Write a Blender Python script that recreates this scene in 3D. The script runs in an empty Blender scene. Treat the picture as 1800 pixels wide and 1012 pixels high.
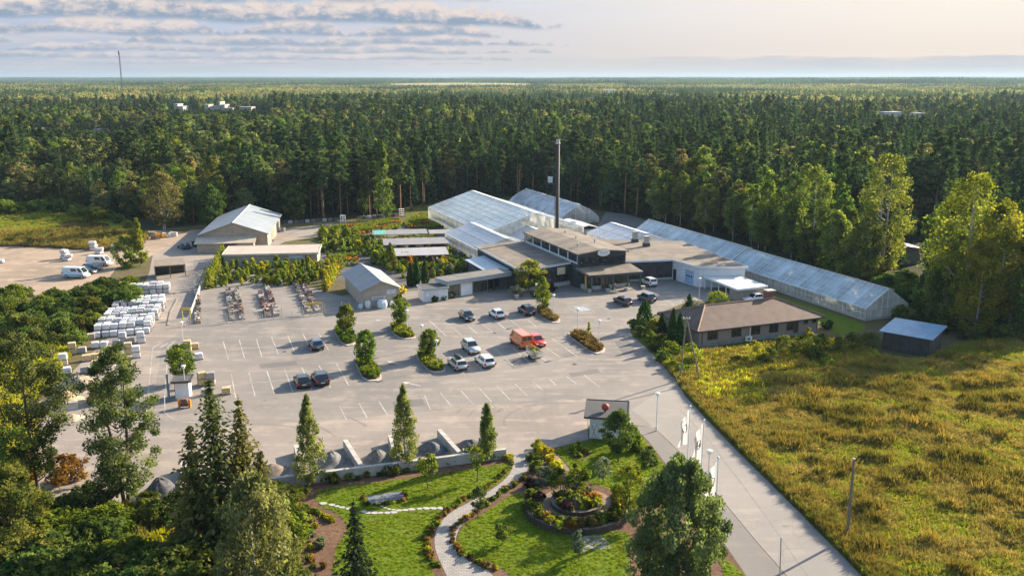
import bpy, math, random
import numpy as np
from mathutils import Vector, Matrix, noise as mnoise
R = math.radians
SC = bpy.context.scene
COL = SC.collection
rnd = random.Random(7)
NR = np.random.default_rng(11)

# ------------------------------------------------------------------ camera, sky, sun, exposure
CAM_H, FPX, PITCH = 40.0, 1600.0, math.atan(371 / 1600.0)
cam_d = bpy.data.cameras.new("camera"); cam = bpy.data.objects.new("camera", cam_d); COL.objects.link(cam)
cam.location = (0, 0, CAM_H); cam.rotation_euler = (R(90) - PITCH, 0, 0)
cam_d.sensor_width = 36.0; cam_d.lens = 32.0; cam_d.clip_start = 0.5; cam_d.clip_end = 60000
SC.camera = cam
SUN_AZ, SUN_EL = R(51.7), R(23.3)          # azimuth from +Y towards +X
EXPO = 1.55
SC.view_settings.view_transform = 'Standard'; SC.view_settings.look = 'None'
SC.view_settings.exposure = EXPO; SC.view_settings.gamma = 1; SC.view_settings.use_curve_mapping = False
SC.cycles.use_denoising = True
SC.cycles.max_bounces = 6; SC.cycles.diffuse_bounces = 3; SC.cycles.glossy_bounces = 3
SC.cycles.transmission_bounces = 4; SC.cycles.transparent_max_bounces = 8; SC.cycles.volume_bounces = 0
SC.cycles.caustics_reflective = False; SC.cycles.caustics_refractive = False

sd = bpy.data.lights.new("sun", 'SUN'); sd.energy = 5.0; sd.angle = R(0.5); sd.color = (1.0, 0.84, 0.64)
sun = bpy.data.objects.new("sun", sd); COL.objects.link(sun)
sdir = Vector((math.sin(SUN_AZ) * math.cos(SUN_EL), math.cos(SUN_AZ) * math.cos(SUN_EL), math.sin(SUN_EL)))
sun.rotation_euler = sdir.to_track_quat('Z', 'Y').to_euler(); sun.location = (60, 40, 80)

class NT:
    """short hand for building node trees"""
    def __init__(s, tree): s.t = tree; s.L = tree.links
    def n(s, kind, **kw):
        nd = s.t.nodes.new(kind)
        for k, v in kw.items():
            if k.startswith('i_'): nd.inputs[k[2:].replace('_', ' ')].default_value = v
            else: setattr(nd, k, v)
        return nd
    def put(s, nd, idx, v):
        if isinstance(v, bpy.types.NodeSocket): s.L.new(v, nd.inputs[idx])
        else: nd.inputs[idx].default_value = v
    def math(s, op, a, b=0.0, clamp=False):
        nd = s.n('ShaderNodeMath', operation=op, use_clamp=clamp); s.put(nd, 0, a); s.put(nd, 1, b); return nd.outputs[0]
    def mix(s, f, a, b, mode='MIX'):
        nd = s.n('ShaderNodeMix', data_type='RGBA', blend_type=mode, clamp_factor=True)
        s.put(nd, 0, f); s.put(nd, 6, a); s.put(nd, 7, b); return nd.outputs[2]
    def step(s, v, lo, hi):
        nd = s.n('ShaderNodeMapRange', interpolation_type='SMOOTHSTEP', clamp=True); s.put(nd, 0, v)
        nd.inputs[1].default_value = lo; nd.inputs[2].default_value = hi; return nd.outputs[0]
    def noise(s, vec, scale, detail=3, rough=.55, dist=0):
        nd = s.n('ShaderNodeTexNoise'); nd.inputs['Scale'].default_value = scale; nd.inputs['Detail'].default_value = detail
        nd.inputs['Roughness'].default_value = rough; nd.inputs['Distortion'].default_value = dist
        if vec is not None: s.L.new(vec, nd.inputs['Vector'])
        return nd.outputs[0]
    def xyz(s, x, y, z):
        nd = s.n('ShaderNodeCombineXYZ'); s.put(nd, 0, x); s.put(nd, 1, y); s.put(nd, 2, z); return nd.outputs[0]

def C4(c): return (c[0], c[1], c[2], 1)
def srgb(r, g, b):
    f = lambda v: (v / 255 / 12.92) if v <= 10 else ((v / 255 + .055) / 1.055) ** 2.4
    return (f(r), f(g), f(b), 1)

w = bpy.data.worlds.new("World"); SC.world = w; w.use_nodes = True
nt = NT(w.node_tree); w.node_tree.nodes.clear()
SKY_S = 0.105
sky = nt.n('ShaderNodeTexSky', sky_type='NISHITA', sun_disc=False, sun_elevation=SUN_EL, sun_rotation=SUN_AZ, air_density=1.2, dust_density=1.5, ozone_density=1.5)
tc = nt.n('ShaderNodeTexCoord'); sp = nt.n('ShaderNodeSeparateXYZ'); nt.L.new(tc.outputs['Generated'], sp.inputs[0])
X, Y, Z = sp.outputs
az = nt.math('ARCTAN2', X, Y); el = Z
side = nt.step(az, -.50, .52)
k = 2 ** -EXPO / SKY_S
def kc(c): return (c[0] * k, c[1] * k, c[2] * k, 1)
clear_lo = nt.mix(side, kc(srgb(188, 194, 206)), kc(srgb(240, 224, 210)))
clear_hi = nt.mix(side, kc(srgb(184, 202, 230)), kc(srgb(255, 244, 232)))
clear = nt.mix(nt.step(el, .0, .075), clear_lo, clear_hi)
# rows of flat based heaped clouds, farther rows lower and smaller
cov_m = nt.step(az, .17, -.10)
wisp = nt.noise(nt.xyz(nt.math('MULTIPLY', az, 9.0), nt.math('MULTIPLY', el, 90.0), 2.2), 1.0, 7, .6, .2)
sk = nt.mix(nt.math('MULTIPLY', nt.step(wisp, .42, .62), nt.math('MULTIPLY', cov_m, .55)), clear, kc(srgb(222, 214, 216)))
puff = nt.noise(nt.xyz(nt.math('MULTIPLY', az, 62.0), nt.math('MULTIPLY', el, 120.0), 7.7), 1.0, 7, .62, .3)
for ci, (eb, hh_, kf, th_) in enumerate([(.0125, .0050, 22, .42), (.0175, .0070, 17, .36), (.0240, .0105, 13, .36), (.0315, .0150, 10, .34), (.0400, .0190, 7.5, .36), (.0540, .0270, 5.2, .30), (.0740, .0340, 4.6, .32)]):
    base_w = nt.math('ADD', eb, nt.math('MULTIPLY', nt.math('SUBTRACT', nt.noise(nt.xyz(nt.math('MULTIPLY', az, kf * 1.3), 3.1, ci * 4.7), 1.0, 3, .5), .5), hh_ * .8))
    prof_n = nt.noise(nt.xyz(nt.math('MULTIPLY', az, kf), 0.0, ci * 9.3 + 1.5), 1.0, 6, .55)
    lift = nt.math('MULTIPLY', nt.math('SUBTRACT', prof_n, nt.math('ADD', th_, nt.math('MULTIPLY', nt.math('SUBTRACT', 1.0, cov_m), .35))), 5.5)
    topz = nt.math('MULTIPLY', nt.math('ADD', nt.math('MINIMUM', lift, 1.0), nt.math('MULTIPLY', nt.math('SUBTRACT', puff, .5), 1.1)), hh_)
    rel = nt.math('SUBTRACT', el, base_w)
    msk = nt.math('MULTIPLY', nt.step(nt.math('SUBTRACT', topz, rel), 0.0, hh_ * .22), nt.step(rel, -hh_ * .10, hh_ * .14))
    lit = nt.math('ADD', nt.math('DIVIDE', rel, hh_ * 1.0), nt.math('MULTIPLY', nt.math('SUBTRACT', puff, .52), 2.0))
    far_ = min(1.0, .40 + ci * .12)
    cc = nt.mix(nt.step(lit, -.05, .75), kc(srgb(150, 168, 190)), kc(srgb(236, 222, 215)))
    sk = nt.mix(nt.math('MULTIPLY', msk, far_), sk, cc)
# long low bank of cloud above the horizon on the sunny side
wob = nt.noise(nt.xyz(nt.math('MULTIPLY', az, 14.0), nt.math('MULTIPLY', el, 160.0), 9.1), 1.0, 6, .6)
ez = nt.math('ADD', el, nt.math('MULTIPLY', nt.math('SUBTRACT', wob, .5), -.010))
bank = nt.math('MULTIPLY', nt.math('MULTIPLY', nt.step(ez, .0215, .017), nt.step(ez, -.006, .001)), nt.step(az, -.1, .36))
bank = nt.math('MULTIPLY', bank, nt.math('ADD', .30, nt.math('MULTIPLY', wob, .75)), True)
sk = nt.mix(bank, sk, kc(srgb(190, 196, 206)))
rim = nt.math('MULTIPLY', nt.math('MULTIPLY', nt.step(ez, .0185, .0205), nt.step(ez, .0265, .0215)), nt.math('MULTIPLY', nt.step(az, .05, .4), .5))
sk = nt.mix(rim, sk, kc(srgb(250, 232, 216)))
blend = nt.step(el, .09, .24)
fin = nt.mix(blend, sk, sky.outputs[0])
bg = nt.n('ShaderNodeBackground'); bg.inputs[1].default_value = SKY_S; nt.L.new(fin, bg.inputs[0])
wo = nt.n('ShaderNodeOutputWorld'); nt.L.new(bg.outputs[0], wo.inputs[0])

# ------------------------------------------------------------------ site coordinates
def G(px, py, z=0.0):
    """the point at height z that lies under photo pixel (px,py): how the site plan was measured"""
    u = (px - 900) / FPX; v = (py - 506) / FPX
    c, s = math.cos(PITCH), math.sin(PITCH)
    t = (z - CAM_H) / (-s - v * c)
    return (u * t, (c - v * s) * t)
TH = R(21.5); CT, ST = math.cos(TH), math.sin(TH)
def S(a, b):
    """site grid (a along the shop front, b away from it) to world"""
    return (a * CT - b * ST, 170 + a * ST + b * CT)
def Sx(a, b, z=0): x, y = S(a, b); return (x, y, z)
def SL(x, y): y -= 170; return (x * CT + y * ST, -x * ST + y * CT)
def GL(px, py, z=0): return SL(*G(px, py, z))

# ------------------------------------------------------------------ objects
def tag(o, label=None, cat=None, group=None, kind=None):
    if label: o['label'] = label
    if cat: o['category'] = cat
    if group: o['group'] = group
    if kind: o['kind'] = kind
    return o
def thing(name, label, cat, loc=(0, 0, 0), rz=0.0, group=None, scale=None):
    o = bpy.data.objects.new(name, None); COL.objects.link(o)
    o.location = (loc[0], loc[1], loc[2] if len(loc) > 2 else 0); o.rotation_euler = (0, 0, rz)
    if scale is not None: o.scale = scale if hasattr(scale, '__len__') else (scale,) * 3
    o.empty_display_size = .1
    return tag(o, label, cat, group)
def link(name, me, parent=None, loc=None):
    o = bpy.data.objects.new(name, me); COL.objects.link(o)
    if parent is not None: o.parent = parent
    if loc: o.location = loc
    return o
def dup(root, loc, rz=0, label=None, group=None, scale=None):
    r = root.copy(); COL.objects.link(r); r.location = loc; r.rotation_euler = (0, 0, rz)
    if scale is not None: r.scale = scale if hasattr(scale, '__len__') else (scale,) * 3
    if label: r['label'] = label
    if group: r['group'] = group
    for ch in list(root.children):
        c = ch.copy(); COL.objects.link(c); c.parent = r
        for g in ch.children:
            d = g.copy(); COL.objects.link(d); d.parent = c
    return r

class MB:
    def __init__(s): s.v = []; s.f = []; s.m = []
    def face(s, pts, m=0):
        i = len(s.v); s.v += [tuple(p) for p in pts]; s.f.append(tuple(range(i, i + len(pts)))); s.m.append(m); return s
    def quadmesh(s, vs, fs, m=0):
        i = len(s.v); s.v += [tuple(p) for p in vs]; s.f += [tuple(i + k for k in f) for f in fs]; s.m += [m] * len(fs); return s
    def box(s, x0, y0, z0, x1, y1, z1, m=0):
        v = [(x0, y0, z0), (x1, y0, z0), (x1, y1, z0), (x0, y1, z0), (x0, y0, z1), (x1, y0, z1), (x1, y1, z1), (x0, y1, z1)]
        return s.quadmesh(v, [(3, 2, 1, 0), (4, 5, 6, 7), (0, 1, 5, 4), (1, 2, 6, 5), (2, 3, 7, 6), (3, 0, 4, 7)], m)
    def obox(s, c, d, L, W, z0, z1, m=0):
        """box centred on c, long side along direction d"""
        d = Vector((d[0], d[1])).normalized(); n = Vector((-d.y, d.x)); c = Vector((c[0], c[1]))
        P = [c + d * sx * L / 2 + n * sy * W / 2 for sx, sy in ((-1, -1), (1, -1), (1, 1), (-1, 1))]
        return s.prism([tuple(p) for p in P], z0, z1, m)
    def prism(s, pts, z0, z1, m=0, top=True, bot=True):
        n = len(pts); z0s = z0 if hasattr(z0, '__len__') else [z0] * n; z1s = z1 if hasattr(z1, '__len__') else [z1] * n
        A = sum(pts[i][0] * pts[(i + 1) % n][1] - pts[(i + 1) % n][0] * pts[i][1] for i in range(n))
        if A < 0: pts = pts[::-1]; z0s = list(z0s)[::-1]; z1s = list(z1s)[::-1]
        v = [(p[0], p[1], z) for p, z in zip(pts, z0s)] + [(p[0], p[1], z) for p, z in zip(pts, z1s)]
        f = [(i, (i + 1) % n, n + (i + 1) % n, n + i) for i in range(n)]
        if top: f.append(tuple(range(n, 2 * n)))
        if bot: f.append(tuple(range(n - 1, -1, -1)))
        return s.quadmesh(v, f, m)
    def tube(s, pts, rad, n=6, m=0, caps=True):
        pts = [Vector(p) for p in pts]; rad = rad if hasattr(rad, '__len__') else [rad] * len(pts)
        vs = []; fs = []
        for i, p in enumerate(pts):
            d = (pts[min(i + 1, len(pts) - 1)] - pts[max(i - 1, 0)]).normalized()
            a = d.orthogonal().normalized() if abs(d.z) < .95 else (Vector((1, 0, 0)) - d * d.x).normalized()
            b = d.cross(a)
            for k in range(n):
                t = 2 * math.pi * k / n; vs.append(p + (a * math.cos(t) + b * math.sin(t)) * rad[i])
        for i in range(len(pts) - 1):
            for k in range(n):
                fs.append((i * n + k, i * n + (k + 1) % n, (i + 1) * n + (k + 1) % n, (i + 1) * n + k))
        if caps: fs.append(tuple(range(n - 1, -1, -1))); fs.append(tuple((len(pts) - 1) * n + k for k in range(n)))
        return s.quadmesh(vs, fs, m)
    def bar(s, p, q, wd, m=0): return s.tube([p, q], wd / 2 * 1.3, 4, m)
    def lathe(s, prof, c=(0, 0, 0), n=12, m=0):
        vs = []; fs = []
        for r, z in prof:
            for k in range(n):
                t = 2 * math.pi * k / n; vs.append((c[0] + r * math.cos(t), c[1] + r * math.sin(t), c[2] + z))
        for i in range(len(prof) - 1):
            for k in range(n): fs.append((i * n + k, i * n + (k + 1) % n, (i + 1) * n + (k + 1) % n, (i + 1) * n + k))
        fs.append(tuple(range(n - 1, -1, -1))); fs.append(tuple((len(prof) - 1) * n + k for k in range(n)))
        return s.quadmesh(vs, fs, m)
    def ball(s, c, r, n=12, m=0, squash=1.0):
        return s.lathe([(r * math.sin(math.pi * i / 8) + 1e-4, -r * squash * math.cos(math.pi * i / 8)) for i in range(9)], c, n, m)
    def build(s, name, mats, parent=None, smooth=False, loc=None):
        me = bpy.data.meshes.new(name); me.from_pydata(s.v, [], s.f)
        if not isinstance(mats, (list, tuple)): mats = [mats]
        for mt in mats: me.materials.append(mt)
        if len(mats) > 1: me.polygons.foreach_set('material_index', s.m)
        if smooth: me.polygons.foreach_set('use_smooth', [True] * len(me.polygons))
        me.update(); return link(name, me, parent, loc)

# ------------------------------------------------------------------ materials
def newmat(name):
    m = bpy.data.materials.new(name); m.use_nodes = True; m.node_tree.nodes.clear(); return m, NT(m.node_tree)
def objvec(t):
    g = t.n('ShaderNodeNewGeometry'); return g.outputs['Position']
_mc = {}
def M(name, col, rough=.8, var=.18, scale=1.5, metal=0.0, bump=0.0, bscale=20, col2=None, spec=.4, coat=0.0, stripe=None, rand=0.0, worldpos=False):
    if name in _mc: return _mc[name]
    m, t = newmat(name)
    tcn = t.n('ShaderNodeTexCoord'); vec = objvec(t) if worldpos else tcn.outputs['Object']
    f = t.noise(vec, scale, 5, .6)
    f = t.step(f, .3, .7)
    lo = tuple(c * (1 - var) for c in col); hi = tuple(min(1, c * (1 + var)) for c in (col2 or col))
    c = t.mix(f, C4(lo), C4(hi))
    if stripe:   # (axis, spacing, dark factor, width fraction)
        sx = t.n('ShaderNodeSeparateXYZ'); t.L.new(tcn.outputs['Object'], sx.inputs[0])
        fr = t.math('FRACT', t.math('DIVIDE', sx.outputs[stripe[0]], stripe[1]))
        c = t.mix(t.math('LESS_THAN', fr, stripe[3]), c, t.mix(1.0, c, (stripe[2],) * 3 + (1,), 'MULTIPLY'))
    if rand:
        oi = t.n('ShaderNodeObjectInfo')
        vv = t.math('ADD', 1 - rand, t.math('MULTIPLY', oi.outputs['Random'], 2 * rand))
        c = t.mix(1.0, c, t.xyz(vv, vv, vv), 'MULTIPLY')
    p = t.n('ShaderNodeBsdfPrincipled'); t.L.new(c, p.inputs['Base Color'])
    p.inputs['Roughness'].default_value = rough; p.inputs['Metallic'].default_value = metal
    p.inputs['Specular IOR Level'].default_value = spec; p.inputs['Coat Weight'].default_value = coat
    if bump:
        b = t.n('ShaderNodeBump'); b.inputs['Strength'].default_value = bump; b.inputs['Distance'].default_value = .05
        t.L.new(t.noise(vec, bscale, 4), b.inputs['Height']); t.L.new(b.outputs[0], p.inputs['Normal'])
    o = t.n('ShaderNodeOutputMaterial'); t.L.new(p.outputs[0], o.inputs[0]); _mc[name] = m; return m
def leafmat(name, c1, c2, trans=.35, ctrans=None, rvar=.3, posvar=None):
    """leaf colour: two tones mixed by each leaf clump's own tint; the object's random value shifts it"""
    m, t = newmat(name); c1 = [min(.4, v * k_) for v, k_ in zip(c1, (1.25, 1.26, 1.6))]; c2 = [min(.5, v * k_) for v, k_ in zip(c2, (1.68, 1.55, 1.9))]; trans = min(.5, trans + .1)
    at = t.n('ShaderNodeAttribute', attribute_name='tint'); oi = t.n('ShaderNodeObjectInfo')
    c = t.mix(at.outputs['Fac'], C4(c1), C4(c2))
    if posvar:
        nz = t.noise(oi.outputs['Location'], posvar[0], 3, .6)
        c = t.mix(t.step(nz, posvar[2], posvar[3]), c, C4(posvar[1]))
    r = oi.outputs['Random']
    vv = t.math('ADD', 1 - rvar, t.math('MULTIPLY', r, 2 * rvar))
    r2 = t.math('FRACT', t.math('MULTIPLY', r, 7.31))
    warm = t.math('ADD', .82, t.math('MULTIPLY', r2, .36))
    c = t.mix(1.0, c, t.xyz(t.math('MULTIPLY', vv, warm), vv, t.math('MULTIPLY', vv, .9)), 'MULTIPLY')
    d = t.n('ShaderNodeBsdfDiffuse'); t.L.new(c, d.inputs[0])
    tr = t.n('ShaderNodeBsdfTranslucent')
    t.L.new(t.mix(1.0, c, C4(ctrans or (1.2, 1.28, .6)), 'MULTIPLY'), tr.inputs[0])
    mx = t.n('ShaderNodeMixShader'); mx.inputs[0].default_value = trans; t.L.new(d.outputs[0], mx.inputs[1]); t.L.new(tr.outputs[0], mx.inputs[2])
    o = t.n('ShaderNodeOutputMaterial'); t.L.new(mx.outputs[0], o.inputs[0]); return m
def glassmat(name, col, alpha=.4, rough=.12, trans=.3, var=.1, scale=.3, bars=None):
    """greenhouse panes: part mirror, part milky, part see-through"""
    m, t = newmat(name); tcn = t.n('ShaderNodeTexCoord')
    f = t.noise(tcn.outputs['Object'], scale, 4, .6)
    c = t.mix(t.step(f, .3, .7), C4([x * (1 - var) for x in col]), C4([min(1, x * (1 + var)) for x in col]))
    if bars:   # each pane of glass its own slight tone
        v = t.n('ShaderNodeTexVoronoi', distance='CHEBYCHEV'); v.inputs['Randomness'].default_value = 0
        mp = t.n('ShaderNodeMapping'); mp.inputs['Scale'].default_value = bars; t.L.new(tcn.outputs['Object'], mp.inputs[0]); t.L.new(mp.outputs[0], v.inputs['Vector'])
        v.inputs['Scale'].default_value = 1
        hs = t.n('ShaderNodeSeparateColor'); t.L.new(v.outputs['Color'], hs.inputs[0])
        kk = t.math('ADD', .80, t.math('MULTIPLY', hs.outputs[0], .36)); c = t.mix(1.0, c, t.xyz(kk, kk, kk), 'MULTIPLY')
    p = t.n('ShaderNodeBsdfPrincipled'); t.L.new(c, p.inputs['Base Color']); p.inputs['Roughness'].default_value = rough; p.inputs['Specular IOR Level'].default_value = .6
    tr = t.n('ShaderNodeBsdfTranslucent'); t.L.new(c, tr.inputs[0])
    tp = t.n('ShaderNodeBsdfTransparent'); tp.inputs[0].default_value = (.95, .97, .96, 1)
    a = t.n('ShaderNodeMixShader'); a.inputs[0].default_value = trans; t.L.new(p.outputs[0], a.inputs[1]); t.L.new(tr.outputs[0], a.inputs[2])
    b = t.n('ShaderNodeMixShader'); b.inputs[0].default_value = alpha; t.L.new(a.outputs[0], b.inputs[1]); t.L.new(tp.outputs[0], b.inputs[2])
    o = t.n('ShaderNodeOutputMaterial'); t.L.new(b.outputs[0], o.inputs[0]); return m

# ------------------------------------------------------------------ foliage meshes
def unit(a): return a / (np.linalg.norm(a, axis=1, keepdims=True) + 1e-9)
def leaf_mesh(name, P, size, tint, mat, along=None, aspect=1.5, up=.35, extra=None):
    """one mesh of small leaf quads at points P; size, tint per leaf; 'along' gives a growing direction"""
    P = np.asarray(P, float); n = len(P); size = np.broadcast_to(np.asarray(size, float), (n,))
    nrm = NR.normal(size=(n, 3)); nrm[:, 2] += up; nrm = unit(nrm)
    t = NR.normal(size=(n, 3)) if along is None else np.asarray(along) + NR.normal(size=(n, 3)) * .25
    t = unit(t - (t * nrm).sum(1, keepdims=True) * nrm); b = np.cross(nrm, t)
    l = (size * aspect / 2)[:, None]; wv = (size / 2)[:, None]
    V = np.empty((n, 4, 3)); V[:, 0] = P - t * l; V[:, 1] = P + b * wv - nrm * wv * .3; V[:, 2] = P + t * l; V[:, 3] = P - b * wv - nrm * wv * .3
    V = V.reshape(-1, 3); F = np.arange(4 * n); tint = np.clip(tint, 0, 1); smooth = False
    mi = None; mats = [mat]
    ev = 0; faces = None
    me = bpy.data.meshes.new(name)
    if extra is not None:          # a trunk joined in (far trees only)
        ev = len(extra.v); V = np.vstack([V, np.array(extra.v)])
    me.vertices.add(len(V)); me.vertices.foreach_set('co', V.ravel())
    ls = np.arange(n) * 4; loops = F; nf = n
    tt = tint
    if extra is not None:
        q = np.array([f for f in extra.f if len(f) == 4]) + 4 * n
        loops = np.concatenate([F, q.ravel()]); ls = np.arange(n + len(q)) * 4; nf = n + len(q); tt = np.concatenate([tint, np.zeros(len(q))])
    me.loops.add(len(loops)); me.loops.foreach_set('vertex_index', loops.astype(np.int32))
    me.polygons.add(nf); me.polygons.foreach_set('loop_start', ls.astype(np.int32))
    at = me.attributes.new('tint', 'FLOAT', 'FACE'); at.data.foreach_set('value', tt.astype(np.float32))
    me.materials.append(mat)
    if extra is not None:
        me.materials.append(BARK_FAR); mi = np.zeros(nf, np.int32); mi[n:] = 1; me.polygons.foreach_set('material_index', mi)
    me.update(calc_edges=True); me.validate(); return me
def clump_points(centers, radii, per, tints, flat=.7, hang=0.0):
    P = []; T = []
    for c, r, tt in zip(centers, radii, tints):
        k = max(4, int(per * NR.uniform(.7, 1.3)))
        d = unit(NR.normal(size=(k, 3))) * (NR.uniform(.15, 1, size=(k, 1)) ** .5) * r
        d[:, 2] *= flat
        if hang: d[:, 2] -= NR.uniform(0, hang, k)
        P.append(np.asarray(c) + d); T.append(np.clip(tt + NR.normal(0, .13, k), 0, 1))
    return np.vstack(P), np.concatenate(T)
def crown_broad(h, r, base, nc, per, cr, prof='oval', flat=.75, hang=0.0, inner=.25, lean=0.0):
    C = []; rad = []; tt = []
    for i in range(nc):
        u = (i + NR.uniform()) / nc
        if prof == 'oval': q = math.sin(math.pi * min(1, max(.04, u * .92 + .06))) ** .6
        elif prof == 'cone': q = (1 - u) ** .75 * min(1, .45 + u * 4)
        elif prof == 'round': q = math.sqrt(max(.05, 1 - (2 * u - .9) ** 2))
        elif prof == 'pine': q = (1 - u) ** .5 * (.55 + .45 * min(1, u * 3))
        elif prof == 'column': q = min(1, .5 + 3 * u) * (1 - u ** 3) ** .8
        else: q = 1
        a = NR.uniform(0, 2 * math.pi); s = math.sqrt(NR.uniform(inner, 1)) * r * q * NR.uniform(.75, 1.15)
        z = base + (h - base) * (u * .96 + .02)
        C.append((s * math.cos(a) + lean * u, s * math.sin(a), z)); rad.append(cr * NR.uniform(.65, 1.3) * (.45 + .55 * min(1, q * 1.3))); tt.append(NR.uniform(0, 1))
    P, T = clump_points(C, rad, per, tt, flat, hang); return P, T, C
def crown_spruce(h, r, base, levels, nb, npt, leaf, droop=.35, thin=0.0):
    P = []; T = []; D = []; Sz = []
    for L in range(levels):
        u = (L + NR.uniform(0, .6)) / levels; z0 = base + (h - base) * u
        rr = r * ((1 - u) ** .85) * NR.uniform(.78, 1.12) + .12
        if thin and NR.uniform() < thin: rr *= .55
        k = max(4, int(nb * (.55 + .45 * (1 - u)))); a0 = NR.uniform(0, 6.28)
        for j in range(k):
            a = a0 + 6.283 * j / k + NR.normal(0, .16); rb = rr * NR.uniform(.6, 1.12)
            q = max(2, int(npt * (.35 + .65 * rb / r))); tb = NR.uniform(0, 1)
            s = (np.arange(q) + NR.uniform(.3, 1, q)) / q
            dz = -droop * rb * s + .28 * rb * s ** 2.2
            off = NR.normal(0, .12 + .12 * leaf, (q, 3)) * (.5 + s[:, None]) * min(1, rb)
            pts = np.stack([np.cos(a) * rb * s, np.sin(a) * rb * s, z0 + dz], 1) + off
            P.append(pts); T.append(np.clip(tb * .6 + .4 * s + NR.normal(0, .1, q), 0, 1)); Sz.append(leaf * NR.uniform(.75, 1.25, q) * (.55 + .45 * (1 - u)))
            D.append(np.tile([math.cos(a), math.sin(a), -.45], (q, 1)))
    k = 6; P.append(np.stack([NR.normal(0, .05, k), NR.normal(0, .05, k), np.linspace(h - .9, h + .25, k)], 1)); T.append(np.full(k, .5)); D.append(np.tile([0, 0, 1.], (k, 1))); Sz.append(np.linspace(leaf * .7, leaf * .3, k))
    return np.vstack(P), np.concatenate(T), np.concatenate(Sz), np.vstack(D)
def trunk_mb(h, r0, r1=.04, bend=.3, limbs=(), n=7, stems=1, spread=.6):
    mb = MB()
    for sidx in range(stems):
        a = 6.283 * sidx / stems + .7; ox = (math.cos(a), math.sin(a)) if stems > 1 else (0, 0)
        pts = []; rad = []
        for i in range(8):
            u = i / 7; pts.append((ox[0] * spread * (.25 + u * 1.6) + bend * math.sin(u * 3 + sidx) * .5, ox[1] * spread * (.25 + u * 1.6) + bend * math.cos(u * 2.3 + sidx) * .3 - bend * .3, h * u - (.15 if i == 0 else 0))); rad.append(r0 * (1 - u) ** .8 + r1)
        mb.tube(pts, rad, n)
    for c in limbs:
        z = max(h * .15, c[2] - math.hypot(c[0], c[1]) * .75 - .3); z = min(z, h * .93)
        u = z / h; rr = max(.02, (r0 * (1 - u) + r1) * .45)
        mid = (c[0] * .5, c[1] * .5, z + (c[2] - z) * .38)
        mb.tube([(0, 0, z), mid, c], [rr, rr * .7, .012 + rr * .2], 5)
    return mb
def tree(name, label, cat, loc, trunk, crown_me, trunk_mat, rz=0, group=None, scale=None, extra=()):
    t = thing(name, label, cat, loc, rz, group, scale)
    if trunk is not None: trunk.build('trunk', trunk_mat, t, smooth=True)
    link('crown', crown_me, t)
    return t
def gn_scatter(name, pts, rz, sc, idx, meshes, label, cat):
    """one object that sets many small copies on its points (only for what nobody could count)"""
    me = bpy.data.meshes.new(name); me.vertices.add(len(pts)); me.vertices.foreach_set('co', np.asarray(pts, np.float32).ravel())
    for nm, tp, dat in (('rz', 'FLOAT', rz), ('ix', 'INT', idx)):
        at = me.attributes.new(nm, tp, 'POINT'); at.data.foreach_set('value', np.asarray(dat, np.int32 if tp == 'INT' else np.float32))
    at = me.attributes.new('sc', 'FLOAT_VECTOR', 'POINT'); at.data.foreach_set('vector', np.asarray(sc, np.float32).ravel())
    o = link(name, me)
    src = bpy.data.collections.new(name + " sources")
    for i, m_ in enumerate(meshes):
        so = bpy.data.objects.new("source_%02d_%s" % (i, name), m_); src.objects.link(so)
    ng = bpy.data.node_groups.new(name, 'GeometryNodeTree')
    ng.interface.new_socket('Geometry', in_out='INPUT', socket_type='NodeSocketGeometry'); ng.interface.new_socket('Geometry', in_out='OUTPUT', socket_type='NodeSocketGeometry')
    q = NT(ng); gi = q.n('NodeGroupInput'); go = q.n('NodeGroupOutput')
    ci = q.n('GeometryNodeCollectionInfo'); ci.inputs[0].default_value = src; ci.inputs[1].default_value = True; ci.inputs[2].default_value = True
    ip = q.n('GeometryNodeInstanceOnPoints')
    def attr(nm, dt):
        a = q.n('GeometryNodeInputNamedAttribute', data_type=dt); a.inputs[0].default_value = nm; return a.outputs[0]
    cx = q.n('ShaderNodeCombineXYZ'); q.L.new(attr('rz', 'FLOAT'), cx.inputs[2])
    q.L.new(gi.outputs[0], ip.inputs['Points']); q.L.new(ci.outputs[0], ip.inputs['Instance'])
    ip.inputs['Pick Instance'].default_value = True
    q.L.new(attr('ix', 'INT'), ip.inputs['Instance Index']); q.L.new(cx.outputs[0], ip.inputs['Rotation']); q.L.new(attr('sc', 'FLOAT_VECTOR'), ip.inputs['Scale'])
    q.L.new(ip.outputs[0], go.inputs[0])
    md = o.modifiers.new('scatter', 'NODES'); md.node_group = ng
    return tag(o, label, cat, None, 'stuff')
def inside(poly, x, y):
    x = np.asarray(x); y = np.asarray(y); c = np.zeros(x.shape, bool); n = len(poly); j = n - 1
    for i in range(n):
        xi, yi = poly[i]; xj, yj = poly[j]
        c ^= ((yi > y) != (yj > y)) & (x < (xj - xi) * (y - yi) / (yj - yi + 1e-12) + xi); j = i
    return c
def sample_poly(poly, n):
    xs = [p[0] for p in poly]; ys = [p[1] for p in poly]; out = []
    while len(out) < n:
        x = NR.uniform(min(xs), max(xs), n * 2); y = NR.uniform(min(ys), max(ys), n * 2); k = inside(poly, x, y); out += list(zip(x[k], y[k]))
    return np.array(out[:n])
def px_poly(pts, z=0): return [G(x, y, z) for x, y in pts]
def sheet(name, pts, z, mat, label=None, cat=None, kind='structure', uvgrid=None):
    mb = MB(); P = [(x, y, z) for x, y in pts]
    A = sum(P[i][0] * P[(i + 1) % len(P)][1] - P[(i + 1) % len(P)][0] * P[i][1] for i in range(len(P)))
    mb.face(P if A > 0 else P[::-1]); o = mb.build(name, mat); return tag(o, label, cat, None, kind)
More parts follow.
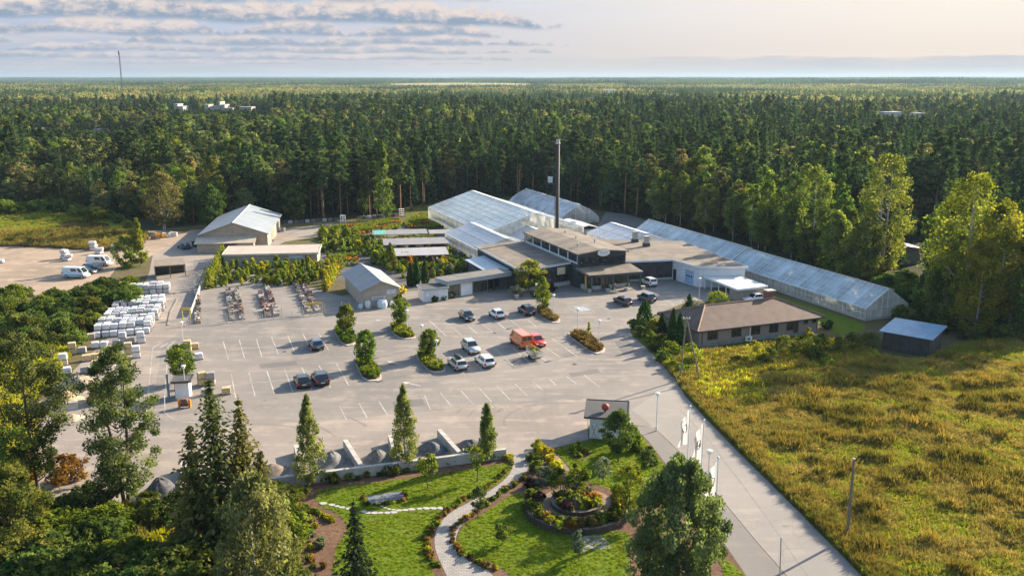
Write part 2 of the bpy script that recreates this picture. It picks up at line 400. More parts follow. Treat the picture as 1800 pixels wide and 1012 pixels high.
def smooth_poly(pts, it=2):
    for _ in range(it):
        q = []
        for i in range(len(pts)):
            a, b = pts[i], pts[(i + 1) % len(pts)]
            q += [(a[0] * .75 + b[0] * .25, a[1] * .75 + b[1] * .25), (a[0] * .25 + b[0] * .75, a[1] * .25 + b[1] * .75)]
        pts = q
    return pts
HAZE = 0.00008
# ------------------------------------------------------------------ palette
BARK_FAR = M("bark_grey", (.12, .10, .08), var=.3)
BARK = M("bark_brown", (.10, .075, .055), .95, .35, 6, bump=.4)
BARK_BIRCH = M("bark_birch", (.30, .28, .25), .9, .45, 5, col2=(.4, .38, .35))
BARK_PINE = M("bark_pine", (.20, .11, .06), .95, .3, 3, col2=(.24, .15, .09))
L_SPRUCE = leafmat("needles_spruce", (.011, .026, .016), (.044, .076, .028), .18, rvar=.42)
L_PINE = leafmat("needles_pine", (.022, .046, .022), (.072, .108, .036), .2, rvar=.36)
L_BIRCH = leafmat("leaves_birch", (.046, .082, .018), (.150, .185, .040), .38, rvar=.34)
L_PALE = leafmat("leaves_pale_grove", (.070, .085, .032), (.175, .180, .075), .35, rvar=.3)
L_YBIRCH = leafmat("leaves_yellow_birch", (.065, .090, .012), (.165, .185, .024), .40, rvar=.10)
L_ALDER = leafmat("leaves_alder", (.022, .048, .012), (.078, .120, .028), .32, rvar=.28)
L_ALDERN = leafmat("leaves_alder_near", (.022, .036, .013), (.110, .120, .042), .30, rvar=.15)
L_WILLOW = leafmat("leaves_weeping", (.045, .052, .016), (.150, .140, .045), .34, rvar=.1)
L_BUSH = leafmat("leaves_bush", (.024, .045, .012), (.100, .120, .026), .32, rvar=.3)
L_LIME = leafmat("leaves_lime", (.075, .105, .014), (.190, .205, .028), .38, rvar=.2)
L_THUJA = leafmat("leaves_thuja", (.012, .034, .010), (.050, .092, .020), .2, rvar=.25)
L_HEDGE = leafmat("leaves_hedge", (.042, .074, .012), (.145, .180, .022), .34, rvar=.15)
L_HEATH = leafmat("leaves_heath", (.060, .055, .020), (.150, .110, .040), .25, rvar=.15)
L_GOLD = leafmat("leaves_gold", (.160, .130, .012), (.420, .310, .020), .35, rvar=.2)
L_ORANGE = leafmat("leaves_orange", (.16, .060, .015), (.34, .15, .030), .35, rvar=.3)
L_PURPLE = leafmat("leaves_purple", (.020, .012, .014), (.060, .034, .036), .25, rvar=.2)
L_GREY = leafmat("leaves_greygreen", (.060, .080, .055), (.150, .175, .115), .3, rvar=.2)
MAT_WHITE = M("white_paint", (.74, .74, .73), .6, .05, 1)
MAT_DARK = M("dark_metal", (.03, .032, .035), .5, .2, 2)
MAT_GALV = M("galvanised_steel", (.42, .43, .44), .45, .12, 3, metal=.6)
MAT_LAMP = M("pale_lamp_post", (.55, .56, .56), .5, .06, 3)
MAT_CONC = M("concrete", (.38, .36, .33), .9, .16, 1.2, bump=.2)
MAT_WOOD = M("weathered_timber", (.22, .18, .14), .9, .25, 3)
MAT_PLANK = M("raw_timber", (.48, .33, .15), .85, .2, 3)
MAT_RUBBER = M("tyre_rubber", (.018, .018, .018), .9, .1)
MAT_WIN = M("window_glass", (.018, .026, .032), .08, .2, .6, spec=.8)

# ------------------------------------------------------------------ ground sheets
def asphalt(name, c_old, c_dust, c_dark, dusty=.5):
    m, t = newmat(name); P = objvec(t)
    big = t.noise(P, .045, 5, .6, .6); mid = t.noise(P, .35, 6, .65); fine = t.noise(P, 14, 3)
    sx = t.n('ShaderNodeMapping'); sx.inputs['Rotation'].default_value = (0, 0, -TH); sx.inputs['Scale'].default_value = (.05, .6, 1); t.L.new(P, sx.inputs[0])
    streak = t.noise(sx.outputs[0], 1.0, 5, .6)
    c = t.mix(t.step(big, .38, .66), C4(c_old), C4(c_dark))
    c = t.mix(t.math('MULTIPLY', t.step(t.math('ADD', t.math('MULTIPLY', mid, .55), t.math('MULTIPLY', streak, .5)), .50, .66), dusty), c, C4(c_dust))
    v = t.n('ShaderNodeTexVoronoi', feature='DISTANCE_TO_EDGE'); v.inputs['Scale'].default_value = .11
    wv = t.n('ShaderNodeMix', data_type='VECTOR'); wv.inputs[0].default_value = .85
    nz = t.n('ShaderNodeTexNoise'); nz.inputs['Scale'].default_value = .5; nz.inputs['Detail'].default_value = 6; t.L.new(P, nz.inputs['Vector'])
    ad = t.n('ShaderNodeVectorMath', operation='MULTIPLY_ADD'); t.L.new(nz.outputs['Color'], ad.inputs[0]); ad.inputs[1].default_value = (7, 7, 0); t.L.new(P, ad.inputs[2]); t.L.new(ad.outputs[0], v.inputs['Vector'])
    crack = t.math('MULTIPLY', t.step(v.outputs['Distance'], .012, .003), t.step(t.noise(P, .06, 2), .45, .6))
    c = t.mix(t.math('MULTIPLY', crack, .38), c, C4([x * .45 for x in c_old]))
    stain = t.math('MULTIPLY', t.step(t.noise(P, .9, 2, .5), .66, .74), t.step(t.noise(P, .12, 2), .48, .6)); c = t.mix(t.math('MULTIPLY', stain, .45), c, C4([x * .4 for x in c_old]))
    ff = t.math('ADD', .86, t.math('MULTIPLY', fine, .28)); c = t.mix(1.0, c, t.xyz(ff, ff, ff), 'MULTIPLY')
    p = t.n('ShaderNodeBsdfPrincipled'); t.L.new(c, p.inputs['Base Color']); p.inputs['Roughness'].default_value = .9; p.inputs['Specular IOR Level'].default_value = .25
    b = t.n('ShaderNodeBump'); b.inputs['Strength'].default_value = .25; b.inputs['Distance'].default_value = .03; t.L.new(t.noise(P, 9, 5), b.inputs['Height']); t.L.new(b.outputs[0], p.inputs['Normal'])
    o = t.n('ShaderNodeOutputMaterial'); t.L.new(p.outputs[0], o.inputs[0]); return m
MAT_ASPH = asphalt("asphalt", (.212, .192, .172), (.33, .284, .238), (.160, .148, .137))
MAT_ROAD = asphalt("road_asphalt", (.245, .226, .206), (.32, .286, .248), (.21, .196, .182), .5)
MAT_WALK = asphalt("pavement_asphalt", (.185, .172, .160), (.25, .22, .19), (.155, .145, .135), .4)
MAT_GRAVEL = asphalt("gravel", (.250, .218, .188), (.33, .275, .225), (.19, .168, .15), .8)
MAT_NURS = asphalt("nursery_ground", (.10, .095, .088), (.17, .15, .125), (.07, .068, .065), .5)
MAT_SAND = asphalt("sandy_yard", (.31, .235, .17), (.40, .305, .22), (.23, .18, .135), .8)
def ground3(name, cs, s1=.06, s2=.8, rough=1.0, bump=.5):
    m, t = newmat(name); P = objvec(t)
    c = t.mix(t.step(t.noise(P, s1, 5, .6, .4), .36, .64), C4(cs[0]), C4(cs[1]))
    c = t.mix(t.step(t.noise(P, s2, 6, .68), .42, .66), c, C4(cs[2]))
    ff = t.math('ADD', .72, t.math('MULTIPLY', t.noise(P, 7, 4, .7), .56)); c = t.mix(1.0, c, t.xyz(ff, ff, ff), 'MULTIPLY')
    p = t.n('ShaderNodeBsdfPrincipled'); t.L.new(c, p.inputs['Base Color']); p.inputs['Roughness'].default_value = rough; p.inputs['Specular IOR Level'].default_value = .1
    b = t.n('ShaderNodeBump'); b.inputs['Strength'].default_value = bump; b.inputs['Distance'].default_value = .12; t.L.new(t.noise(P, 2.6, 6, .7), b.inputs['Height']); t.L.new(b.outputs[0], p.inputs['Normal'])
    o = t.n('ShaderNodeOutputMaterial'); t.L.new(p.outputs[0], o.inputs[0]); return m
MAT_FLOOR = ground3("forest_floor", ((.030, .036, .016), (.050, .052, .022), (.022, .026, .012)))
MAT_SOIL = ground3("rough_soil", ((.10, .085, .045), (.075, .085, .025), (.14, .11, .06)))
MAT_FIELD = ground3("field_soil", ((.13, .105, .028), (.10, .095, .022), (.17, .12, .035)), .05, .5)
MAT_LAWN = ground3("lawn_turf", ((.085, .130, .009), (.118, .150, .014), (.075, .115, .008)), .16, 1.1, bump=.4)
MAT_TURF2 = ground3("wild_turf", ((.085, .110, .012), (.120, .110, .020), (.065, .085, .012)), .1, .7)
MAT_MARSH = ground3("marsh_turf", ((.120, .165, .014), (.190, .185, .026), (.090, .130, .012)), .035, .25)
MAT_MULCH = ground3("bark_mulch", ((.125, .075, .050), (.165, .100, .062), (.090, .055, .038)), .3, 2.2)
MAT_POOL = M("brown_water", (.085, .045, .014), .12, .25, .2, spec=.5)
def paver(name, c1, c2, size):
    m, t = newmat(name); tcn = t.n('ShaderNodeTexCoord')
    b = t.n('ShaderNodeTexBrick'); t.L.new(objvec(t), b.inputs['Vector']); b.inputs['Scale'].default_value = 1; b.inputs['Brick Width'].default_value = size; b.inputs['Row Height'].default_value = size * .6
    b.inputs['Mortar Size'].default_value = .02; b.inputs['Color1'].default_value = C4(c1); b.inputs['Color2'].default_value = C4(c2); b.inputs['Mortar'].default_value = C4([x * .45 for x in c1])
    f = t.math('ADD', .8, t.math('MULTIPLY', t.noise(objvec(t), .8, 4), .4)); c = t.mix(1.0, b.outputs[0], t.xyz(f, f, f), 'MULTIPLY')
    p = t.n('ShaderNodeBsdfPrincipled'); t.L.new(c, p.inputs['Base Color']); p.inputs['Roughness'].default_value = .85
    o = t.n('ShaderNodeOutputMaterial'); t.L.new(p.outputs[0], o.inputs[0]); return m
MAT_PAVER = paver("garden_pavers", (.30, .28, .26), (.23, .215, .20), .42)
MAT_BRICKPAVE = paver("warm_pavers", (.25, .18, .13), (.20, .14, .10), .3)

big = MB(); big.face([(-15000, -300, -.02), (15000, -300, -.02), (15000, 16000, -.02), (-15000, 16000, -.02)])
tag(big.build('ground', MAT_FLOOR), kind='structure')
site = px_poly([(-350, 1300), (-350, 560), (0, 520), (0, 425), (210, 432), (270, 405), (350, 395), (480, 395), (700, 380), (760, 388), (900, 345), (1070, 372), (1130, 385), (1320, 440), (1600, 540), (1800, 575), (2100, 590), (2100, 1300)])
sheet('terrain', site, 0.0, MAT_SOIL)
CLEAR = px_poly([(-900, 520), (-700, 372), (0, 366), (120, 362), (215, 385), (300, 398), (410, 391), (530, 388), (705, 380), (740, 366), (800, 352), (890, 352), (985, 352), (1060, 372), (1130, 384), (1235, 412), (1400, 462), (1500, 500), (1605, 548), (1790, 566), (2200, 578), (2700, 1012), (2700, 1400), (-1500, 1400)])

# yard gravel, car park, road
sheet('gravel_yard', px_poly([(40, 905), (60, 760), (130, 650), (225, 560), (262, 480), (272, 432), (335, 404), (420, 398), (500, 402), (690, 384), (700, 392), (500, 425), (420, 470), (360, 470), (340, 520), (620, 520), (770, 545), (1030, 690), (1034, 772), (932, 796), (885, 812), (640, 845), (480, 852), (330, 905)]), .004, MAT_GRAVEL)
sheet('sandy_ground', px_poly([(-300, 470), (-300, 420), (0, 428), (100, 434), (215, 420), (262, 405), (330, 408), (300, 432), (262, 452), (205, 470), (180, 505), (-300, 560)]), .010, MAT_SAND)
lot = px_poly([(285, 605), (330, 576), (345, 510), (362, 470), (392, 462), (600, 520), (730, 500), (900, 480), (1010, 470), (1190, 470), (1310, 500), (1350, 516), (1345, 540), (1300, 534), (1215, 527), (1135, 560), (1108, 577), (1112, 592), (1150, 618), (1168, 645), (1196, 672), (1205, 700), (1240, 745), (1195, 790), (1150, 752), (1110, 745), (1034, 748), (1030, 700), (760, 722), (600, 736), (380, 752), (262, 760)])
sheet('car_park', lot, .008, MAT_ASPH)
# back lane and the lanes between the nursery beds
sheet('back_lane', px_poly([(1050, 398), (1065, 372), (1110, 378), (1150, 392), (1128, 404)]), .008, MAT_WALK)
sheet('nursery_paving', px_poly([(560, 470), (560, 425), (600, 402), (760, 384), (850, 430), (905, 480), (780, 510), (700, 512), (610, 500)]), .012, MAT_NURS)
road = px_poly([(1190, 668), (1203, 694), (1240, 735), (1300, 797), (1400, 895), (1515, 1012), (1700, 1210), (1560, 1240), (1385, 1012), (1330, 950), (1262, 868), (1200, 798), (1152, 752), (1110, 720)])
sheet('road', road, .012, MAT_ROAD)
walk = px_poly([(1152, 752), (1200, 798), (1262, 868), (1330, 950), (1385, 1012), (1560, 1240), (1450, 1240), (1312, 1012), (1262, 938), (1205, 862), (1140, 775), (1110, 747)])
sheet('pavement', walk, .016, MAT_WALK)
def strip(name, pts, wdt, z, mat, h=0.0, kind='structure', label=None, cat=None):
    mb = MB()
    for p, q in zip(pts[:-1], pts[1:]):
        d = Vector((q[0] - p[0], q[1] - p[1])); n = Vector((-d.y, d.x)).normalized() * wdt / 2
        A = [(p[0] - n.x, p[1] - n.y), (q[0] - n.x, q[1] - n.y), (q[0] + n.x, q[1] + n.y), (p[0] + n.x, p[1] + n.y)]
        if h: mb.prism(A, z, z + h)
        else: mb.face([(x, y, z) for x, y in A])
    return tag(mb.build(name, mat), label, cat, None, kind)
strip('kerb', px_poly([(1152, 752), (1200, 798), (1262, 868), (1330, 950), (1385, 1012), (1560, 1240)]), .12, .012, M('kerb_tan', (.24, .20, .165), .9, .15, 3), .025)
seam = px_poly([(1195, 720), (1245, 772), (1290, 832), (1345, 905), (1400, 985), (1440, 1040)])
strip('road_seam', seam, .10, .017, M("tar_seam", (.165, .152, .14), .8))

# ------------------------------------------------------------------ painted marks on the car park
MAT_LINE, _t = newmat("road_paint"); _P = objvec(_t)
_c = _t.mix(_t.step(_t.math('ADD', _t.math('MULTIPLY', _t.noise(_P, 5, 5, .7), .6), _t.math('MULTIPLY', _t.noise(_P, .25, 3), .4)), .44, .54), (.47, .44, .40, 1), (.25, .225, .20, 1))
_p = _t.n('ShaderNodeBsdfPrincipled'); _t.L.new(_c, _p.inputs['Base Color']); _p.inputs['Roughness'].default_value = .8; _o = _t.n('ShaderNodeOutputMaterial'); _t.L.new(_p.outputs[0], _o.inputs[0])
def local_strip(mb, a0, b0, a1, b1, wd, z=.016):
    p = Vector(S(a0, b0)); q = Vector(S(a1, b1)); d = (q - p); n = Vector((-d.y, d.x)).normalized() * wd / 2
    mb.face([(p.x - n.x, p.y - n.y, z), (q.x - n.x, q.y - n.y, z), (q.x + n.x, q.y + n.y, z), (p.x + n.x, p.y + n.y, z)])
pm = MB()
Z2 = lambda x, y: (400 + x / 3.893, 480 + y / 3.893); Z3 = lambda x, y: (750 + x / 3.893, 480 + y / 3.893)
def seg(p, q, wd=.13):
    a, b = GL(*p), GL(*q); local_strip(pm, a[0], a[1], b[0], b[1], wd)
for p, q in [((80, 455), (115, 580)), ((195, 445), (235, 572)), ((300, 435), (348, 558)), ((412, 425), (460, 540)), ((515, 415), (575, 530)), ((620, 405), (690, 525)), ((-30, 465), (5, 590)),
             ((25, 690), (55, 850)), ((145, 680), (188, 838)), ((270, 670), (322, 828)), ((390, 655), (445, 812)), ((508, 643), (575, 800)), ((625, 630), (705, 785)), ((742, 615), (832, 772)),
             ((765, 905), (815, 1005)), ((900, 890), (955, 990)), ((1035, 875), (1095, 970)), ((0, 525), (740, 462)), ((0, 770), (880, 680))]:
    seg(Z2(*p), Z2(*q), .14)
for p, q in [((20, 325), (135, 430)), ((115, 318), (238, 425)), ((275, 355), (345, 412)), ((380, 352), (450, 400)), ((462, 318), (545, 388)), ((555, 305), (645, 378)), ((650, 290), (750, 365)), ((60, 378), (700, 318)),
             ((95, 820), (175, 915)), ((235, 805), (318, 895)), ((360, 787), (445, 880)), ((480, 770), (570, 865)), ((605, 757), (690, 840)), ((725, 740), (795, 800)), ((840, 725), (885, 765)), ((960, 710), (1025, 755)), ((1075, 695), (1185, 780)), ((-15, 835), (28, 935)),
             ((120, 540), (190, 600)), ((235, 520), (380, 660)), ((445, 500), (605, 640)), ((590, 510), (712, 620)), ((820, 510), (935, 592)), ((860, 450), (1045, 580)), ((720, 540), (825, 605)),
             ((830, 525), (1010, 500)), ((530, 600), (610, 640)), ((960, 228), (1040, 275)), ((1085, 218), (1145, 262)), ((1165, 208), (1235, 250)), ((1600, 165), (1690, 215)), ((1680, 155), (1750, 195)), ((1050, 275), (1310, 255)), ((965, 228), (1230, 205))]:
    seg(Z3(*p), Z3(*q), .13)
ZA = lambda x, y: (x / 3.893, 560 + y / 3.893)
for ch in [[(1000, 660), (1022, 430), (1045, 200), (1105, 160)], [(1125, 640), (1130, 500), (1150, 190), (1200, 155), (1250, 140)], [(1100, 198), (1150, 165), (1245, 143)], [(1125, 640), (1180, 685), (1260, 705), (1390, 712)]]:
    for p, q in zip(ch[:-1], ch[1:]): seg(ZA(*p), ZA(*q), .13)
def arrow(px, py, ang, s=1.0):
    a, b = GL(px, py); c, q = math.cos(ang), math.sin(ang)
    for pts in ([(-1.2, -.09), (.5, -.09), (.5, .09), (-1.2, .09)], [(.45, -.42), (1.4, 0), (.45, .42)]):
        P = [S(a + (x * c - y * q) * s, b + (x * q + y * c) * s) for x, y in pts]; pm.face([(x, y, .0165) for x, y in P])
arrow(400 + 1000 / 3.893, 480 + 325 / 3.893, 0.0); arrow(400 + 1140 / 3.893, 480 + 612 / 3.893, 2.2); arrow(400 + 1260 / 3.893, 480 + 757 / 3.893, 2.2, 1.2)
tag(pm.build('parking_lines', MAT_LINE), 'worn white parking bay lines and arrows on the asphalt', 'road marking', None, 'structure')
bb = MB(); a, b = GL(750 + 1063 / 3.893, 480 + 243 / 3.893); bb.face([Sx(a - 1.1, b - 1.6, .0165), Sx(a + 1.0, b - 1.6, .0165), Sx(a + 1.0, b + 1.5, .0165), Sx(a - 1.1, b + 1.5, .0165)])
tag(bb.build('parking_symbol_patch', M("pale_blue_paint", (.26, .31, .36), .8, .3, 2)), 'faded pale blue accessible bay patch on the asphalt', 'road marking', None, 'structure')

# repairs, drains and tyre tracks on the hard surfaces
MAT_PATCH = asphalt("repair_asphalt", (.150, .140, .132), (.20, .18, .16), (.12, .114, .11), .3)
for i, pts_ in enumerate([[(884, 632), (935, 625), (950, 640), (902, 648)], [(690, 706), (742, 700), (748, 712), (694, 718)], [(455, 640), (520, 634), (524, 641), (458, 648)], [(1080, 600), (1102, 596), (1118, 618), (1096, 624)], [(1000, 655), (1050, 648), (1056, 655), (1004, 662)]]):
    sheet('asphalt_patch', px_poly(pts_), .0125, MAT_PATCH)
for px_, py_ in [(690, 640), (1010, 640), (500, 618), (870, 585), (1070, 560)]:
    x_, y_ = G(px_, py_); d_ = MB(); d_.prism([(.33 * math.cos(a_), .33 * math.sin(a_)) for a_ in np.linspace(0, 6.283, 15)[:-1]], 0, .006); o_ = d_.build('drain_cover', MAT_DARK); o_.location = (x_, y_, .0135); tag(o_, kind='structure')
MAT_TRACK = asphalt("tyre_track", (.205, .182, .160), (.30, .256, .214), (.165, .150, .136), .8)
def arc_track(cx, cy, r_, a0, a1, wd=.32, z=.0145):
    x0, y0 = cx, cy; tr = MB(); A_ = np.linspace(a0, a1, 22)
    for p_, q_ in zip(A_[:-1], A_[1:]): tr.face([(x0 + rr_ * math.cos(t_), y0 + rr_ * math.sin(t_), z) for rr_, t_ in ((r_, p_), (r_ + wd, p_), (r_ + wd, q_), (r_, q_))])
    tag(tr.build('tyre_track', MAT_TRACK), kind='structure')
tx, ty = G(985, 742)
for r_, a0, a1 in ((6.5, 1.3, 3.3), (8.2, 1.2, 3.2), (11.0, 1.5, 3.0), (12.7, 1.4, 2.9), (16.0, 1.7, 2.8)): arc_track(tx, ty, r_, a0, a1)
tx, ty = G(420, 800)
for r_, a0, a1 in ((9, .5, 2.6), (10.7, .5, 2.6), (15, .6, 2.2)): arc_track(tx, ty, r_, a0, a1)

# ------------------------------------------------------------------ marsh at the left
sheet('marsh', smooth_poly(px_poly([(-400, 352), (0, 358), (110, 366), (230, 384), (238, 410), (150, 416), (80, 412), (0, 418), (-400, 425)])), .016, MAT_MARSH)
POOL = smooth_poly(px_poly([(98, 399), (120, 386), (160, 388), (198, 394), (180, 408), (120, 411)]))
sheet('pool', POOL, .022, MAT_POOL)
sheet('sunny_turf', smooth_poly(px_poly([(1310, 540), (1330, 510), (1400, 530), (1500, 562), (1530, 572), (1500, 590), (1460, 585), (1440, 566)])), .014, MAT_LAWN)
sheet('house_plot', px_poly([(1108, 585), (1125, 560), (1175, 560), (1220, 560), (1450, 590), (1520, 600), (1560, 640), (1380, 650), (1290, 650), (1228, 665), (1190, 668), (1165, 640)]), .010, MAT_TURF2)
sheet('verge', smooth_poly(px_poly([(720, 352), (900, 344), (905, 356), (800, 372), (770, 392), (705, 388)])), .010, MAT_TURF2)

# ------------------------------------------------------------------ tree kinds for the woods
KINDS = {}
def kind(nm, crown, trunk, mat, bark):
    P, T, Sz, D = crown
    KINDS[nm] = dict(crown=leaf_mesh(nm + '_crown', P, Sz, T, mat, D, 2.0 if D is not None else 1.35, .5), trunk=None, merged=None)
    o = trunk; tm = bpy.data.meshes.new(nm + '_trunk'); tm.from_pydata(o.v, [], o.f); tm.materials.append(bark); tm.polygons.foreach_set('use_smooth', [True] * len(tm.polygons)); KINDS[nm]['trunk'] = tm
    KINDS[nm]['merged'] = leaf_mesh(nm + '_whole', P, Sz, T, mat, D, 2.0 if D is not None else 1.35, .5, extra=o)
def broad(h, r, base, nc, per, cr, leaf, prof='oval', flat=.75, hang=0.0, inner=.25):
    P, T, C = crown_broad(h, r, base, nc, per, cr, prof, flat, hang, inner)
    return (P, T, leaf * NR.uniform(.7, 1.3, len(P)), None), C
for i, (h, r, b0) in enumerate([(20, 2.9, 1.5), (18, 2.5, 2.5), (21, 2.6, 4), (15, 2.7, .6)]):
    kind('spruce%d' % i, crown_spruce(h, r, b0, 30, 10, 8, .60, .42), trunk_mb(h, .19, .03, .05, n=5), L_SPRUCE, BARK)
for i, (h, r, b0) in enumerate([(20, 2.6, 10.5), (19, 2.9, 9), (21, 2.4, 12.5)]):
    c, C = broad(h, r, b0, 44, 40, .85, .44, 'pine', .6); kind('pine%d' % i, c, trunk_mb(h, .17, .04, .4, C[::3], 5), L_PINE, BARK_PINE)
for i, (h, r, b0) in enumerate([(17, 2.7, 3.5), (15, 3.0, 2.5), (18.5, 2.6, 5)]):
    c, C = broad(h, r, b0, 78, 42, .9, .40, 'oval', .95, .6); kind('birch%d' % i, c, trunk_mb(h * .95, .10, .03, .5, C[::4], 5), L_BIRCH, BARK_BIRCH)
for i, (h, r, b0) in enumerate([(12, 3.0, 1.2), (10, 2.8, .8)]):
    c, C = broad(h * 1.4, r * 1.35, b0, 64, 44, 1.2, .46, 'round', .8); kind('aspen%d' % i, c, trunk_mb(h * 1.3, .12, .03, .5, C[::4], 5), L_PALE, BARK)
    c, C = broad(h, r, b0, 64, 44, .95, .40, 'oval', .8); kind('alder%d' % i, c, trunk_mb(h * .9, .14, .03, .5, C[::4], 5), L_ALDER, BARK)
# ------------------------------------------------------------------ where the woods stand
VIEWS = [(300, 470, 193, 780, 840), (50, 250, 228, 500, 545), (1540, 1640, 202, 680, 720), (1040, 1100, 162, 1350, 1450)]   # open ground kept in front of far buildings
def height_cap(x, y):
    """trees growing on the open ground before the far buildings stay low"""
    cap = 99.0
    for p0, p1, row, y0, y1 in VIEWS:
        px = 900 + x / y * 1600 / .99
        if p0 - 6 < px < p1 + 6 and y < y1 + 12:
            zr = CAM_H - y * ((row - 135) / 1640.0); cap = min(cap, max(2.5, zr))
    return cap
def edge_dist(x, y, poly):
    d = 1e9
    for i in range(len(poly)):
        ax, ay = poly[i]; bx, by = poly[(i + 1) % len(poly)]; vx, vy = bx - ax, by - ay
        t = max(0, min(1, ((x - ax) * vx + (y - ay) * vy) / (vx * vx + vy * vy + 1e-9))); d = min(d, math.hypot(x - ax - t * vx, y - ay - t * vy))
    return d
def jitter_grid(y0, y1, step, jit=.38, wide=.66):
    ys = np.arange(y0, y1, step); out = []
    for y in ys:
        xm = wide * y + 20; xs = np.arange(-xm, xm, step); out.append(np.stack([xs, np.full(len(xs), y)], 1))
    a = np.vstack(out); return a + NR.uniform(-jit, jit, a.shape) * step
def big_noise(x, y, s): return mnoise.fractal(Vector((x / s, y / s, 3.3)), .8, 2.0, 3)
def pick_kind(x, y, d):
    n = big_noise(x, y, 110.0) * 1.3 + (.12 if (x > .15 * y and y > 480) or (x < -.25 * y and y < 700) else 0) - (.25 if 225 < y < 400 and -60 < x < 60 else 0); r = NR.uniform()
    if x < -85 and y < 345:
        p = [.22, .02, .34, .42]
    elif x > 42 and y < 260:
        p = [.0, .0, .8, .2] if d < 9 else ([.25, .05, .6, .1] if d < 18 else [.72, .14, .12, .02])
    elif y < 340: p = [.46, .38, .12, .04] if n < .25 else [.25, .2, .4, .15]
    else:
        p = [.60, .22, .13, .05] if n < .0 else ([.30, .20, .36, .14] if n < .22 else [.06, .08, .56, .30])
    p = np.cumsum(p); j = int(np.searchsorted(p, r * p[-1]))
    nm = ('spruce', 'pine', 'birch', 'alder')[j]
    if j >= 2 and y > 225 and NR.uniform() < .55: return 'aspen', 'aspen' + str(NR.integers(0, 2))
    return nm, nm + str(NR.integers(0, {'spruce': 4, 'pine': 3, 'birch': 3, 'alder': 2}[nm]))
near = []; mid = []
for x, y in jitter_grid(120, 430, 4.7):
    if inside(CLEAR, x, y) or (y < 150 and x < 0): continue
    if 1552 < 900 + 1600 * x / (y * .985 + 9) < 1632 and y < 203: continue
    if abs((x - 84) * -.62 + (y - 195) * .785) < 12 and -6 < (x - 84) * .785 + (y - 195) * .62 < 78: continue
    if x > 0 and (y < 200) and x > 130: continue
    d = edge_dist(x, y, CLEAR); (near if d < 30 else mid).append((x, y, d))
for x, y in jitter_grid(430, 950, 5.6): mid.append((x, y, 99))
near.sort(key=lambda q: q[2] + (0 if abs(q[0]) < .57 * q[1] + 3 else 500))
N_IND = 285
mid += near[N_IND:]; near = near[:N_IND]
ZONE = lambda x, y: ('at the far side of the green marsh' if x < -112 and y > 240 else 'behind the grey roofed storage hall' if x < -62 else 'behind the nursery beds' if x < -20 else
                     'behind the big glasshouse' if x < 6 else 'behind the round roofed polytunnel' if x < 34 else 'beside the back lane' if x < 52 else 'along the long low glasshouse' if y > 165 else 'at the edge of the dry field')
KLAB = {'spruce': ('dark conical spruce', 'spruce tree'), 'pine': ('bare stemmed pine', 'pine tree'), 'birch': ('pale green birch', 'birch tree'), 'alder': ('bushy round alder', 'alder tree'), 'aspen': ('pale broad aspen', 'aspen tree')}
def tree_scale(kd, x, y, d):
    s = NR.uniform(.66, 1.2) if NR.uniform() < .8 else NR.uniform(.9, 1.28)
    if x < -85 and y < 345: s *= min(1.05, .55 + d * .018)
    elif x > 40 and y < 260: s *= min(1.1, .72 + d * .02)
    elif d < 30: s *= min(1.0, .86 + d * .01)
    return s
for x, y, d in near:
    kd, v = pick_kind(x, y, d); s = tree_scale(kd, x, y, d)
    hh = s * 20; capz = height_cap(x, y)
    if hh > capz: s *= capz / hh
    pass
    size = 'tall ' if s > 1.0 else ('young ' if s < .72 else '')
    row = 'in the front row' if d < 6 else ('just inside the wood' if d < 12 else 'deeper in the wood')
    t = thing(KLAB[kd][1].replace(' ', '_'), '%s%s %s %s' % (size, KLAB[kd][0], row, ZONE(x, y)), KLAB[kd][1], (x, y, 0), NR.uniform(0, 6.28), 'trees of the wood ' + ZONE(x, y), (s * NR.uniform(1.1, 1.4), s * NR.uniform(1.1, 1.4), s))
    link('trunk', KINDS[v]['trunk'], t); link('crown', KINDS[v]['crown'], t)
names = sorted(KINDS); nidx = {n: i for i, n in enumerate(names)}
pts = []; rzs = []; scs = []; ixs = []
for x, y, d in mid:
    if 1380 < 900 + 1600 * x / y < 1700 and y < 172 and x < 70: continue
    kd, v = pick_kind(x, y, d); s = tree_scale(kd, x, y, d) * (1 + .18 * big_noise(x + 900, y, 260))
    cap = height_cap(x, y)
    if s * 20 > cap:
        if cap < 5: continue
        s *= cap / (s * 20)
    pts.append((x, y, 0)); rzs.append(NR.uniform(0, 6.28)); q = NR.uniform(1.1, 1.42); scs.append((s * q, s * q, s)); ixs.append(nidx[v])
gn_scatter('forest', pts, rzs, scs, ixs, [KINDS[n]['merged'] for n in names], 'deep mixed wood of spruce, pine and birch stretching back from the garden centre', 'forest')
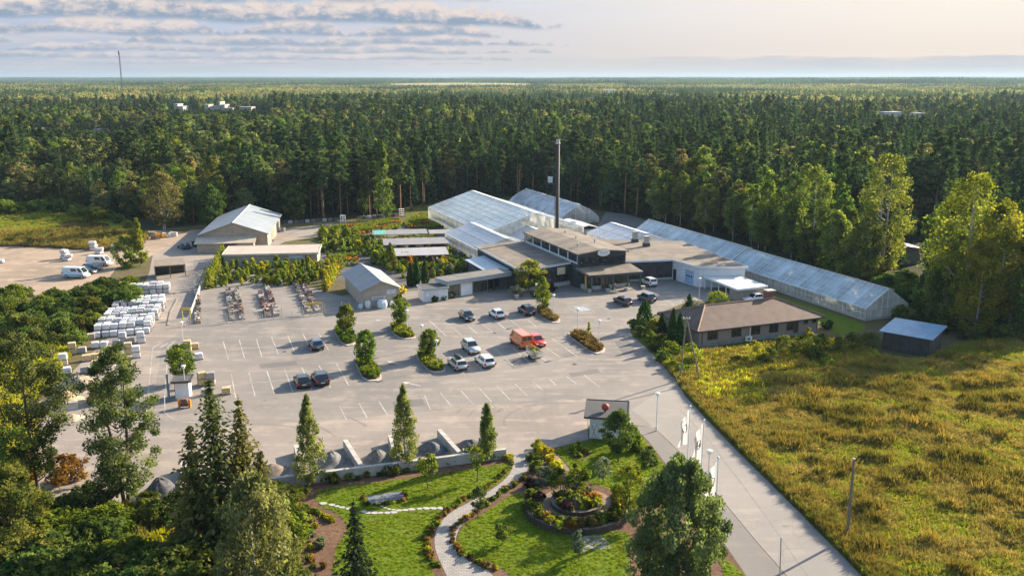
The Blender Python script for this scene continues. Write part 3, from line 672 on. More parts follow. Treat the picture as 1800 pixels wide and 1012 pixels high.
# the far woods: stands of trees, coarser with distance
def stand(nm, size, ntree, quads, leaf, mix):
    Ps = []; Ts = []; Ss = []; Ds = []; g = int(math.sqrt(ntree))
    return None
def lod(nm, h, r, base, n, leaf, mat, conic):
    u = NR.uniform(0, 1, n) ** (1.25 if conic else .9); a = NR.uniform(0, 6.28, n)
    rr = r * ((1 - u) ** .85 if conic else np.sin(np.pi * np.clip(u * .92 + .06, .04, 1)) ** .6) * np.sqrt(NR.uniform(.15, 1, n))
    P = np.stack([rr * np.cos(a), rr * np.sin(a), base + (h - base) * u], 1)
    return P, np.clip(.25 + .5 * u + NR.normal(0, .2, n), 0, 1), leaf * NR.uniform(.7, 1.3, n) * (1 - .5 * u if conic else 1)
def stands(nm, size, step, nq, leaf, nvar, mats):
    res = []
    for (mat, conic, label) in mats:
        for v in range(nvar):
            Ps = []; Ts = []; Ss = []
            for gx in np.arange(-size / 2, size / 2, step):
                for gy in np.arange(-size / 2, size / 2, step):
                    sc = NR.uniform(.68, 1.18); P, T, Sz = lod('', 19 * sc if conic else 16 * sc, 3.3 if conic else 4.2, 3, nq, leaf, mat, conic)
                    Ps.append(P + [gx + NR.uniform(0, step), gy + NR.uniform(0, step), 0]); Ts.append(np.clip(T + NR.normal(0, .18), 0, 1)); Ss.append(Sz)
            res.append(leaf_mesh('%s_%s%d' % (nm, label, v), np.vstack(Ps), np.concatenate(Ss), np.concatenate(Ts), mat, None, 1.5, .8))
    return res
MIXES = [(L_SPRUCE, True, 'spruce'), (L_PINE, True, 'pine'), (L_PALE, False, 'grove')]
def far_wood(name, y0, y1, size, meshes, nvar, label, open_fn=None, rise=0.0):
    P = []; Rz = []; Sc = []; Ix = []
    for x, y in jitter_grid(y0, y1, size * .97, .12, .62):
        n = big_noise(x, y, 330.0) * 1.2 + NR.normal(0, .12) + (.14 if x > .12 * y and y < 2000 else 0)
        kd = 0 if n < -.05 else (1 if n < .10 else 2)
        zs = NR.uniform(.85, 1.1) * (1 + .15 * big_noise(x, y + 777, 500))
        z = rise * max(0, big_noise(x + 50, y, 2600.0) + .25)
        cap = height_cap(x, y)
        if cap < 19 * zs: zs = cap / 19
        if open_fn and open_fn(x, y): continue
        P.append((x, y, z)); Rz.append(NR.integers(0, 4) * 1.5708); Sc.append((1, 1, zs)); Ix.append(kd * nvar + NR.integers(0, nvar))
    gn_scatter(name, P, Rz, Sc, Ix, meshes, label, 'forest')
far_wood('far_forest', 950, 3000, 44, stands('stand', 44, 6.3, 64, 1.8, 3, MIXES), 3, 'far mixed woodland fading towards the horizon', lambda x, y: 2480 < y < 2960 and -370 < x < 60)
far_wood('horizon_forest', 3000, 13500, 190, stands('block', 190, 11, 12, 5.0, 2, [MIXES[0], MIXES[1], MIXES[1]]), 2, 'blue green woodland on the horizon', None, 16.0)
fm = MB()
ring = [(-150 + 205 * math.cos(a), 2720 + 235 * math.sin(a)) for a in np.linspace(0, 6.283, 40)[:-1]]
fm.prism(ring, 0, [19 + (y - 2720) * .008 for x, y in ring]); tag(fm.build('meadow_hill', M("stubble_field", (.26, .22, .085), .95, .2, .02)), kind='structure')
# ------------------------------------------------------------------ buildings
def bld(name, label, cat, a0, b0, rot=0.0, group=None):
    return thing(name, label, cat, Sx(a0, b0), TH + rot, group)
def rect(x0, y0, x1, y1): return [(x0, y0), (x1, y0), (x1, y1), (x0, y1)]
FELT = M("roof_felt", (.150, .128, .104), .95, .2, .35, bump=.3, bscale=6, col2=(.180, .152, .122))
FELT_D = M("dark_roof_felt", (.075, .075, .078), .95, .15, .6)
CLAD_DARK = M("dark_cladding", (.052, .060, .066), .7, .2, .8, stripe=(0, .6, .75, .06))
CLAD_WHITE = M("white_panel", (.66, .68, .70), .7, .06, .5, stripe=(0, 1.2, .85, .03))
FASCIA = M("pale_fascia", (.55, .58, .62), .6, .06, 2)
PLINTH = M("pale_plinth", (.46, .44, .42), .9, .1, 2)
BROWN_WIN = M("shop_glass", (.028, .030, .030), .07, .5, .5, spec=.9, col2=(.06, .05, .045))
INT_WARM = M("shop_interior", (.30, .22, .14), .8, .5, 1.2, col2=(.12, .10, .08))
def window(root, p0, p1, z0, z1, out=.03, mat=None, frame=None, name='window', bars=0, fw=.09):
    """glazed opening on the wall line p0-p1 (outside is to the right of p0->p1): the pane with its frame as sub-part"""
    p0 = Vector(p0); p1 = Vector(p1); d = (p1 - p0).normalized(); n = Vector((d.y, -d.x)); L = (p1 - p0).length
    def q(s, o, z): r = p0 + d * s + n * o; return (r.x, r.y, z)
    g = MB(); g.face([q(0, out, z0), q(L, out, z0), q(L, out, z1), q(0, out, z1)]); w_ = g.build(name, mat or MAT_WIN, root)
    f = MB(); e = out + .05
    def bar(s0, s1, a, b): f.quadmesh([q(s0, out - .02, a), q(s1, out - .02, a), q(s1, out - .02, b), q(s0, out - .02, b), q(s0, e, a), q(s1, e, a), q(s1, e, b), q(s0, e, b)], [(4, 5, 6, 7), (0, 1, 5, 4), (1, 2, 6, 5), (2, 3, 7, 6), (3, 0, 4, 7)])
    bar(0, L, z0, z0 + fw); bar(0, L, z1 - fw, z1); bar(0, fw, z0 + fw, z1 - fw); bar(L - fw, L, z0 + fw, z1 - fw)
    for k_ in range(bars): s = L * (k_ + 1) / (bars + 1); bar(s - fw / 2, s + fw / 2, z0 + fw, z1 - fw)
    f.build('frame', frame or MAT_DARK, w_); return w_
def flat_roof(root, poly, z, th, mat, fas=FASCIA, name='roof', over=.0):
    zz = z if hasattr(z, '__len__') else [z] * len(poly)
    r_ = MB(); r_.prism(poly, [v - .02 for v in zz], [v + .03 for v in zz]); o = r_.build(name, mat, root)
    f = MB(); n = len(poly); cx = sum(p[0] for p in poly) / n; cy = sum(p[1] for p in poly) / n
    A = sum(poly[i][0] * poly[(i + 1) % n][1] - poly[(i + 1) % n][0] * poly[i][1] for i in range(n)); sg = 1 if A > 0 else -1
    for i in range(n):
        p, q = Vector(poly[i]), Vector(poly[(i + 1) % n]); d = (q - p).normalized(); nn = Vector((d.y, -d.x)) * sg
        a, b = p + nn * .004, q + nn * .004; a2, b2 = p + nn * .10 - d * .0, q + nn * .10; za, zb = zz[i], zz[(i + 1) % n]
        P = [(a.x, a.y), (b.x, b.y), (b2.x, b2.y), (a2.x, a2.y)]
        f.prism(P, [za - th, zb - th, zb - th, za - th], [za + .10, zb + .10, zb + .10, za + .10])
    f.build('fascia', fas, o); return o

# --- the garden shop
shop = bld('garden_shop', 'dark clad garden shop with stepped brown felt roofs and an oval sign over its entrance', 'shop', 13, 0)
def W(a, b): return (a - 13, b)
wing = [W(1.9, -1.0), W(12.75, 1.2), W(12.75, 26), W(2.2, 26)]
mb = MB(); mb.prism(wing, 0, 4.05); mb.build('left_wing_wall', CLAD_DARK, shop)
flat_roof(shop, [W(1.2, -1.6), W(12.72, .7), W(12.72, 26.4), W(1.6, 26.4)], [4.15, 4.5, 4.5, 4.15], .28, FELT, name='wing_roof')
mb = MB(); mb.prism([W(1.8, -1.1), W(12.7, 1.1), W(12.7, .9), W(1.8, -1.3)], 0, .75); mb.build('plinth', PLINTH, shop)
for s0, s1, z0, z1, mt in [(.38, .60, 1.0, 1.9, INT_WARM), (.62, .78, .9, 2.6, BROWN_WIN), (.08, .36, .9, 2.6, BROWN_WIN), (.80, .97, .9, 2.6, BROWN_WIN), (.38, .60, 2.1, 3.3, BROWN_WIN)]:
    A, B = Vector(W(1.9, -1.0)), Vector(W(12.75, 1.2)); window(shop, A.lerp(B, s0), A.lerp(B, s1), z0, z1, .05, mt, name='shop_window', bars=1)
A, B = Vector(W(1.9, -1.0)), Vector(W(12.75, 1.2)); d = (B - A).normalized(); n = Vector((d.y, -d.x)); mb = MB()
p = A.lerp(B, .70) + n * .3; q = A.lerp(B, .87) + n * .3; mb.prism([p, q, q + n * .12, p + n * .12], 2.35, 3.75); mb.build('notice_board', M("cream_board", (.62, .54, .38), .8, .06), shop)
hall = [W(12.8, -2.3), W(23.0, -2.3), W(23.0, 25), W(12.8, 25)]
# tall hall: solid base, glazed upper band on the left side and front, low ridge roof
mb = MB(); mb.prism(hall, 0, 4.62); mb.build('hall_wall', CLAD_DARK, shop)
mb = MB()
for (x0, y0, x1, y1) in ((-.2, -2.3, .08, -2.02), (9.92, -2.3, 10.2, -2.02), (-.2, 24.72, .08, 25), (9.92, 24.72, 10.0, 25)): mb.box(13 - 13 + x0, y0, 4.62, x1, y1, 6.75)
mb.box(-.0, 24.8, 4.62, 10, 25, 6.7); mb.box(9.9, -2.0, 4.62, 10.0, 24.7, 6.7); mb.build('upper_frame', CLAD_DARK, shop)
mb = MB(); mb.box(1.2, .6, 4.7, 9.4, 24, 6.4); mb.build('hall_interior', M("hall_inside", (.10, .085, .07), .9, .5, .8), shop)
CLERE = glassmat("clerestory_glass", (.03, .045, .055), .35, .06, .05)
for k_ in range(6):
    y1_, y0_ = 24.6 - k_ * 4.45, 24.6 - (k_ + 1) * 4.45 + .02
    window(shop, (-.17, y1_), (-.17, y0_), 4.75, 6.55, .0, CLERE, FASCIA, 'clerestory_window', 0, .2)
mb = MB(); mb.box(-.18, -2.3, 4.63, .0, 24.6, 4.76); mb.build('clerestory_sill', FASCIA, shop)
rf = MB()
ridge_x, zr = 4.6, 7.35
prof = [(-.55, 6.75), (ridge_x, zr), (10.6, 6.72)]
for (xa, za), (xb, zb) in zip(prof[:-1], prof[1:]):
    rf.quadmesh([(xa, -2.9, za), (xb, -2.9, zb), (xb, 25.4, zb), (xa, 25.4, za), (xa, -2.9, za - .26), (xb, -2.9, zb - .26), (xb, 25.4, zb - .26), (xa, 25.4, za - .26)], [(0, 1, 2, 3), (7, 6, 5, 4), (0, 4, 5, 1), (3, 2, 6, 7), (0, 3, 7, 4), (1, 5, 6, 2)])
roof_h = rf.build('hall_roof', FELT, shop)
vt = MB()
for x_, y_ in ((2.2, 3), (5.4, 10.5), (6.4, 18), (7.5, 6)): vt.lathe([(.12, 0), (.12, .55), (.24, .56), (.24, .75), (.02, .85)], (x_, y_, zr - .4), 8)
vt.build('roof_vent', MAT_GALV, roof_h)
# gable front above the canopy
mb = MB(); mb.face([(-.15, -2.42, 5.95), (10.15, -2.42, 5.95), (10.15, -2.42, 6.45), (ridge_x, -2.42, 7.05), (-.15, -2.42, 6.5)]); mb.build('gable_board', CLAD_DARK, shop)
for k_ in range(4): window(shop, (.1 + k_ * 2.5, -2.36), (.1 + (k_ + 1) * 2.5, -2.36), 4.1, 5.95, .05, CLERE, MAT_DARK, 'gable_window', 0, .08)
for i, (x_, z_) in enumerate([(.9, 4.55), (2.0, 5.15), (3.4, 4.7), (4.4, 5.3), (5.9, 4.85), (6.8, 5.45)]):
    pl = MB(); pl.lathe([(.30, 0), (.24, .16), (.08, .30), (.02, .34)], (x_, -1.6, z_), 10); pl.tube([(x_, -1.6, z_ + .34), (x_, -1.6, 6.3)], .012, 4)
    o = pl.build('pendant_lamp', M("cream_lamp_shade", (.80, .66, .42), .6, .05), shop)
# oval sign with its lettering
sg = MB(); N_ = 28
for (rx, rz_, y0_, y1_) in ((1.38, .72, -2.92, -2.98),):
    f0 = [(5.0 + rx * math.cos(t_), y0_, 6.72 + rz_ * math.sin(t_)) for t_ in np.linspace(0, 2 * math.pi, N_ + 1)[:-1]]; f1 = [(x_, y1_, z_) for x_, _, z_ in f0]
    sg.face(f1); sg.face(f0[::-1])
    for i in range(N_): sg.face([f0[i], f0[(i + 1) % N_], f1[(i + 1) % N_], f1[i]])
sign = sg.build('sign', M("sign_white", (.80, .80, .78), .5, .02), shop)
def stroke(name, pts, r_, mat, parent):
    m_ = MB(); m_.tube(pts, r_, 5); return m_.build(name, mat, parent)
ring_ = [(5.0 + 1.38 * math.cos(t_), -2.98, 6.72 + .72 * math.sin(t_)) for t_ in np.linspace(0, 2 * math.pi, 33)]
stroke('sign_rim', ring_, .05, M("sign_green", (.06, .20, .12), .5, .05), sign)
wv = [(5.0 - .85 + 1.7 * s, -3.0, 6.80 + .13 * math.sin(s * 38) * (1 - .5 * s) + .05 * math.sin(s * 9)) for s in np.linspace(0, 1, 60)]
stroke('sign_lettering', wv, .028, M("sign_red", (.40, .05, .07), .5, .05), sign)
stroke('sign_flourish', [(5.0 - .8 + 1.6 * s, -3.0, 6.42 + .06 * math.sin(s * 16)) for s in np.linspace(0, 1, 30)], .022, M("sign_green"  , (.06, .20, .12), .5), sign)
# entrance porch and canopy
mb = MB(); mb.prism([(.4, -2.45), (9.8, -2.45), (9.8, -5.0), (.4, -5.0)], 0, .8); mb.build('porch_base', PLINTH, shop)
for x0_, x1_ in ((.5, 1.9), (2.0, 3.4), (4.9, 6.3), (6.4, 8.0), (8.1, 9.7)): window(shop, (x0_, -5.0), (x1_, -5.0), .8, 2.75, .03, CLERE, MAT_DARK, 'porch_window', 0)
window(shop, (3.5, -5.0), (4.8, -5.0), .02, 2.6, .04, BROWN_WIN, M("door_frame", (.25, .20, .12), .6), 'entrance_door', 1)
mb = MB(); mb.box(.9, -4.5, .8, 9.4, -3.0, 2.6); mb.build('porch_interior', INT_WARM, shop)
cn = MB(); cpts = [(-.8, -2.45), (.3, -6.6), (5.2, -7.1), (11.6, -7.2), (11.2, -2.45)]
cn.prism(cpts, [3.75, 2.95, 2.95, 2.95, 3.75], [4.05, 3.3, 3.3, 3.3, 4.05]); can = cn.build('canopy', FELT, shop)
fm_ = MB()
for p, q in zip(cpts[1:-2], cpts[2:-1]):
    d = (Vector(q) - Vector(p)).normalized(); n = Vector((d.y, -d.x)) * .08; fm_.prism([p, q, (q[0] + n.x, q[1] + n.y), (p[0] + n.x, p[1] + n.y)], 2.85, 3.34)
fm_.build('fascia', CLAD_DARK, can)
for x_, y_ in ((.9, -6.2), (5.2, -6.7), (8.4, -6.7), (11.1, -6.8)):
    c_ = MB(); c_.box(x_ - .12, y_ - .12, 0, x_ + .12, y_ + .12, 2.95); c_.build('column', M("green_column", (.06, .12, .09), .6), can)
c_ = MB(); c_.box(-.05, -5.4, 0, .17, -5.2, 3.1); c_.build('column', M("yellow_column", (.55, .38, .10), .6), can)
# right-hand block with the white loading wall
RB = [W(23.1, -.7), W(34.2, -2.1), W(35.0, -10.2), W(43.0, -14.0), W(45.6, 13.5), W(23.1, 17)]
mb = MB(); mb.prism(RB, 0, 3.95); mb.build('right_block_wall', CLAD_DARK, shop)
over_ = [W(23.06, -1.3), W(33.6, -2.8), W(34.4, -10.7), W(43.2, -14.7), W(46.2, 14), W(36, 17.5), W(23.06, 26)]
flat_roof(shop, over_, [4.3, 4.2, 4.2, 4.2, 4.3, 4.5, 4.6], .3, FELT, CLAD_WHITE, 'right_block_roof')
for (p, q) in ((RB[1], RB[2]), (RB[2], RB[3])):
    d = (Vector(q) - Vector(p)).normalized(); n = Vector((d.y, -d.x)) * -.0; n = Vector((-d.y, d.x)); n = -n
    out = Vector((d.y, -d.x)); mb = MB(); mb.prism([Vector(p) + out * .01, Vector(q) + out * .01, Vector(q) + out * .09, Vector(p) + out * .09], 0, 3.98); mb.build('white_wall', CLAD_WHITE, shop)
A, B = Vector(RB[0]), Vector(RB[1])
for s0, s1, mt in ((.0, .16, BROWN_WIN), (.19, .40, BROWN_WIN), (.43, .62, BROWN_WIN), (.65, .97, BROWN_WIN)): window(shop, A.lerp(B, s0 + .02), A.lerp(B, s1), .5, 2.9, .05, mt, name='shop_window', bars=1)
d = (B - A).normalized(); n = Vector((d.y, -d.x)); mb = MB(); mb.prism([A, B, B + n * .12, A + n * .12], 0, .42); mb.build('plinth', PLINTH, shop)
A, B = Vector(RB[1]), Vector(RB[2])
dw = window(shop, A.lerp(B, .50), A.lerp(B, .86), .02, 3.0, .11, M("blue_door", (.30, .42, .58), .6, .06, 1, stripe=(2, .6, .8, .06)), FASCIA, 'loading_door', 0, .12)
d = (B - A).normalized(); n = Vector((d.y, -d.x))
for k_ in range(3):
    p = A.lerp(B, .56 + k_ * .09) + n * .13; q = A.lerp(B, .61 + k_ * .09) + n * .13; m_ = MB(); m_.face([(p.x, p.y, 1.5), (q.x, q.y, 1.5), (q.x, q.y, 1.85), (p.x, p.y, 1.85)]); m_.build('door_pane', MAT_WIN, dw)
window(shop, A.lerp(B, .05), A.lerp(B, .16), .02, 2.2, .11, MAT_DARK, MAT_DARK, 'side_door')
for i, (px_, py_, hh_) in enumerate([(1116, 425, 1.5), (1136, 432, 1.3)]):
    a_, b_ = GL(px_, py_, 4.55); v_ = MB(); v_.box(a_ - 13 - .6, b_ - .6, 4.4, a_ - 13 + .6, b_ + .6, 5.2, 0); v_.box(a_ - 13 - .45, b_ - .45, 5.2, a_ - 13 + .45, b_ + .45, 5.2 + hh_, 1); v_.box(a_ - 13 - .62, b_ - .62, 5.25 + hh_, a_ - 13 + .62, b_ + .62, 5.4 + hh_, 1); v_.build('roof_fan', [FELT_D, MAT_GALV], shop)
# side shelter with ribbed roof beside the left wing
sh = bld('ribbed_roof_walkway', 'low walkway with a ribbed blue grey roof beside the left wing of the shop', 'walkway', -1.5, 14)
mb = MB(); mb.quadmesh([(-1.3, -9, 2.6), (3.0, -9, 3.2), (3.0, 6, 3.2), (-1.3, 6, 2.6), (-1.3, -9, 2.5), (3.0, -9, 3.1), (3.0, 6, 3.1), (-1.3, 6, 2.5)], [(0, 1, 2, 3), (7, 6, 5, 4), (0, 4, 5, 1), (3, 2, 6, 7), (0, 3, 7, 4), (1, 5, 6, 2)])
mb.build('roof', M("ribbed_sheet", (.40, .45, .50), .5, .08, .5, stripe=(1, .5, .55, .18)), sh)
for y_ in (-8.7, -4, 1, 5.7):
    c_ = MB(); c_.box(-1.2, y_ - .06, 0, -1.08, y_ + .06, 2.55); c_.build('post', MAT_GALV, sh)
# --- entrance annex with its flat roof
an = bld('entrance_annex', 'low flat roofed entrance annex with a white roller door and open gateway', 'annex', -13.4, -1.4)
AP = [(.0, .0), (13.9, 3.5), (13.8, 7.6), (-.3, 3.5)]
A, B = Vector(AP[0]), Vector(AP[1]); dA = (B - A).normalized(); nA = Vector((-dA.y, dA.x))
def AQ(s, o): r_ = A + dA * s + nA * o; return (r_.x, r_.y)
mb = MB(); mb.prism([AQ(.2, .2), AQ(9.2, .2), AQ(9.2, 3.4), AQ(.2, 3.4)], 0, 2.9); mb.build('wall', M("annex_grey", (.20, .21, .20), .85, .2, 1), an)
flat_roof(an, [AQ(-.2, -.3), AQ(14.3, -.3), AQ(14.3, 3.9), AQ(-.2, 3.9)], 3.3, .75, M("annex_felt", (.15, .14, .13), .95, .15, .5), M("annex_fascia", (.30, .33, .34), .7, .08), 'roof')
window(an, AQ(3.0, .2), AQ(5.6, .2), .03, 2.5, .06, MAT_WHITE, FASCIA, 'roller_door', 0)
window(an, AQ(.4, .2), AQ(2.8, .2), .3, 2.5, .05, M("planted_trellis", (.14, .13, .08), .9, .6, 4), MAT_WOOD, 'trellis_panel', 3)
window(an, AQ(5.9, .2), AQ(9.0, .2), .3, 2.5, .05, BROWN_WIN, MAT_DARK, 'shop_window', 2)
for s_ in (10.6, 12.2, 13.9):
    c_ = MB(); x_, y_ = AQ(s_, .2); c_.box(x_ - .1, y_ - .1, 0, x_ + .1, y_ + .1, 2.6); c_.build('post', MAT_DARK, an)
mb = MB(); mb.prism([AQ(9.3, 3.2), AQ(13.9, 3.2), AQ(13.9, 3.35), AQ(9.3, 3.35)], 0, 2.6); mb.build('back_screen', MAT_DARK, an)
wb = bld('white_store_box', 'small white rendered store with a dark flat roof beside the entrance annex', 'store', -18.4, -2.7)
mb = MB(); mb.prism(rect(.1, .1, 4.75, 3.6), 0, 2.3); mb.build('wall', M("white_render", (.62, .63, .66), .85, .06, 1), wb)
flat_roof(wb, rect(-.1, -.1, 4.85, 3.8), 2.45, .2, FELT_D, M("annex_fascia", (.3, .33, .34)), 'roof')
window(wb, (.5, .1), (1.2, .1), .9, 1.9, .03, MAT_WHITE, FASCIA, 'notice')
# --- glasshouses
GL_ROOF = glassmat("greenhouse_roof_glass", (.66, .75, .78), .22, .14, .30, .06, .25, (.7, 1.0, .0))
GL_ROOF2 = glassmat("greenhouse_roof_panes", (.60, .70, .77), .22, .10, .30, .24, .35, (.0, 1.1, .0))
GL_MILK = glassmat("milky_roof_sheet", (.62, .66, .76), .15, .2, .40, .05, .3)
GL_WALL = glassmat("greenhouse_wall_glass", (.80, .77, .70), .34, .12, .6, .15, .5, (1.0, 1.0, .9))
GL_FILM = glassmat("plastic_film", (.60, .64, .74), .14, .16, .4, .22, .35)
BAR = M("glazing_bar", (.66, .67, .67), .5, .08, 2)
def glasshouse(name, label, a0, b0, wd, ln, eave, ridge, roof_mat, wall_mat, cap=True, step=1.0, rows=3, split=None, capside=1.0, inner=True, bw=.05):
    t = bld(name, label, 'greenhouse', a0, b0); h = wd / 2
    for nm, pts in (('roof_glass', [(0, 0, eave), (h, 0, ridge), (h, ln, ridge), (0, ln, eave)]), ('roof_glass', [(wd, ln, eave), (h, ln, ridge), (h, 0, ridge), (wd, 0, eave)])):
        m_ = MB(); m_.face(pts if nm and pts[0][0] != 0 else pts); m_.build(nm, roof_mat, t)
    for nm, pts in (('side_glass', [(0, ln, .35), (0, 0, .35), (0, 0, eave), (0, ln, eave)]), ('side_glass', [(wd, 0, .35), (wd, ln, .35), (wd, ln, eave), (wd, 0, eave)])):
        m_ = MB(); m_.face(pts); m_.build(nm, wall_mat, t)
    for y_ in (0, ln):
        m_ = MB(); m_.face([(0, y_, .35), (wd, y_, .35), (wd, y_, eave), (h, y_, ridge), (0, y_, eave)]); m_.build('gable_glass', wall_mat, t)
    m_ = MB(); m_.box(-.06, -.06, 0, wd + .06, .06, .36); m_.box(-.06, ln - .06, 0, wd + .06, ln + .06, .36); m_.box(-.06, .07, 0, .06, ln - .07, .36); m_.box(wd - .06, .07, 0, wd + .06, ln - .07, .36); m_.build('base_wall', MAT_CONC, t)
    f = MB(); n = max(2, int(round(ln / step)))
    for i in range(n + 1):
        y_ = ln * i / n
        for s in (0, 1):
            x0 = wd * s; f.tube([(x0, y_, .3), (x0, y_, eave)], bw, 4); f.tube([(x0, y_, eave + .02), (h, y_, ridge + .02)], bw * (1.4 if i % 4 == 0 else .75), 4)
    for k_ in range(1, rows + 1):
        u = k_ / (rows + 1)
        for s in (-1, 1): f.tube([(h + s * h * u, 0, ridge + (eave - ridge) * u + .02), (h + s * h * u, ln, ridge + (eave - ridge) * u + .02)], bw * .8, 4)
    for s in (0, 1):
        f.tube([(wd * s, 0, eave), (wd * s, ln, eave)], bw * 1.8, 5); f.tube([(wd * s, 0, .35 + (eave - .35) * .5), (wd * s, ln, .35 + (eave - .35) * .5)], bw * .8, 4)
    for y_ in (0, ln):
        m2 = max(4, int(wd / 1.1))
        for i in range(1, m2):
            x_ = wd * i / m2; zt = eave + (ridge - eave) * (1 - abs(x_ - h) / h); f.tube([(x_, y_, .3), (x_, y_, zt)], bw * .8, 4)
        f.tube([(0, y_, eave), (wd, y_, eave)], bw * 1.2, 4); f.tube([(0, y_, eave), (h, y_, ridge), (wd, y_, eave)], bw * 1.8, 5)
    f.build('frame', BAR, t)
    if cap:
        c_ = MB(); c_.quadmesh([(h - .15, -.05, ridge + .14), (h + 1.2, -.05, ridge + .14 - 1.2 * (ridge - eave) / h * .5), (h + 1.2, ln, ridge + .14 - 1.2 * (ridge - eave) / h * .5), (h - .15, ln, ridge + .14), (h - .15, -.05, ridge + .02), (h + 1.2, -.05, ridge + .0 - 1.2 * (ridge - eave) / h * .5), (h + 1.2, ln, ridge - 1.2 * (ridge - eave) / h * .5), (h - .15, ln, ridge + .02)], [(0, 1, 2, 3), (7, 6, 5, 4), (0, 4, 5, 1), (3, 2, 6, 7), (0, 3, 7, 4), (1, 5, 6, 2)])
        c_.build('ridge_vent', M("pale_vent", (.62, .62, .60), .5, .06, 2), t)
    fl_ = MB(); fl_.face([(.1, .1, .03), (wd - .1, .1, .03), (wd - .1, ln - .1, .03), (.1, ln - .1, .03)]); fl_.build('floor', M('pale_floor', (.52, .49, .44), .9, .15, .4), t)  # pale floor added to bounce sunlight and brighten the greenhouse inside
    if inner:
        for i, x_ in enumerate(np.linspace(wd * .18, wd * .82, 3)):
            b_ = MB(); b_.box(x_ - wd * .09, 1.0, .55, x_ + wd * .09, ln - 1, .8); b_.build('growing_bench', M("bench_plants", (.20, .20, .16), .9, .45, .6, col2=(.10, .15, .05)), t)
    return t
glasshouse('greenhouse', 'large milky blue glasshouse, tallest and nearest the wood', 9.8, 42.5, 26, 47.5, 3.9, 8.0, GL_ROOF, GL_WALL, step=1.5, rows=6)
glasshouse('greenhouse', 'small pale glasshouse with a cream ridge strip behind the nursery canopies', 2.6, 27.2, 13, 24, 3.0, 5.2, GL_MILK, GL_WALL, step=2.0, rows=1)
glasshouse('greenhouse', 'plain white gabled glasshouse squeezed between the two larger ones', 16.2, 36, 9, 16, 3.0, 5.0, GL_MILK, GL_WALL, step=2.6, rows=0, inner=False)
glasshouse('greenhouse', 'broad white glasshouse roof behind the rooftop fans', 34.2, 20.5, 12.6, 17, 3.4, 5.4, GL_MILK, GL_WALL, step=2.8, rows=1, inner=False)
glasshouse('greenhouse', 'long low glasshouse stretching from the shop to the dry field', 47.2, -42.2, 9.2, 39.4, 2.1, 5.2, GL_ROOF2, GL_WALL, step=1.1, rows=4)
glasshouse('greenhouse', 'far half of the long low glasshouse behind the white loading wall', 47.0, -2.5, 9.5, 41, 2.3, 5.45, GL_ROOF2, GL_WALL, step=1.1, rows=3)
# polytunnel
pt = bld('polytunnel', 'round roofed plastic tunnel with striped film behind the chimney', 'greenhouse', 41.8, 69.5); PW, PL, PH = 12.0, 40.0, 5.2
arc = [(PW / 2 + PW / 2 * u_, .9 + (PH - .9) * (.55 * (1 - abs(u_)) + .45 * math.sqrt(1 - u_ * u_))) for u_ in [-1, -.985, -.95, -.88, -.78, -.62, -.42, -.2, 0, .2, .42, .62, .78, .88, .95, .985, 1]]
m_ = MB()
for (x0, z0), (x1, z1) in zip(arc[:-1], arc[1:]): m_.face([(x0, 0, z0), (x1, 0, z1), (x1, PL, z1), (x0, PL, z0)])
m_.face([(0, PL, 0), (0, 0, 0), (0, 0, .9), (0, PL, .9)]); m_.face([(PW, 0, 0), (PW, PL, 0), (PW, PL, .9), (PW, 0, .9)])
FILM = glassmat("striped_film", (.66, .70, .78), .06, .15, .4, .30, .3, None); m_.build('film_cover', FILM, pt)
for y_ in (0, PL):
    g_ = MB(); g_.face([(0, y_, 0)] + [(x_, y_, z_) for x_, z_ in arc] + [(PW, y_, 0)]); g_.build('end_wall', GL_WALL, pt)
f = MB()
for i in range(17):
    y_ = PL * i / 16; f.tube([(x_, y_, z_ + .03) for x_, z_ in arc], .07, 4)
f.tube([(PW / 2, 0, PH + .1), (PW / 2, PL, PH + .1)], .16, 4)
for x_ in (3, 4.6, 7.4, 9): f.tube([(x_, -.03, 0), (x_, -.03, PH * .82)], .07, 4)
f.tube([(3, -.03, 3), (9, -.03, 3)], .07, 4); f.build('hoop_frame', BAR, pt)
# small white roofed boiler house
bh = bld('boiler_house', 'small boiler house with a white sloping roof beside the chimney', 'boiler house', 33.5, 43.5)
m_ = MB(); m_.prism(rect(.2, .2, 7.6, 12), 0, 2.9); m_.build('wall', M("grey_render", (.33, .35, .37), .9, .1, 1), bh)
m_ = MB(); m_.quadmesh([(0, 0, 3.3), (4.2, 0, 4.0), (4.2, 12.3, 4.0), (0, 12.3, 3.3), (0, 0, 3.1), (4.2, 0, 3.8), (4.2, 12.3, 3.8), (0, 12.3, 3.1)], [(0, 1, 2, 3), (7, 6, 5, 4), (0, 4, 5, 1), (3, 2, 6, 7), (0, 3, 7, 4), (1, 5, 6, 2)]); r1 = m_.build('roof', M("white_sheet_roof", (.72, .72, .74), .6, .1, .4), bh)
m_ = MB(); m_.quadmesh([(4.2, 0, 4.0), (8, 0, 3.0), (8, 12.3, 3.0), (4.2, 12.3, 4.0), (4.2, 0, 3.8), (8, 0, 2.8), (8, 12.3, 2.8), (4.2, 12.3, 3.8)], [(0, 1, 2, 3), (7, 6, 5, 4), (0, 4, 5, 1), (3, 2, 6, 7), (0, 3, 7, 4), (1, 5, 6, 2)]); m_.build('roof', M("grey_sheet_roof", (.28, .30, .32), .6, .1, .4), bh)
m_ = MB(); m_.box(2.0, 5, 3.72, 3.0, 6.2, 4.3); m_.build('roof_hatch', MAT_GALV, r1)
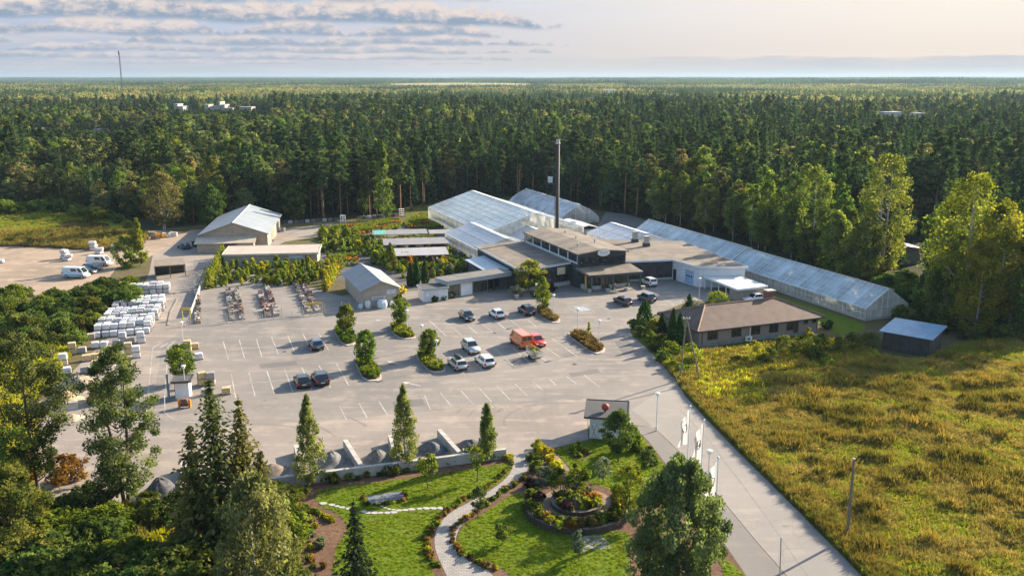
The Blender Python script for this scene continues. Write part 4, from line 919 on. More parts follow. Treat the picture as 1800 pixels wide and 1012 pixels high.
# chimney and mast
cx_, cy_ = S(22.0, 28.0)
ch = thing('chimney', 'very tall slim dark steel chimney rising behind the shop roof', 'chimney', (cx_, cy_, 0))
m_ = MB(); m_.lathe([(.75, 0), (.46, 1.0), (.44, 6), (.40, 25.6)], n=16); m_.build('flue', M("dark_brown_steel", (.050, .040, .036), .7, .2, .4), ch, True)
m_ = MB(); m_.lathe([(.42, 25.4), (.52, 25.5), (.52, 25.62), (.42, 25.7), (.42, 26.5), (.36, 26.5), (.36, 25.7)], n=16); m_.build('rain_collar', MAT_GALV, ch)
m_ = MB(); m_.tube([(-.62, -.2, 2), (-.62, -.2, 25.4)], .03, 4); m_.tube([(-.62, .2, 2), (-.62, .2, 25.4)], .03, 4)
for k_ in range(58): m_.tube([(-.62, -.2, 2 + k_ * .4), (-.62, .2, 2 + k_ * .4)], .02, 4)
m_.build('ladder', MAT_DARK, ch)
x_, y_ = G(966, 372)
pm_ = thing('transformer_mast', 'twin pole transformer mast with grey box at the wood edge', 'utility pole', (x_, y_ - 2, 0), .2)
for s in (-1, 1): m_ = MB(); m_.tube([(s * .9, 0, 0), (s * .85, 0, 14.5)], [.15, .10], 8); m_.build('pole', MAT_DARK, pm_)
m_ = MB(); m_.box(-2, -.1, 13.6, 2, .1, 13.85); m_.box(-1.6, -.1, 8.6, 1.6, .1, 8.8); m_.build('crossarm', MAT_DARK, pm_)
m_ = MB(); m_.box(-.6, -.55, 9.1, .6, .55, 10.6); m_.box(-.75, -.7, 10.6, .75, .7, 10.75); m_.build('transformer_box', M("pale_grey_box", (.42, .48, .52), .6), pm_)
# --- gabled buildings
def gable(root, w_, l_, eave, ridge, over, wall_m, roof_l, roof_r, th=.12, axis_off=0):
    h = w_ / 2; m_ = MB(); m_.prism(rect(0, 0, w_, l_), 0, eave); m_.build('wall', wall_m, root)
    for y_ in (0, l_):
        m_ = MB(); m_.quadmesh([(0, y_ + (.02 if y_ == 0 else -.12), eave), (w_, y_ + (.02 if y_ == 0 else -.12), eave), (h, y_ + (.02 if y_ == 0 else -.12), ridge - .02), (0, y_ + (.12 if y_ == 0 else -.02), eave), (w_, y_ + (.12 if y_ == 0 else -.02), eave), (h, y_ + (.12 if y_ == 0 else -.02), ridge - .02)], [(0, 1, 2), (5, 4, 3), (0, 2, 5, 3), (1, 4, 5, 2)]); m_.build('gable_wall', wall_m, root)
    sl = (ridge - eave) / h; ze = eave - over * sl; out = []
    for (xa, xb, mt) in ((-over, h, roof_l), (w_ + over, h, roof_r)):
        m_ = MB(); v = [(xa, -over, ze), (xb, -over, ridge), (xb, l_ + over, ridge), (xa, l_ + over, ze)]; m_.quadmesh(v + [(x, y, z + th) for x, y, z in v], [(3, 2, 1, 0), (4, 5, 6, 7), (0, 1, 5, 4), (1, 2, 6, 5), (2, 3, 7, 6), (3, 0, 4, 7)]); out.append(m_.build('roof_slope', mt, root))
    m_ = MB(); m_.tube([(h, -over, ridge + th), (h, l_ + over, ridge + th)], .1, 5); m_.build('ridge_cap', FASCIA, root); return out
TAN = M("tan_boards", (.36, .29, .22), .85, .12, 1, stripe=(2, .25, .8, .12)); MET = M("grey_metal_roof", (.255, .285, .31), .5, .1, .25, metal=.1, stripe=(1, .5, .82, .1))
MET_W = M("warm_metal_roof", (.44, .38, .32), .5, .1, .3, metal=.2, stripe=(1, .5, .85, .1))
wx, wy = G(346, 445); a0_, b0_ = -53.2, 66.5
wh = bld('storage_hall', 'big storage hall with a grey metal gable roof and tan walls', 'hall', a0_, b0_, R(-13)); gable(wh, 15.6, 31, 3.6, 6.3, .5, TAN, MET, MET)
m_ = MB(); m_.quadmesh([(-.6, -4.4, 2.2), (13.2, -4.4, 2.2), (13.2, -.05, 3.2), (-.6, -.05, 3.2), (-.6, -4.4, 2.1), (13.2, -4.4, 2.1), (13.2, -.05, 3.1), (-.6, -.05, 3.1)], [(0, 1, 2, 3), (7, 6, 5, 4), (0, 4, 5, 1), (0, 3, 7, 4), (1, 5, 6, 2)]); m_.build('lean_to_roof', M("pale_corrugated", (.44, .37, .29), .7, .14, 1, stripe=(0, .4, .75, .2)), wh)
m_ = MB(); m_.box(0, -4.0, 0, 5.5, -.04, 2.1); m_.box(9, -4.0, 0, 12.8, -.04, 2.1); m_.build('lean_to_wall', TAN, wh)
window(wh, (15.6, 8), (15.6, 13), .05, 3.0, .03, M("tan_door", (.30, .24, .18), .8), MAT_WOOD, 'sliding_door', 1); window(wh, (15.6, 20), (15.6, 24), .05, 3.0, .03, MAT_DARK, MAT_WOOD, 'sliding_door', 0)
lb = bld('long_store', 'long low beige store with a flat pinkish roof and a dark doorway', 'store', -49.8, 44.2, R(-14.5))
m_ = MB(); m_.prism(rect(.2, .2, 20.1, 8), 0, 2.45); m_.build('wall', M("beige_boards", (.33, .29, .24), .85, .08, 1, stripe=(0, .8, .88, .05)), lb)
flat_roof(lb, rect(0, -.1, 20.4, 8.3), [2.6, 2.6, 2.95, 2.95], .3, M("pink_felt", (.42, .34, .29), .9, .08, .4), M("cream_fascia", (.50, .45, .38), .8), 'roof')
window(lb, (17.4, .2), (18.9, .2), .02, 2.1, .03, MAT_DARK, M("cream_fascia", (.5, .45, .38)), 'doorway'); window(lb, (14, .2), (17, .2), 1.5, 2.15, .03, M("pale_sign", (.42, .47, .50), .7), FASCIA, 'sign_panel')
hut = bld('sales_hut', 'gabled sales hut with one grey and one sunlit roof slope by the car park', 'hut', -29.4, -2.6)
gable(hut, 6.6, 16, 3.2, 4.6, .55, M("beige_hut_boards", (.36, .31, .25), .85, .1, 1, stripe=(2, .3, .82, .1)), M("hut_metal", (.27, .26, .26), .6, .12, .3, metal=.0, stripe=(1, .6, .85, .08)), M("hut_metal", (.42, .42, .43)))
window(hut, (4.3, 0), (6.0, 0), 2.15, 2.95, .03, M("pale_notice", (.48, .52, .55), .7), FASCIA, 'notice_board'); window(hut, (1.5, 0), (4.0, 0), 1.25, 1.85, .04, M("white_banner", (.66, .66, .68), .7), FASCIA, 'banner')
stroke('banner_lettering', [(1.7 + 2.1 * s, -.10, 1.55 + .12 * math.sin(s * 50)) for s in np.linspace(0, 1, 70)], .03, M("banner_red", (.35, .05, .06), .6), hut)
# brick house
hs = bld('brick_house', 'single storey brick house with a brown tiled hip roof', 'house', 12.2, -45.6)
BRK = M("pale_brick", (.27, .215, .19), .9, .12, 6, stripe=(2, .12, .85, .12)); TILE = M("brown_tiles", (.120, .082, .066), .8, .2, .8, stripe=(1, .42, .55, .2), bump=.3)
TILE_X = M("brown_tiles_side", (.120, .082, .066), .8, .2, .8, stripe=(0, .42, .55, .2), bump=.3)
HW, HD = 23.0, 11.0; m_ = MB(); m_.prism(rect(.5, .5, HW - .3, HD), 0, 2.75); m_.build('wall', BRK, hs)
m_ = MB(); m_.prism([(.46, .46), (HW - .26, .46), (HW - .26, .36), (.46, .36)], 0, .45); m_.build('plinth', M("grey_plinth", (.20, .21, .22), .9), hs)
e0, e1, f0, f1, ez_, rz_ = -.35, HW + .5, -.35, HD + .5, 2.75, 5.0; rx0, rx1, ry = 4.6, 18.0, HD / 2
for nm, pts, mt in (('roof_slope', [(e0, f0, ez_), (e1, f0, ez_), (rx1, ry, rz_), (rx0, ry, rz_)], TILE), ('roof_slope', [(e1, f1, ez_), (e0, f1, ez_), (rx0, ry, rz_), (rx1, ry, rz_)], TILE), ('roof_hip', [(e0, f1, ez_), (e0, f0, ez_), (rx0, ry, rz_)], TILE_X), ('roof_hip', [(e1, f0, ez_), (e1, f1, ez_), (rx1, ry, rz_)], TILE_X)):
    m_ = MB(); n = len(pts); m_.quadmesh(pts + [(x, y, z - .14) for x, y, z in pts], [tuple(range(n)), tuple(range(2 * n - 1, n - 1, -1))] + [(i, n + i, n + (i + 1) % n, (i + 1) % n) for i in range(n)]); m_.build(nm, mt, hs)
m_ = MB()
for p, q in (((e0, f0, ez_), (rx0, ry, rz_)), ((e0, f1, ez_), (rx0, ry, rz_)), ((e1, f0, ez_), (rx1, ry, rz_)), ((e1, f1, ez_), (rx1, ry, rz_)), ((rx0, ry, rz_), (rx1, ry, rz_))): m_.tube([(p[0], p[1], p[2] + .04), (q[0], q[1], q[2] + .05)], .13, 6)
m_.build('ridge_tiles', M("ridge_tile", (.26, .16, .11), .8, .15), hs)
m_ = MB(); P_ = [(e0, f0), (e1, f0), (e1, f1), (e0, f1)]
for p, q in zip(P_, P_[1:] + P_[:1]): m_.tube([(p[0], p[1], 2.62), (q[0], q[1], 2.62)], .09, 5)
for x_ in (1.0, HW - .5): m_.tube([(x_, .38, .1), (x_, .38, 2.6)], .05, 5)
m_.build('gutter', MAT_DARK, hs)
m_ = MB(); m_.box(16.6, 5.6, 4.2, 18.0, 6.8, 6.1, 0); m_.box(16.5, 5.5, 6.1, 18.1, 6.9, 6.28, 1); m_.build('chimney_stack', [M("red_brick", (.20, .085, .06), .9, .2, 4), MAT_CONC], hs)
for x0_, x1_, z0_ in ((2.0, 3.8, .95), (6.3, 8.1, .95), (9.9, 11.6, .95), (13.3, 15.0, .95), (16.6, 17.9, .95), (19.9, 20.7, 1.7), (21.5, 22.3, 1.7)): window(hs, (x0_, .5), (x1_, .5), z0_, 2.4, .03, MAT_WIN, M("brown_frame", (.07, .05, .04), .6), 'window', 1 if z0_ < 1 else 0, .1)
window(hs, (17.95, .5), (18.85, .5), .1, 2.4, .03, M("brown_door", (.06, .04, .03), .6), M("brown_frame", (.07, .05, .04)), 'door')
m_ = MB(); m_.tube([(9.6, .3, .3), (9.6, .3, 2.6)], .09, 5); m_.build('downpipe', MAT_WHITE, hs)
hp = thing('heat_pump', 'white heat pump unit standing against the brick house wall', 'heat pump', (*S(12.2 + 9.1, -45.6 - .1), .0), TH); m_ = MB(); m_.box(-.5, -.2, .25, .5, .2, 1.0, 0); m_.box(-.45, -.15, 0, -.38, .15, .25, 1); m_.box(.38, -.15, 0, .45, .15, .25, 1); m_.build('casing', [MAT_WHITE, MAT_DARK], hp)
m_ = MB(); m_.quadmesh([(-.12 + .28 * math.cos(t_), -.215, .62 + .28 * math.sin(t_)) for t_ in np.linspace(0, 6.283, 17)[:-1]], [tuple(range(15, -1, -1))[::-1]]); m_.build('fan_grille', M("grille_grey", (.2, .2, .2), .6), hp)
# carport
cp = bld('carport', 'long carport with a white flat roof and a tan end wall', 'carport', 35.4, -23.0)
flat_roof(cp, [(-.5, -.4), (6.3, .0), (6.6, 11.6), (.1, 11.6)], 2.35, .28, M("white_carport_roof", (.66, .64, .62), .8, .07, .5), MAT_WHITE, 'roof')
m_ = MB(); m_.prism([(.1, 0), (6.0, .4), (6.0, 3.0), (.1, 3.0)], 0, 2.05); m_.build('store_wall', M("tan_block", (.34, .28, .23), .9, .1, 1), cp); m_ = MB(); m_.box(5.9, 3.02, 0, 6.1, 11.2, 2.05); m_.build('back_wall', M("dark_boards", (.10, .095, .09), .9, .2, 1), cp)
for y_ in (4.2, 6.6, 9.0, 11.2): m_ = MB(); m_.box(.1, y_ - .08, 0, .26, y_ + .08, 2.06); m_.build('post', MAT_WHITE, cp)
# blue roofed barn
A = Vector(GL(1550, 613)); B = Vector(GL(1632, 628)); ang = math.atan2(B.y - A.y, B.x - A.x); Lb = (B - A).length
bs = thing('field_barn', 'dark timber barn with a blue grey sheet roof at the field edge', 'barn', Sx(A.x, A.y), TH + ang); m_ = MB(); m_.prism(rect(0, 0, Lb, 6.2), [0, 0, 0, 0], [2.75, 2.75, 3.2, 3.2]); m_.build('wall', M("dark_timber", (.045, .042, .045), .9, .3, 1, stripe=(0, .2, .6, .15)), bs)
m_ = MB(); v = [(-.5, -.5, 2.78), (Lb + .5, -.5, 2.78), (Lb + .5, 6.7, 3.35), (-.5, 6.7, 3.35)]; m_.quadmesh(v + [(x, y, z + .1) for x, y, z in v], [(3, 2, 1, 0), (4, 5, 6, 7), (0, 1, 5, 4), (1, 2, 6, 5), (2, 3, 7, 6), (3, 0, 4, 7)]); m_.build('roof', M("blue_sheet", (.18, .30, .42), .5, .14, .6, stripe=(0, .45, .8, .14)), bs)
x_, y_ = G(1596, 466); cb = thing('wood_cabin', 'small cabin with a pale sheet roof half hidden among the birches', 'cabin', (x_ - 3.5, y_, 0), .15); gable(cb, 6.5, 5.5, 3.5, 4.0, .5, M("grey_cabin", (.30, .28, .25), .9), M("cabin_roof", (.60, .56, .52), .6, .12, .5), M("cabin_roof", (.5, .46, .42)))
# white kiosk with the red ball
kx, ky = G(1036, 770); kk_ = thing('white_kiosk', 'small white wooden kiosk with a dark felt roof beside the garden path', 'kiosk', (kx, ky, 0), R(-8))
m_ = MB(); m_.prism(rect(0, 0, 3.6, 3.4), 0, 2.7); m_.build('wall', M("white_boards", (.66, .67, .68), .8, .06, 1, stripe=(0, .16, .85, .12)), kk_); flat_roof(kk_, rect(-.55, -.6, 4.3, 4.0), [2.75, 2.75, 3.15, 3.15], .14, FELT_D, FELT_D, 'roof')
m_ = MB(); m_.tube([(.25, -.1, .1), (.75, -.1, 1.7)], .03, 5); m_.tube([(.75, -.1, .1), (.25, -.1, 1.7)], .03, 5); m_.build('door_brace', MAT_WOOD, kk_); window(kk_, (.15, 0), (.95, 0), .1, 1.95, .03, MAT_WHITE, FASCIA, 'door')
x_, y_ = G(1064, 722, 3.0); rb_ = thing('red_ball', 'large dull red ball standing on the kiosk roof', 'ball', (x_, y_, 2.9)); m_ = MB(); m_.lathe([(.12, 0), (.1, .25)], n=10); m_.build('stand', MAT_DARK, rb_); m_ = MB(); m_.ball((0, 0, .60), .46, 20, squash=.95); m_.build('ball_shell', M("faded_red", (.30, .05, .028), .6, .12, 2), rb_, True)
# booth by the yard exit
bx, by = G(322, 698); bo = thing('yard_booth', 'small white booth with a dark roof at the yard exit', 'booth', (bx, by, 0), R(10)); m_ = MB(); m_.prism(rect(-.8, -.6, .9, 1.2), 0, 2.3); m_.build('wall', MAT_WHITE, bo); flat_roof(bo, rect(-1.1, -1.1, 1.2, 1.6), 2.45, .18, FELT_D, FELT_D, 'roof'); window(bo, (-.8, 1.0), (-.8, -.4), .5, 2.0, .03, BROWN_WIN, MAT_DARK, 'window')
m_ = MB(); m_.box(-1.6, -1.4, 0, -1.35, -1.1, 3.6); m_.build('gate_post', M("blue_grey_post", (.12, .16, .20), .7), bo)
# open shelter stacked with slabs
sl_ = bld('slab_shelter', 'dark open shelter with a sagging timber roof behind the white pallets', 'shelter', -63.6, 36.5)
m_ = MB(); m_.prism(rect(0, 0, 6.0, 4.6), [2.4, 2.4, 2.9, 2.9], [2.6, 2.6, 3.1, 3.1]); m_.build('roof', MAT_WOOD, sl_)
for x_ in (.1, 3, 5.9):
    for y_ in (.1, 4.4): m_ = MB(); m_.box(x_ - .08, y_ - .08, 0, x_ + .08, y_ + .08, 2.4 + y_ * .1); m_.build('post', MAT_WOOD, sl_)
m_ = MB(); m_.box(.2, 4.3, 0, 5.8, 4.42, 2.6); m_.box(.2, .3, 0, .3, 4.2, 2.3); m_.build('board_wall', MAT_DARK, sl_)
# pergola roofs over the nursery benches
for i, (px_, py_, wd, dp, lab, cz) in enumerate([(655, 412, 13.5, 5.2, 'grey ribbed canopy roof with a green patch, farthest row of the nursery', (.22, .215, .22)), (674, 430, 15.5, 7.0, 'middle grey canopy roof over the nursery benches', (.22, .21, .215)), (692, 449, 12.0, 7.6, 'pale canopy roof over benches, nearest the yellow shrubs', (.30, .295, .305)), (755, 410, 7, 4.2, 'short grey canopy roof tucked against the small pale glasshouse', (.27, .25, .235))]):
    a_, b_ = GL(px_, py_, 2.4); pg = bld('bench_canopy', lab, 'canopy', a_, b_, R(-12), 'canopies over the nursery benches'); m_ = MB(); m_.prism(rect(0, 0, wd, dp), [2.2, 2.2, 2.5, 2.5], [2.28, 2.28, 2.58, 2.58]); m_.build('roof', M("canopy_sheet%d" % i, cz, .6, .1, .5, stripe=(0, .5, .85, .1)), pg)
    for x_ in np.linspace(.2, wd - .2, 5):
        for y_ in (.15, dp - .15): m_ = MB(); m_.box(x_ - .05, y_ - .05, 0, x_ + .05, y_ + .05, 2.2 + y_ * .06); m_.build('post', MAT_WOOD, pg)
    m_ = MB(); m_.box(.4, dp * .3, .6, wd - .4, dp * .75, .72); m_.build('bench', MAT_WOOD, pg)
    if i == 0: m_ = MB(); m_.face([(.3, .3, 2.33), (3.2, .3, 2.33), (3.2, dp - .4, 2.57), (.3, dp - .4, 2.57)]); m_.build('green_sheet', M("green_sheet", (.10, .35, .28), .6), pg)
# far buildings and mast above the woods
def far_block(name, label, cat, px, row_b, y, parts_, col):
    x = (px - 900) / 1600 * y * .99; zb = CAM_H - y * (row_b - 135) / 1640.0; t = thing(name, label, cat, (x, y, 0))
    for (dx, wd, z1, nm) in parts_:
        m_ = MB(); m_.box(dx - wd / 2, 0, 0, dx + wd / 2, 14, z1); m_.box(dx - wd / 2 - .4, -.4, z1, dx + wd / 2 + .4, 14.4, z1 + .5); m_.build(nm, M("far_wall_%d" % int(col * 100), (col, col * .97, col * .93), .8, .1, .1), t)
    return t
y = 840.0; zf = lambda row: CAM_H - y * (row - 135) / 1640.0
far_block('concrete_plant', 'far off pale factory with silos rising above the trees', 'factory', 383, 203, y, [(-8, 3.5, zf(184), 'silo'), (-1, 7, zf(187), 'hall'), (3.6, 1.6, zf(179), 'tower'), (7, 3, zf(184), 'silo'), (12, 6, zf(190), 'hall'), (27, 11, zf(188), 'hall')], .34)
far_block('far_warehouse', 'small far off white block left of the silos', 'factory', 314, 203, y, [(0, 3.5, zf(183), 'tower'), (4.5, 4, zf(187), 'hall')], .36)
y = 1460.0; far_block('far_warehouse', 'distant white warehouse roof on the skyline woods', 'factory', 1070, 165, y, [(0, 19, CAM_H - y * (158 - 135) / 1640.0, 'hall')], .75)
y = 720.0; zf = lambda row: CAM_H - y * (row - 135) / 1640.0
far_block('far_warehouse', 'low far off building with a white roof among pale trees', 'factory', 1565, 207, y, [(0, 13, zf(197), 'hall')], .45); far_block('far_warehouse', 'second low far off building, right of the white roofed one', 'factory', 1612, 207, y, [(0, 7, zf(199), 'hall')], .36)
for i, (px_, wd, rw, y, lab) in enumerate([(66, 3.2, 226, 548, 'leftmost of the small far off houses'), (118, 4.5, 219, 575, 'far off house beside the leftmost one'), (171, 2.6, 227, 550, 'small far off house in the middle of the village gap'), (206, 4, 222, 590, 'far off pale house near the tall spruces'), (241, 6, 214, 610, 'largest of the far off houses with a pale roof')]):
    zf = lambda row: CAM_H - y * (row - 135) / 1640.0; far_block('far_house', lab, 'house', px_, 238, y, [(0, wd, zf(rw), 'hall'), (wd * .9, wd * .6, zf(rw) - 2, 'side_wing')], .24)
y = 1250.0; x = (224 - 900) / 1600 * y * .99; ms = thing('radio_mast', 'thin far off radio mast rising above the horizon', 'mast', (x, y, 0))
m_ = MB(); ht = CAM_H + y * 43 / 1640.0
for k_ in range(3): a_ = 2.094 * k_; m_.tube([(.8 * math.cos(a_), .8 * math.sin(a_), 0), (.65 * math.cos(a_), .65 * math.sin(a_), ht)], .22, 4)
for z_ in np.arange(2, ht, 2.4):
    for k_ in range(3): a_, b_ = 2.094 * k_, 2.094 * (k_ + 1); m_.tube([(.75 * math.cos(a_), .75 * math.sin(a_), z_), (.75 * math.cos(b_), .75 * math.sin(b_), z_ + 2.2)], .12, 4)
m_.build('lattice', M("mast_steel", (.12, .14, .15), .6), ms); m_ = MB(); m_.lathe([(1.1, ht - 5), (1.3, ht - 2), (.9, ht + .5), (.1, ht + 1)], n=8); m_.build('antenna_head', M("mast_steel", (.12, .14, .15)), ms)
# ------------------------------------------------------------------ vehicles
_pc = {}
def paint(nm, c, rough=.28):
    if nm not in _pc: _pc[nm] = M("car_paint_" + nm, c, rough, .04, .6, spec=.5, coat=.6)
    return _pc[nm]
GLASS_CAR = M("car_glass", (.012, .015, .018), .05, .1, spec=.9)
RED_L = M("tail_lamp_red", (.38, .015, .015), .3, .05); WHITE_L = M("head_lamp_clear", (.62, .64, .66), .15, .05); RIM = M("alloy_rim", (.42, .43, .44), .35, .1, metal=.6)
PLATE = M("number_plate", (.68, .68, .66), .5, .03); TRIM = M("black_trim", (.02, .02, .021), .6, .1)
PROF = {   # x stations from tail (0) to nose (1): (x, belt height, roof height or None)
    'hatch': dict(L=4.25, W=1.78, H=1.48, hood=.66, base=.20, rear=.02, ws=.72, wsb=.56, rg=.16, tail=.9),
    'suv': dict(L=4.45, W=1.86, H=1.66, hood=.66, base=.24, rear=.02, ws=.71, wsb=.56, rg=.11, tail=1.0),
    'wagon': dict(L=4.75, W=1.82, H=1.49, hood=.62, base=.20, rear=.015, ws=.71, wsb=.55, rg=.10, tail=.93),
    'sedan': dict(L=4.75, W=1.82, H=1.45, hood=.62, base=.19, rear=.15, ws=.73, wsb=.56, rg=.30, tail=.98),
    'van': dict(L=5.3, W=1.95, H=2.25, hood=.86, base=.25, rear=.0, ws=.90, wsb=.76, rg=.02, tail=1.1),
}
def make_car(label, cat, style, pname, pcol, loc, heading, plate=True, roofbox=False, stripe=None):
    p = PROF[style]; L, Wd, H = p['L'], p['W'], p['H']; t = thing('parked_' + cat.split()[-1], label, cat, loc, heading, 'vehicles parked about the garden centre')
    bm_ = paint(pname, pcol); hw = Wd / 2; belt = H * .60 if style != 'van' else H * .52; hoodz = belt * .98
    # lower body: stations along x, tail at -L/2
    st = [(0.0, .90, .42, belt * .86), (.02, .97, .30, belt * .97), (.10, 1.0, p['base'], belt), (.45, 1.0, p['base'], belt), (p['ws'], 1.0, p['base'], belt * .99), (.86, .99, p['base'], belt * (.90 if style != 'van' else .80)), (.955, .93, .25, belt * (.80 if style != 'van' else .66)), (1.0, .78, .36, belt * (.66 if style != 'van' else .52))]
    vs = []; fs = []; rg = 8
    for (x, wf, zb, zt) in st:
        X_ = (x - .5) * L; w_ = hw * wf; zm = zb + (zt - zb) * .55
        vs += [(X_, -w_ * .80, zb), (X_, -w_ * .97, zb + (zm - zb) * .4), (X_, -w_, zm), (X_, -w_ * .93, zt), (X_, w_ * .93, zt), (X_, w_, zm), (X_, w_ * .97, zb + (zm - zb) * .4), (X_, w_ * .80, zb)]
    for i in range(len(st) - 1):
        for k_ in range(rg): fs.append((i * rg + k_, i * rg + (k_ + 1) % rg, (i + 1) * rg + (k_ + 1) % rg, (i + 1) * rg + k_))
    fs.append(tuple(range(rg - 1, -1, -1))); fs.append(tuple((len(st) - 1) * rg + k_ for k_ in range(rg)))
    m_ = MB(); m_.quadmesh(vs, fs); body = m_.build('body', bm_, t, True)
    # cabin shell (pillars and roof)
    xr0, xr1, xw0, xw1 = [(v - .5) * L for v in (p['rear'] + .015, p['rg'], p['wsb'], p['ws'])]
    wb_, wr_ = hw * .92, hw * (.74 if style != 'van' else .86); z0 = belt - .02
    cv = [(xr0, -wb_, z0), (xw1, -wb_, z0), (xw1, wb_, z0), (xr0, wb_, z0), (xr1, -wr_, H - .06), (xw0, -wr_, H - .05), (xw0, wr_, H - .05), (xr1, wr_, H - .06), (xr1 + .12, -wr_ * .85, H), (xw0 - .12, -wr_ * .85, H), (xw0 - .12, wr_ * .85, H), (xr1 + .12, wr_ * .85, H)]
    m_ = MB(); m_.quadmesh(cv, [(0, 1, 5, 4), (1, 2, 6, 5), (2, 3, 7, 6), (3, 0, 4, 7), (4, 5, 9, 8), (5, 6, 10, 9), (6, 7, 11, 10), (7, 4, 8, 11), (8, 9, 10, 11)]); m_.build('cabin', bm_, t)
    def pane(name, a, b, c, d, u0, u1, v0, v1, out, mt=GLASS_CAR):
        a, b, c, d = map(Vector, (a, b, c, d)); q = lambda u, v: a.lerp(b, u).lerp(d.lerp(c, u), v); n = (b - a).cross(d - a).normalized() * out
        m2 = MB(); m2.face([q(u0, v0) + n, q(u1, v0) + n, q(u1, v1) + n, q(u0, v1) + n]); return m2.build(name, mt, t)
    pane('windscreen', cv[1], cv[2], cv[6], cv[5], .06, .94, .06, .94, .012)
    if style != 'van': pane('rear_window', cv[3], cv[0], cv[4], cv[7], .08, .92, .18, .92, .012)
    else:
        pane('rear_window', cv[3], cv[0], cv[4], cv[7], .06, .47, .25, .85, .012); pane('rear_window', cv[3], cv[0], cv[4], cv[7], .53, .94, .25, .85, .012)
    for a, b, c, d in ((cv[0], cv[1], cv[5], cv[4]), (cv[2], cv[3], cv[7], cv[6])):
        rng = [(.10, .30), (.33, .60), (.63, .90)] if style != 'van' else [(.80, .94)]
        for u0, u1 in rng:
            if a == cv[2]: u0, u1 = 1 - u1, 1 - u0
            pane('side_window', a, b, c, d, u0, u1, .14, .88, .012)
    if style == 'van' and stripe: pane('side_window', cv[0], cv[1], cv[5], cv[4], .45, .72, .30, .82, .012)
    # wheels
    wr = .33 if style not in ('suv', 'van') else .36
    for xf in (.19, .81):
        for s in (-1, 1):
            m2 = MB(); c0 = Vector(((xf - .5) * L, s * (hw - .19), wr)); c1 = Vector(((xf - .5) * L, s * (hw + .015), wr)); m2.tube([c0, c1], wr, 16); wl = m2.build('wheel', MAT_RUBBER, t)
            m2 = MB(); m2.tube([c1 - Vector((0, s * .02, 0)), c1 + Vector((0, s * .012, 0))], wr * .62, 12); m2.build('rim', RIM, wl)
    zt = p['tail'] * belt * .92 if style != 'van' else 1.2
    for s in (-1, 1):
        m2 = MB(); m2.box(-L * .5 - .012, s * hw * .86 - .13, zt - .20, -L * .5 + .20, s * hw * .86 + .10, zt + .10); m2.build('tail_light', RED_L, t)
        m2 = MB(); zf_ = belt * (.64 if style != 'van' else .5); m2.quadmesh([((.93 - .5) * L, s * hw * .66, zf_ - .07), (L * .5 - .02, s * hw * .56, zf_ - .08), (L * .5 - .05, s * hw * .85, zf_ - .05), ((.93 - .5) * L, s * hw * .93, zf_ - .04), ((.92 - .5) * L, s * hw * .66, zf_ + .17), (L * .5 - .05, s * hw * .56, zf_ + .09), (L * .5 - .10, s * hw * .85, zf_ + .12), ((.92 - .5) * L, s * hw * .95, zf_ + .17)], [(3, 2, 1, 0), (4, 5, 6, 7), (0, 1, 5, 4), (1, 2, 6, 5), (2, 3, 7, 6), (3, 0, 4, 7)]); m2.build('headlight', WHITE_L, t)
        m2 = MB(); mx_ = (p['ws'] - .5) * L - .25; m2.box(mx_ - .09, s * (hw * .93 + .09) - .10, belt + .02, mx_ + .08, s * (hw * .93 + .09) + .10, belt + .17); m2.build('mirror', bm_, t)
    m2 = MB(); m2.box(-L * .5 - .02, -hw * .8, .36, -L * .5 + .1, hw * .8, .52); m2.box(L * .5 - .12, -hw * .6, .30, L * .5 + .012, hw * .6, .46); m2.build('bumper_trim', TRIM, t)
    m2 = MB(); m2.box(-L * .5 - .035, -.26, .60, -L * .5 - .014, .26, .71); m2.build('number_plate', PLATE, t)
    m2 = MB(); m2.box(L * .5 + .013, -.26, .42, L * .5 + .03, .26, .53); m2.build('number_plate', PLATE, t)
    if roofbox:
        m2 = MB(); m2.lathe([(.05, -1.0), (.32, -.9), (.40, -.4), (.40, .5), (.28, 1.0), (.05, 1.05)], n=12); o = m2.build('roof_box', TRIM, t, True); o.rotation_euler = (0, R(90), 0); o.scale = (.55, 1, 1); o.location = (-.35, 0, H + .2)
        m2 = MB(); m2.box(-1.0, -.6, H - .01, -.95, .6, H + .06); m2.box(.3, -.6, H - .01, .35, .6, H + .06); m2.build('roof_rack', TRIM, t)
    if stripe:
        for s in (-1, 1): m2 = MB(); m2.box(-L * .42, s * hw * 1.006 - .004, belt * .62, L * .28, s * hw * 1.006 + .004, belt * .74); m2.build('side_stripe', stripe, t)
    return t
FAR = TH + R(90); NEAR = TH - R(90)
BLK, DGR, DBL, WHT, SIL, RED, ORG = ('black', (.012, .012, .013)), ('deep_green', (.018, .028, .026)), ('navy', (.018, .026, .05)), ('white', (.72, .72, .71)), ('silver', (.36, .38, .40)), ('red', (.50, .025, .012)), ('orange', (.60, .125, .012))
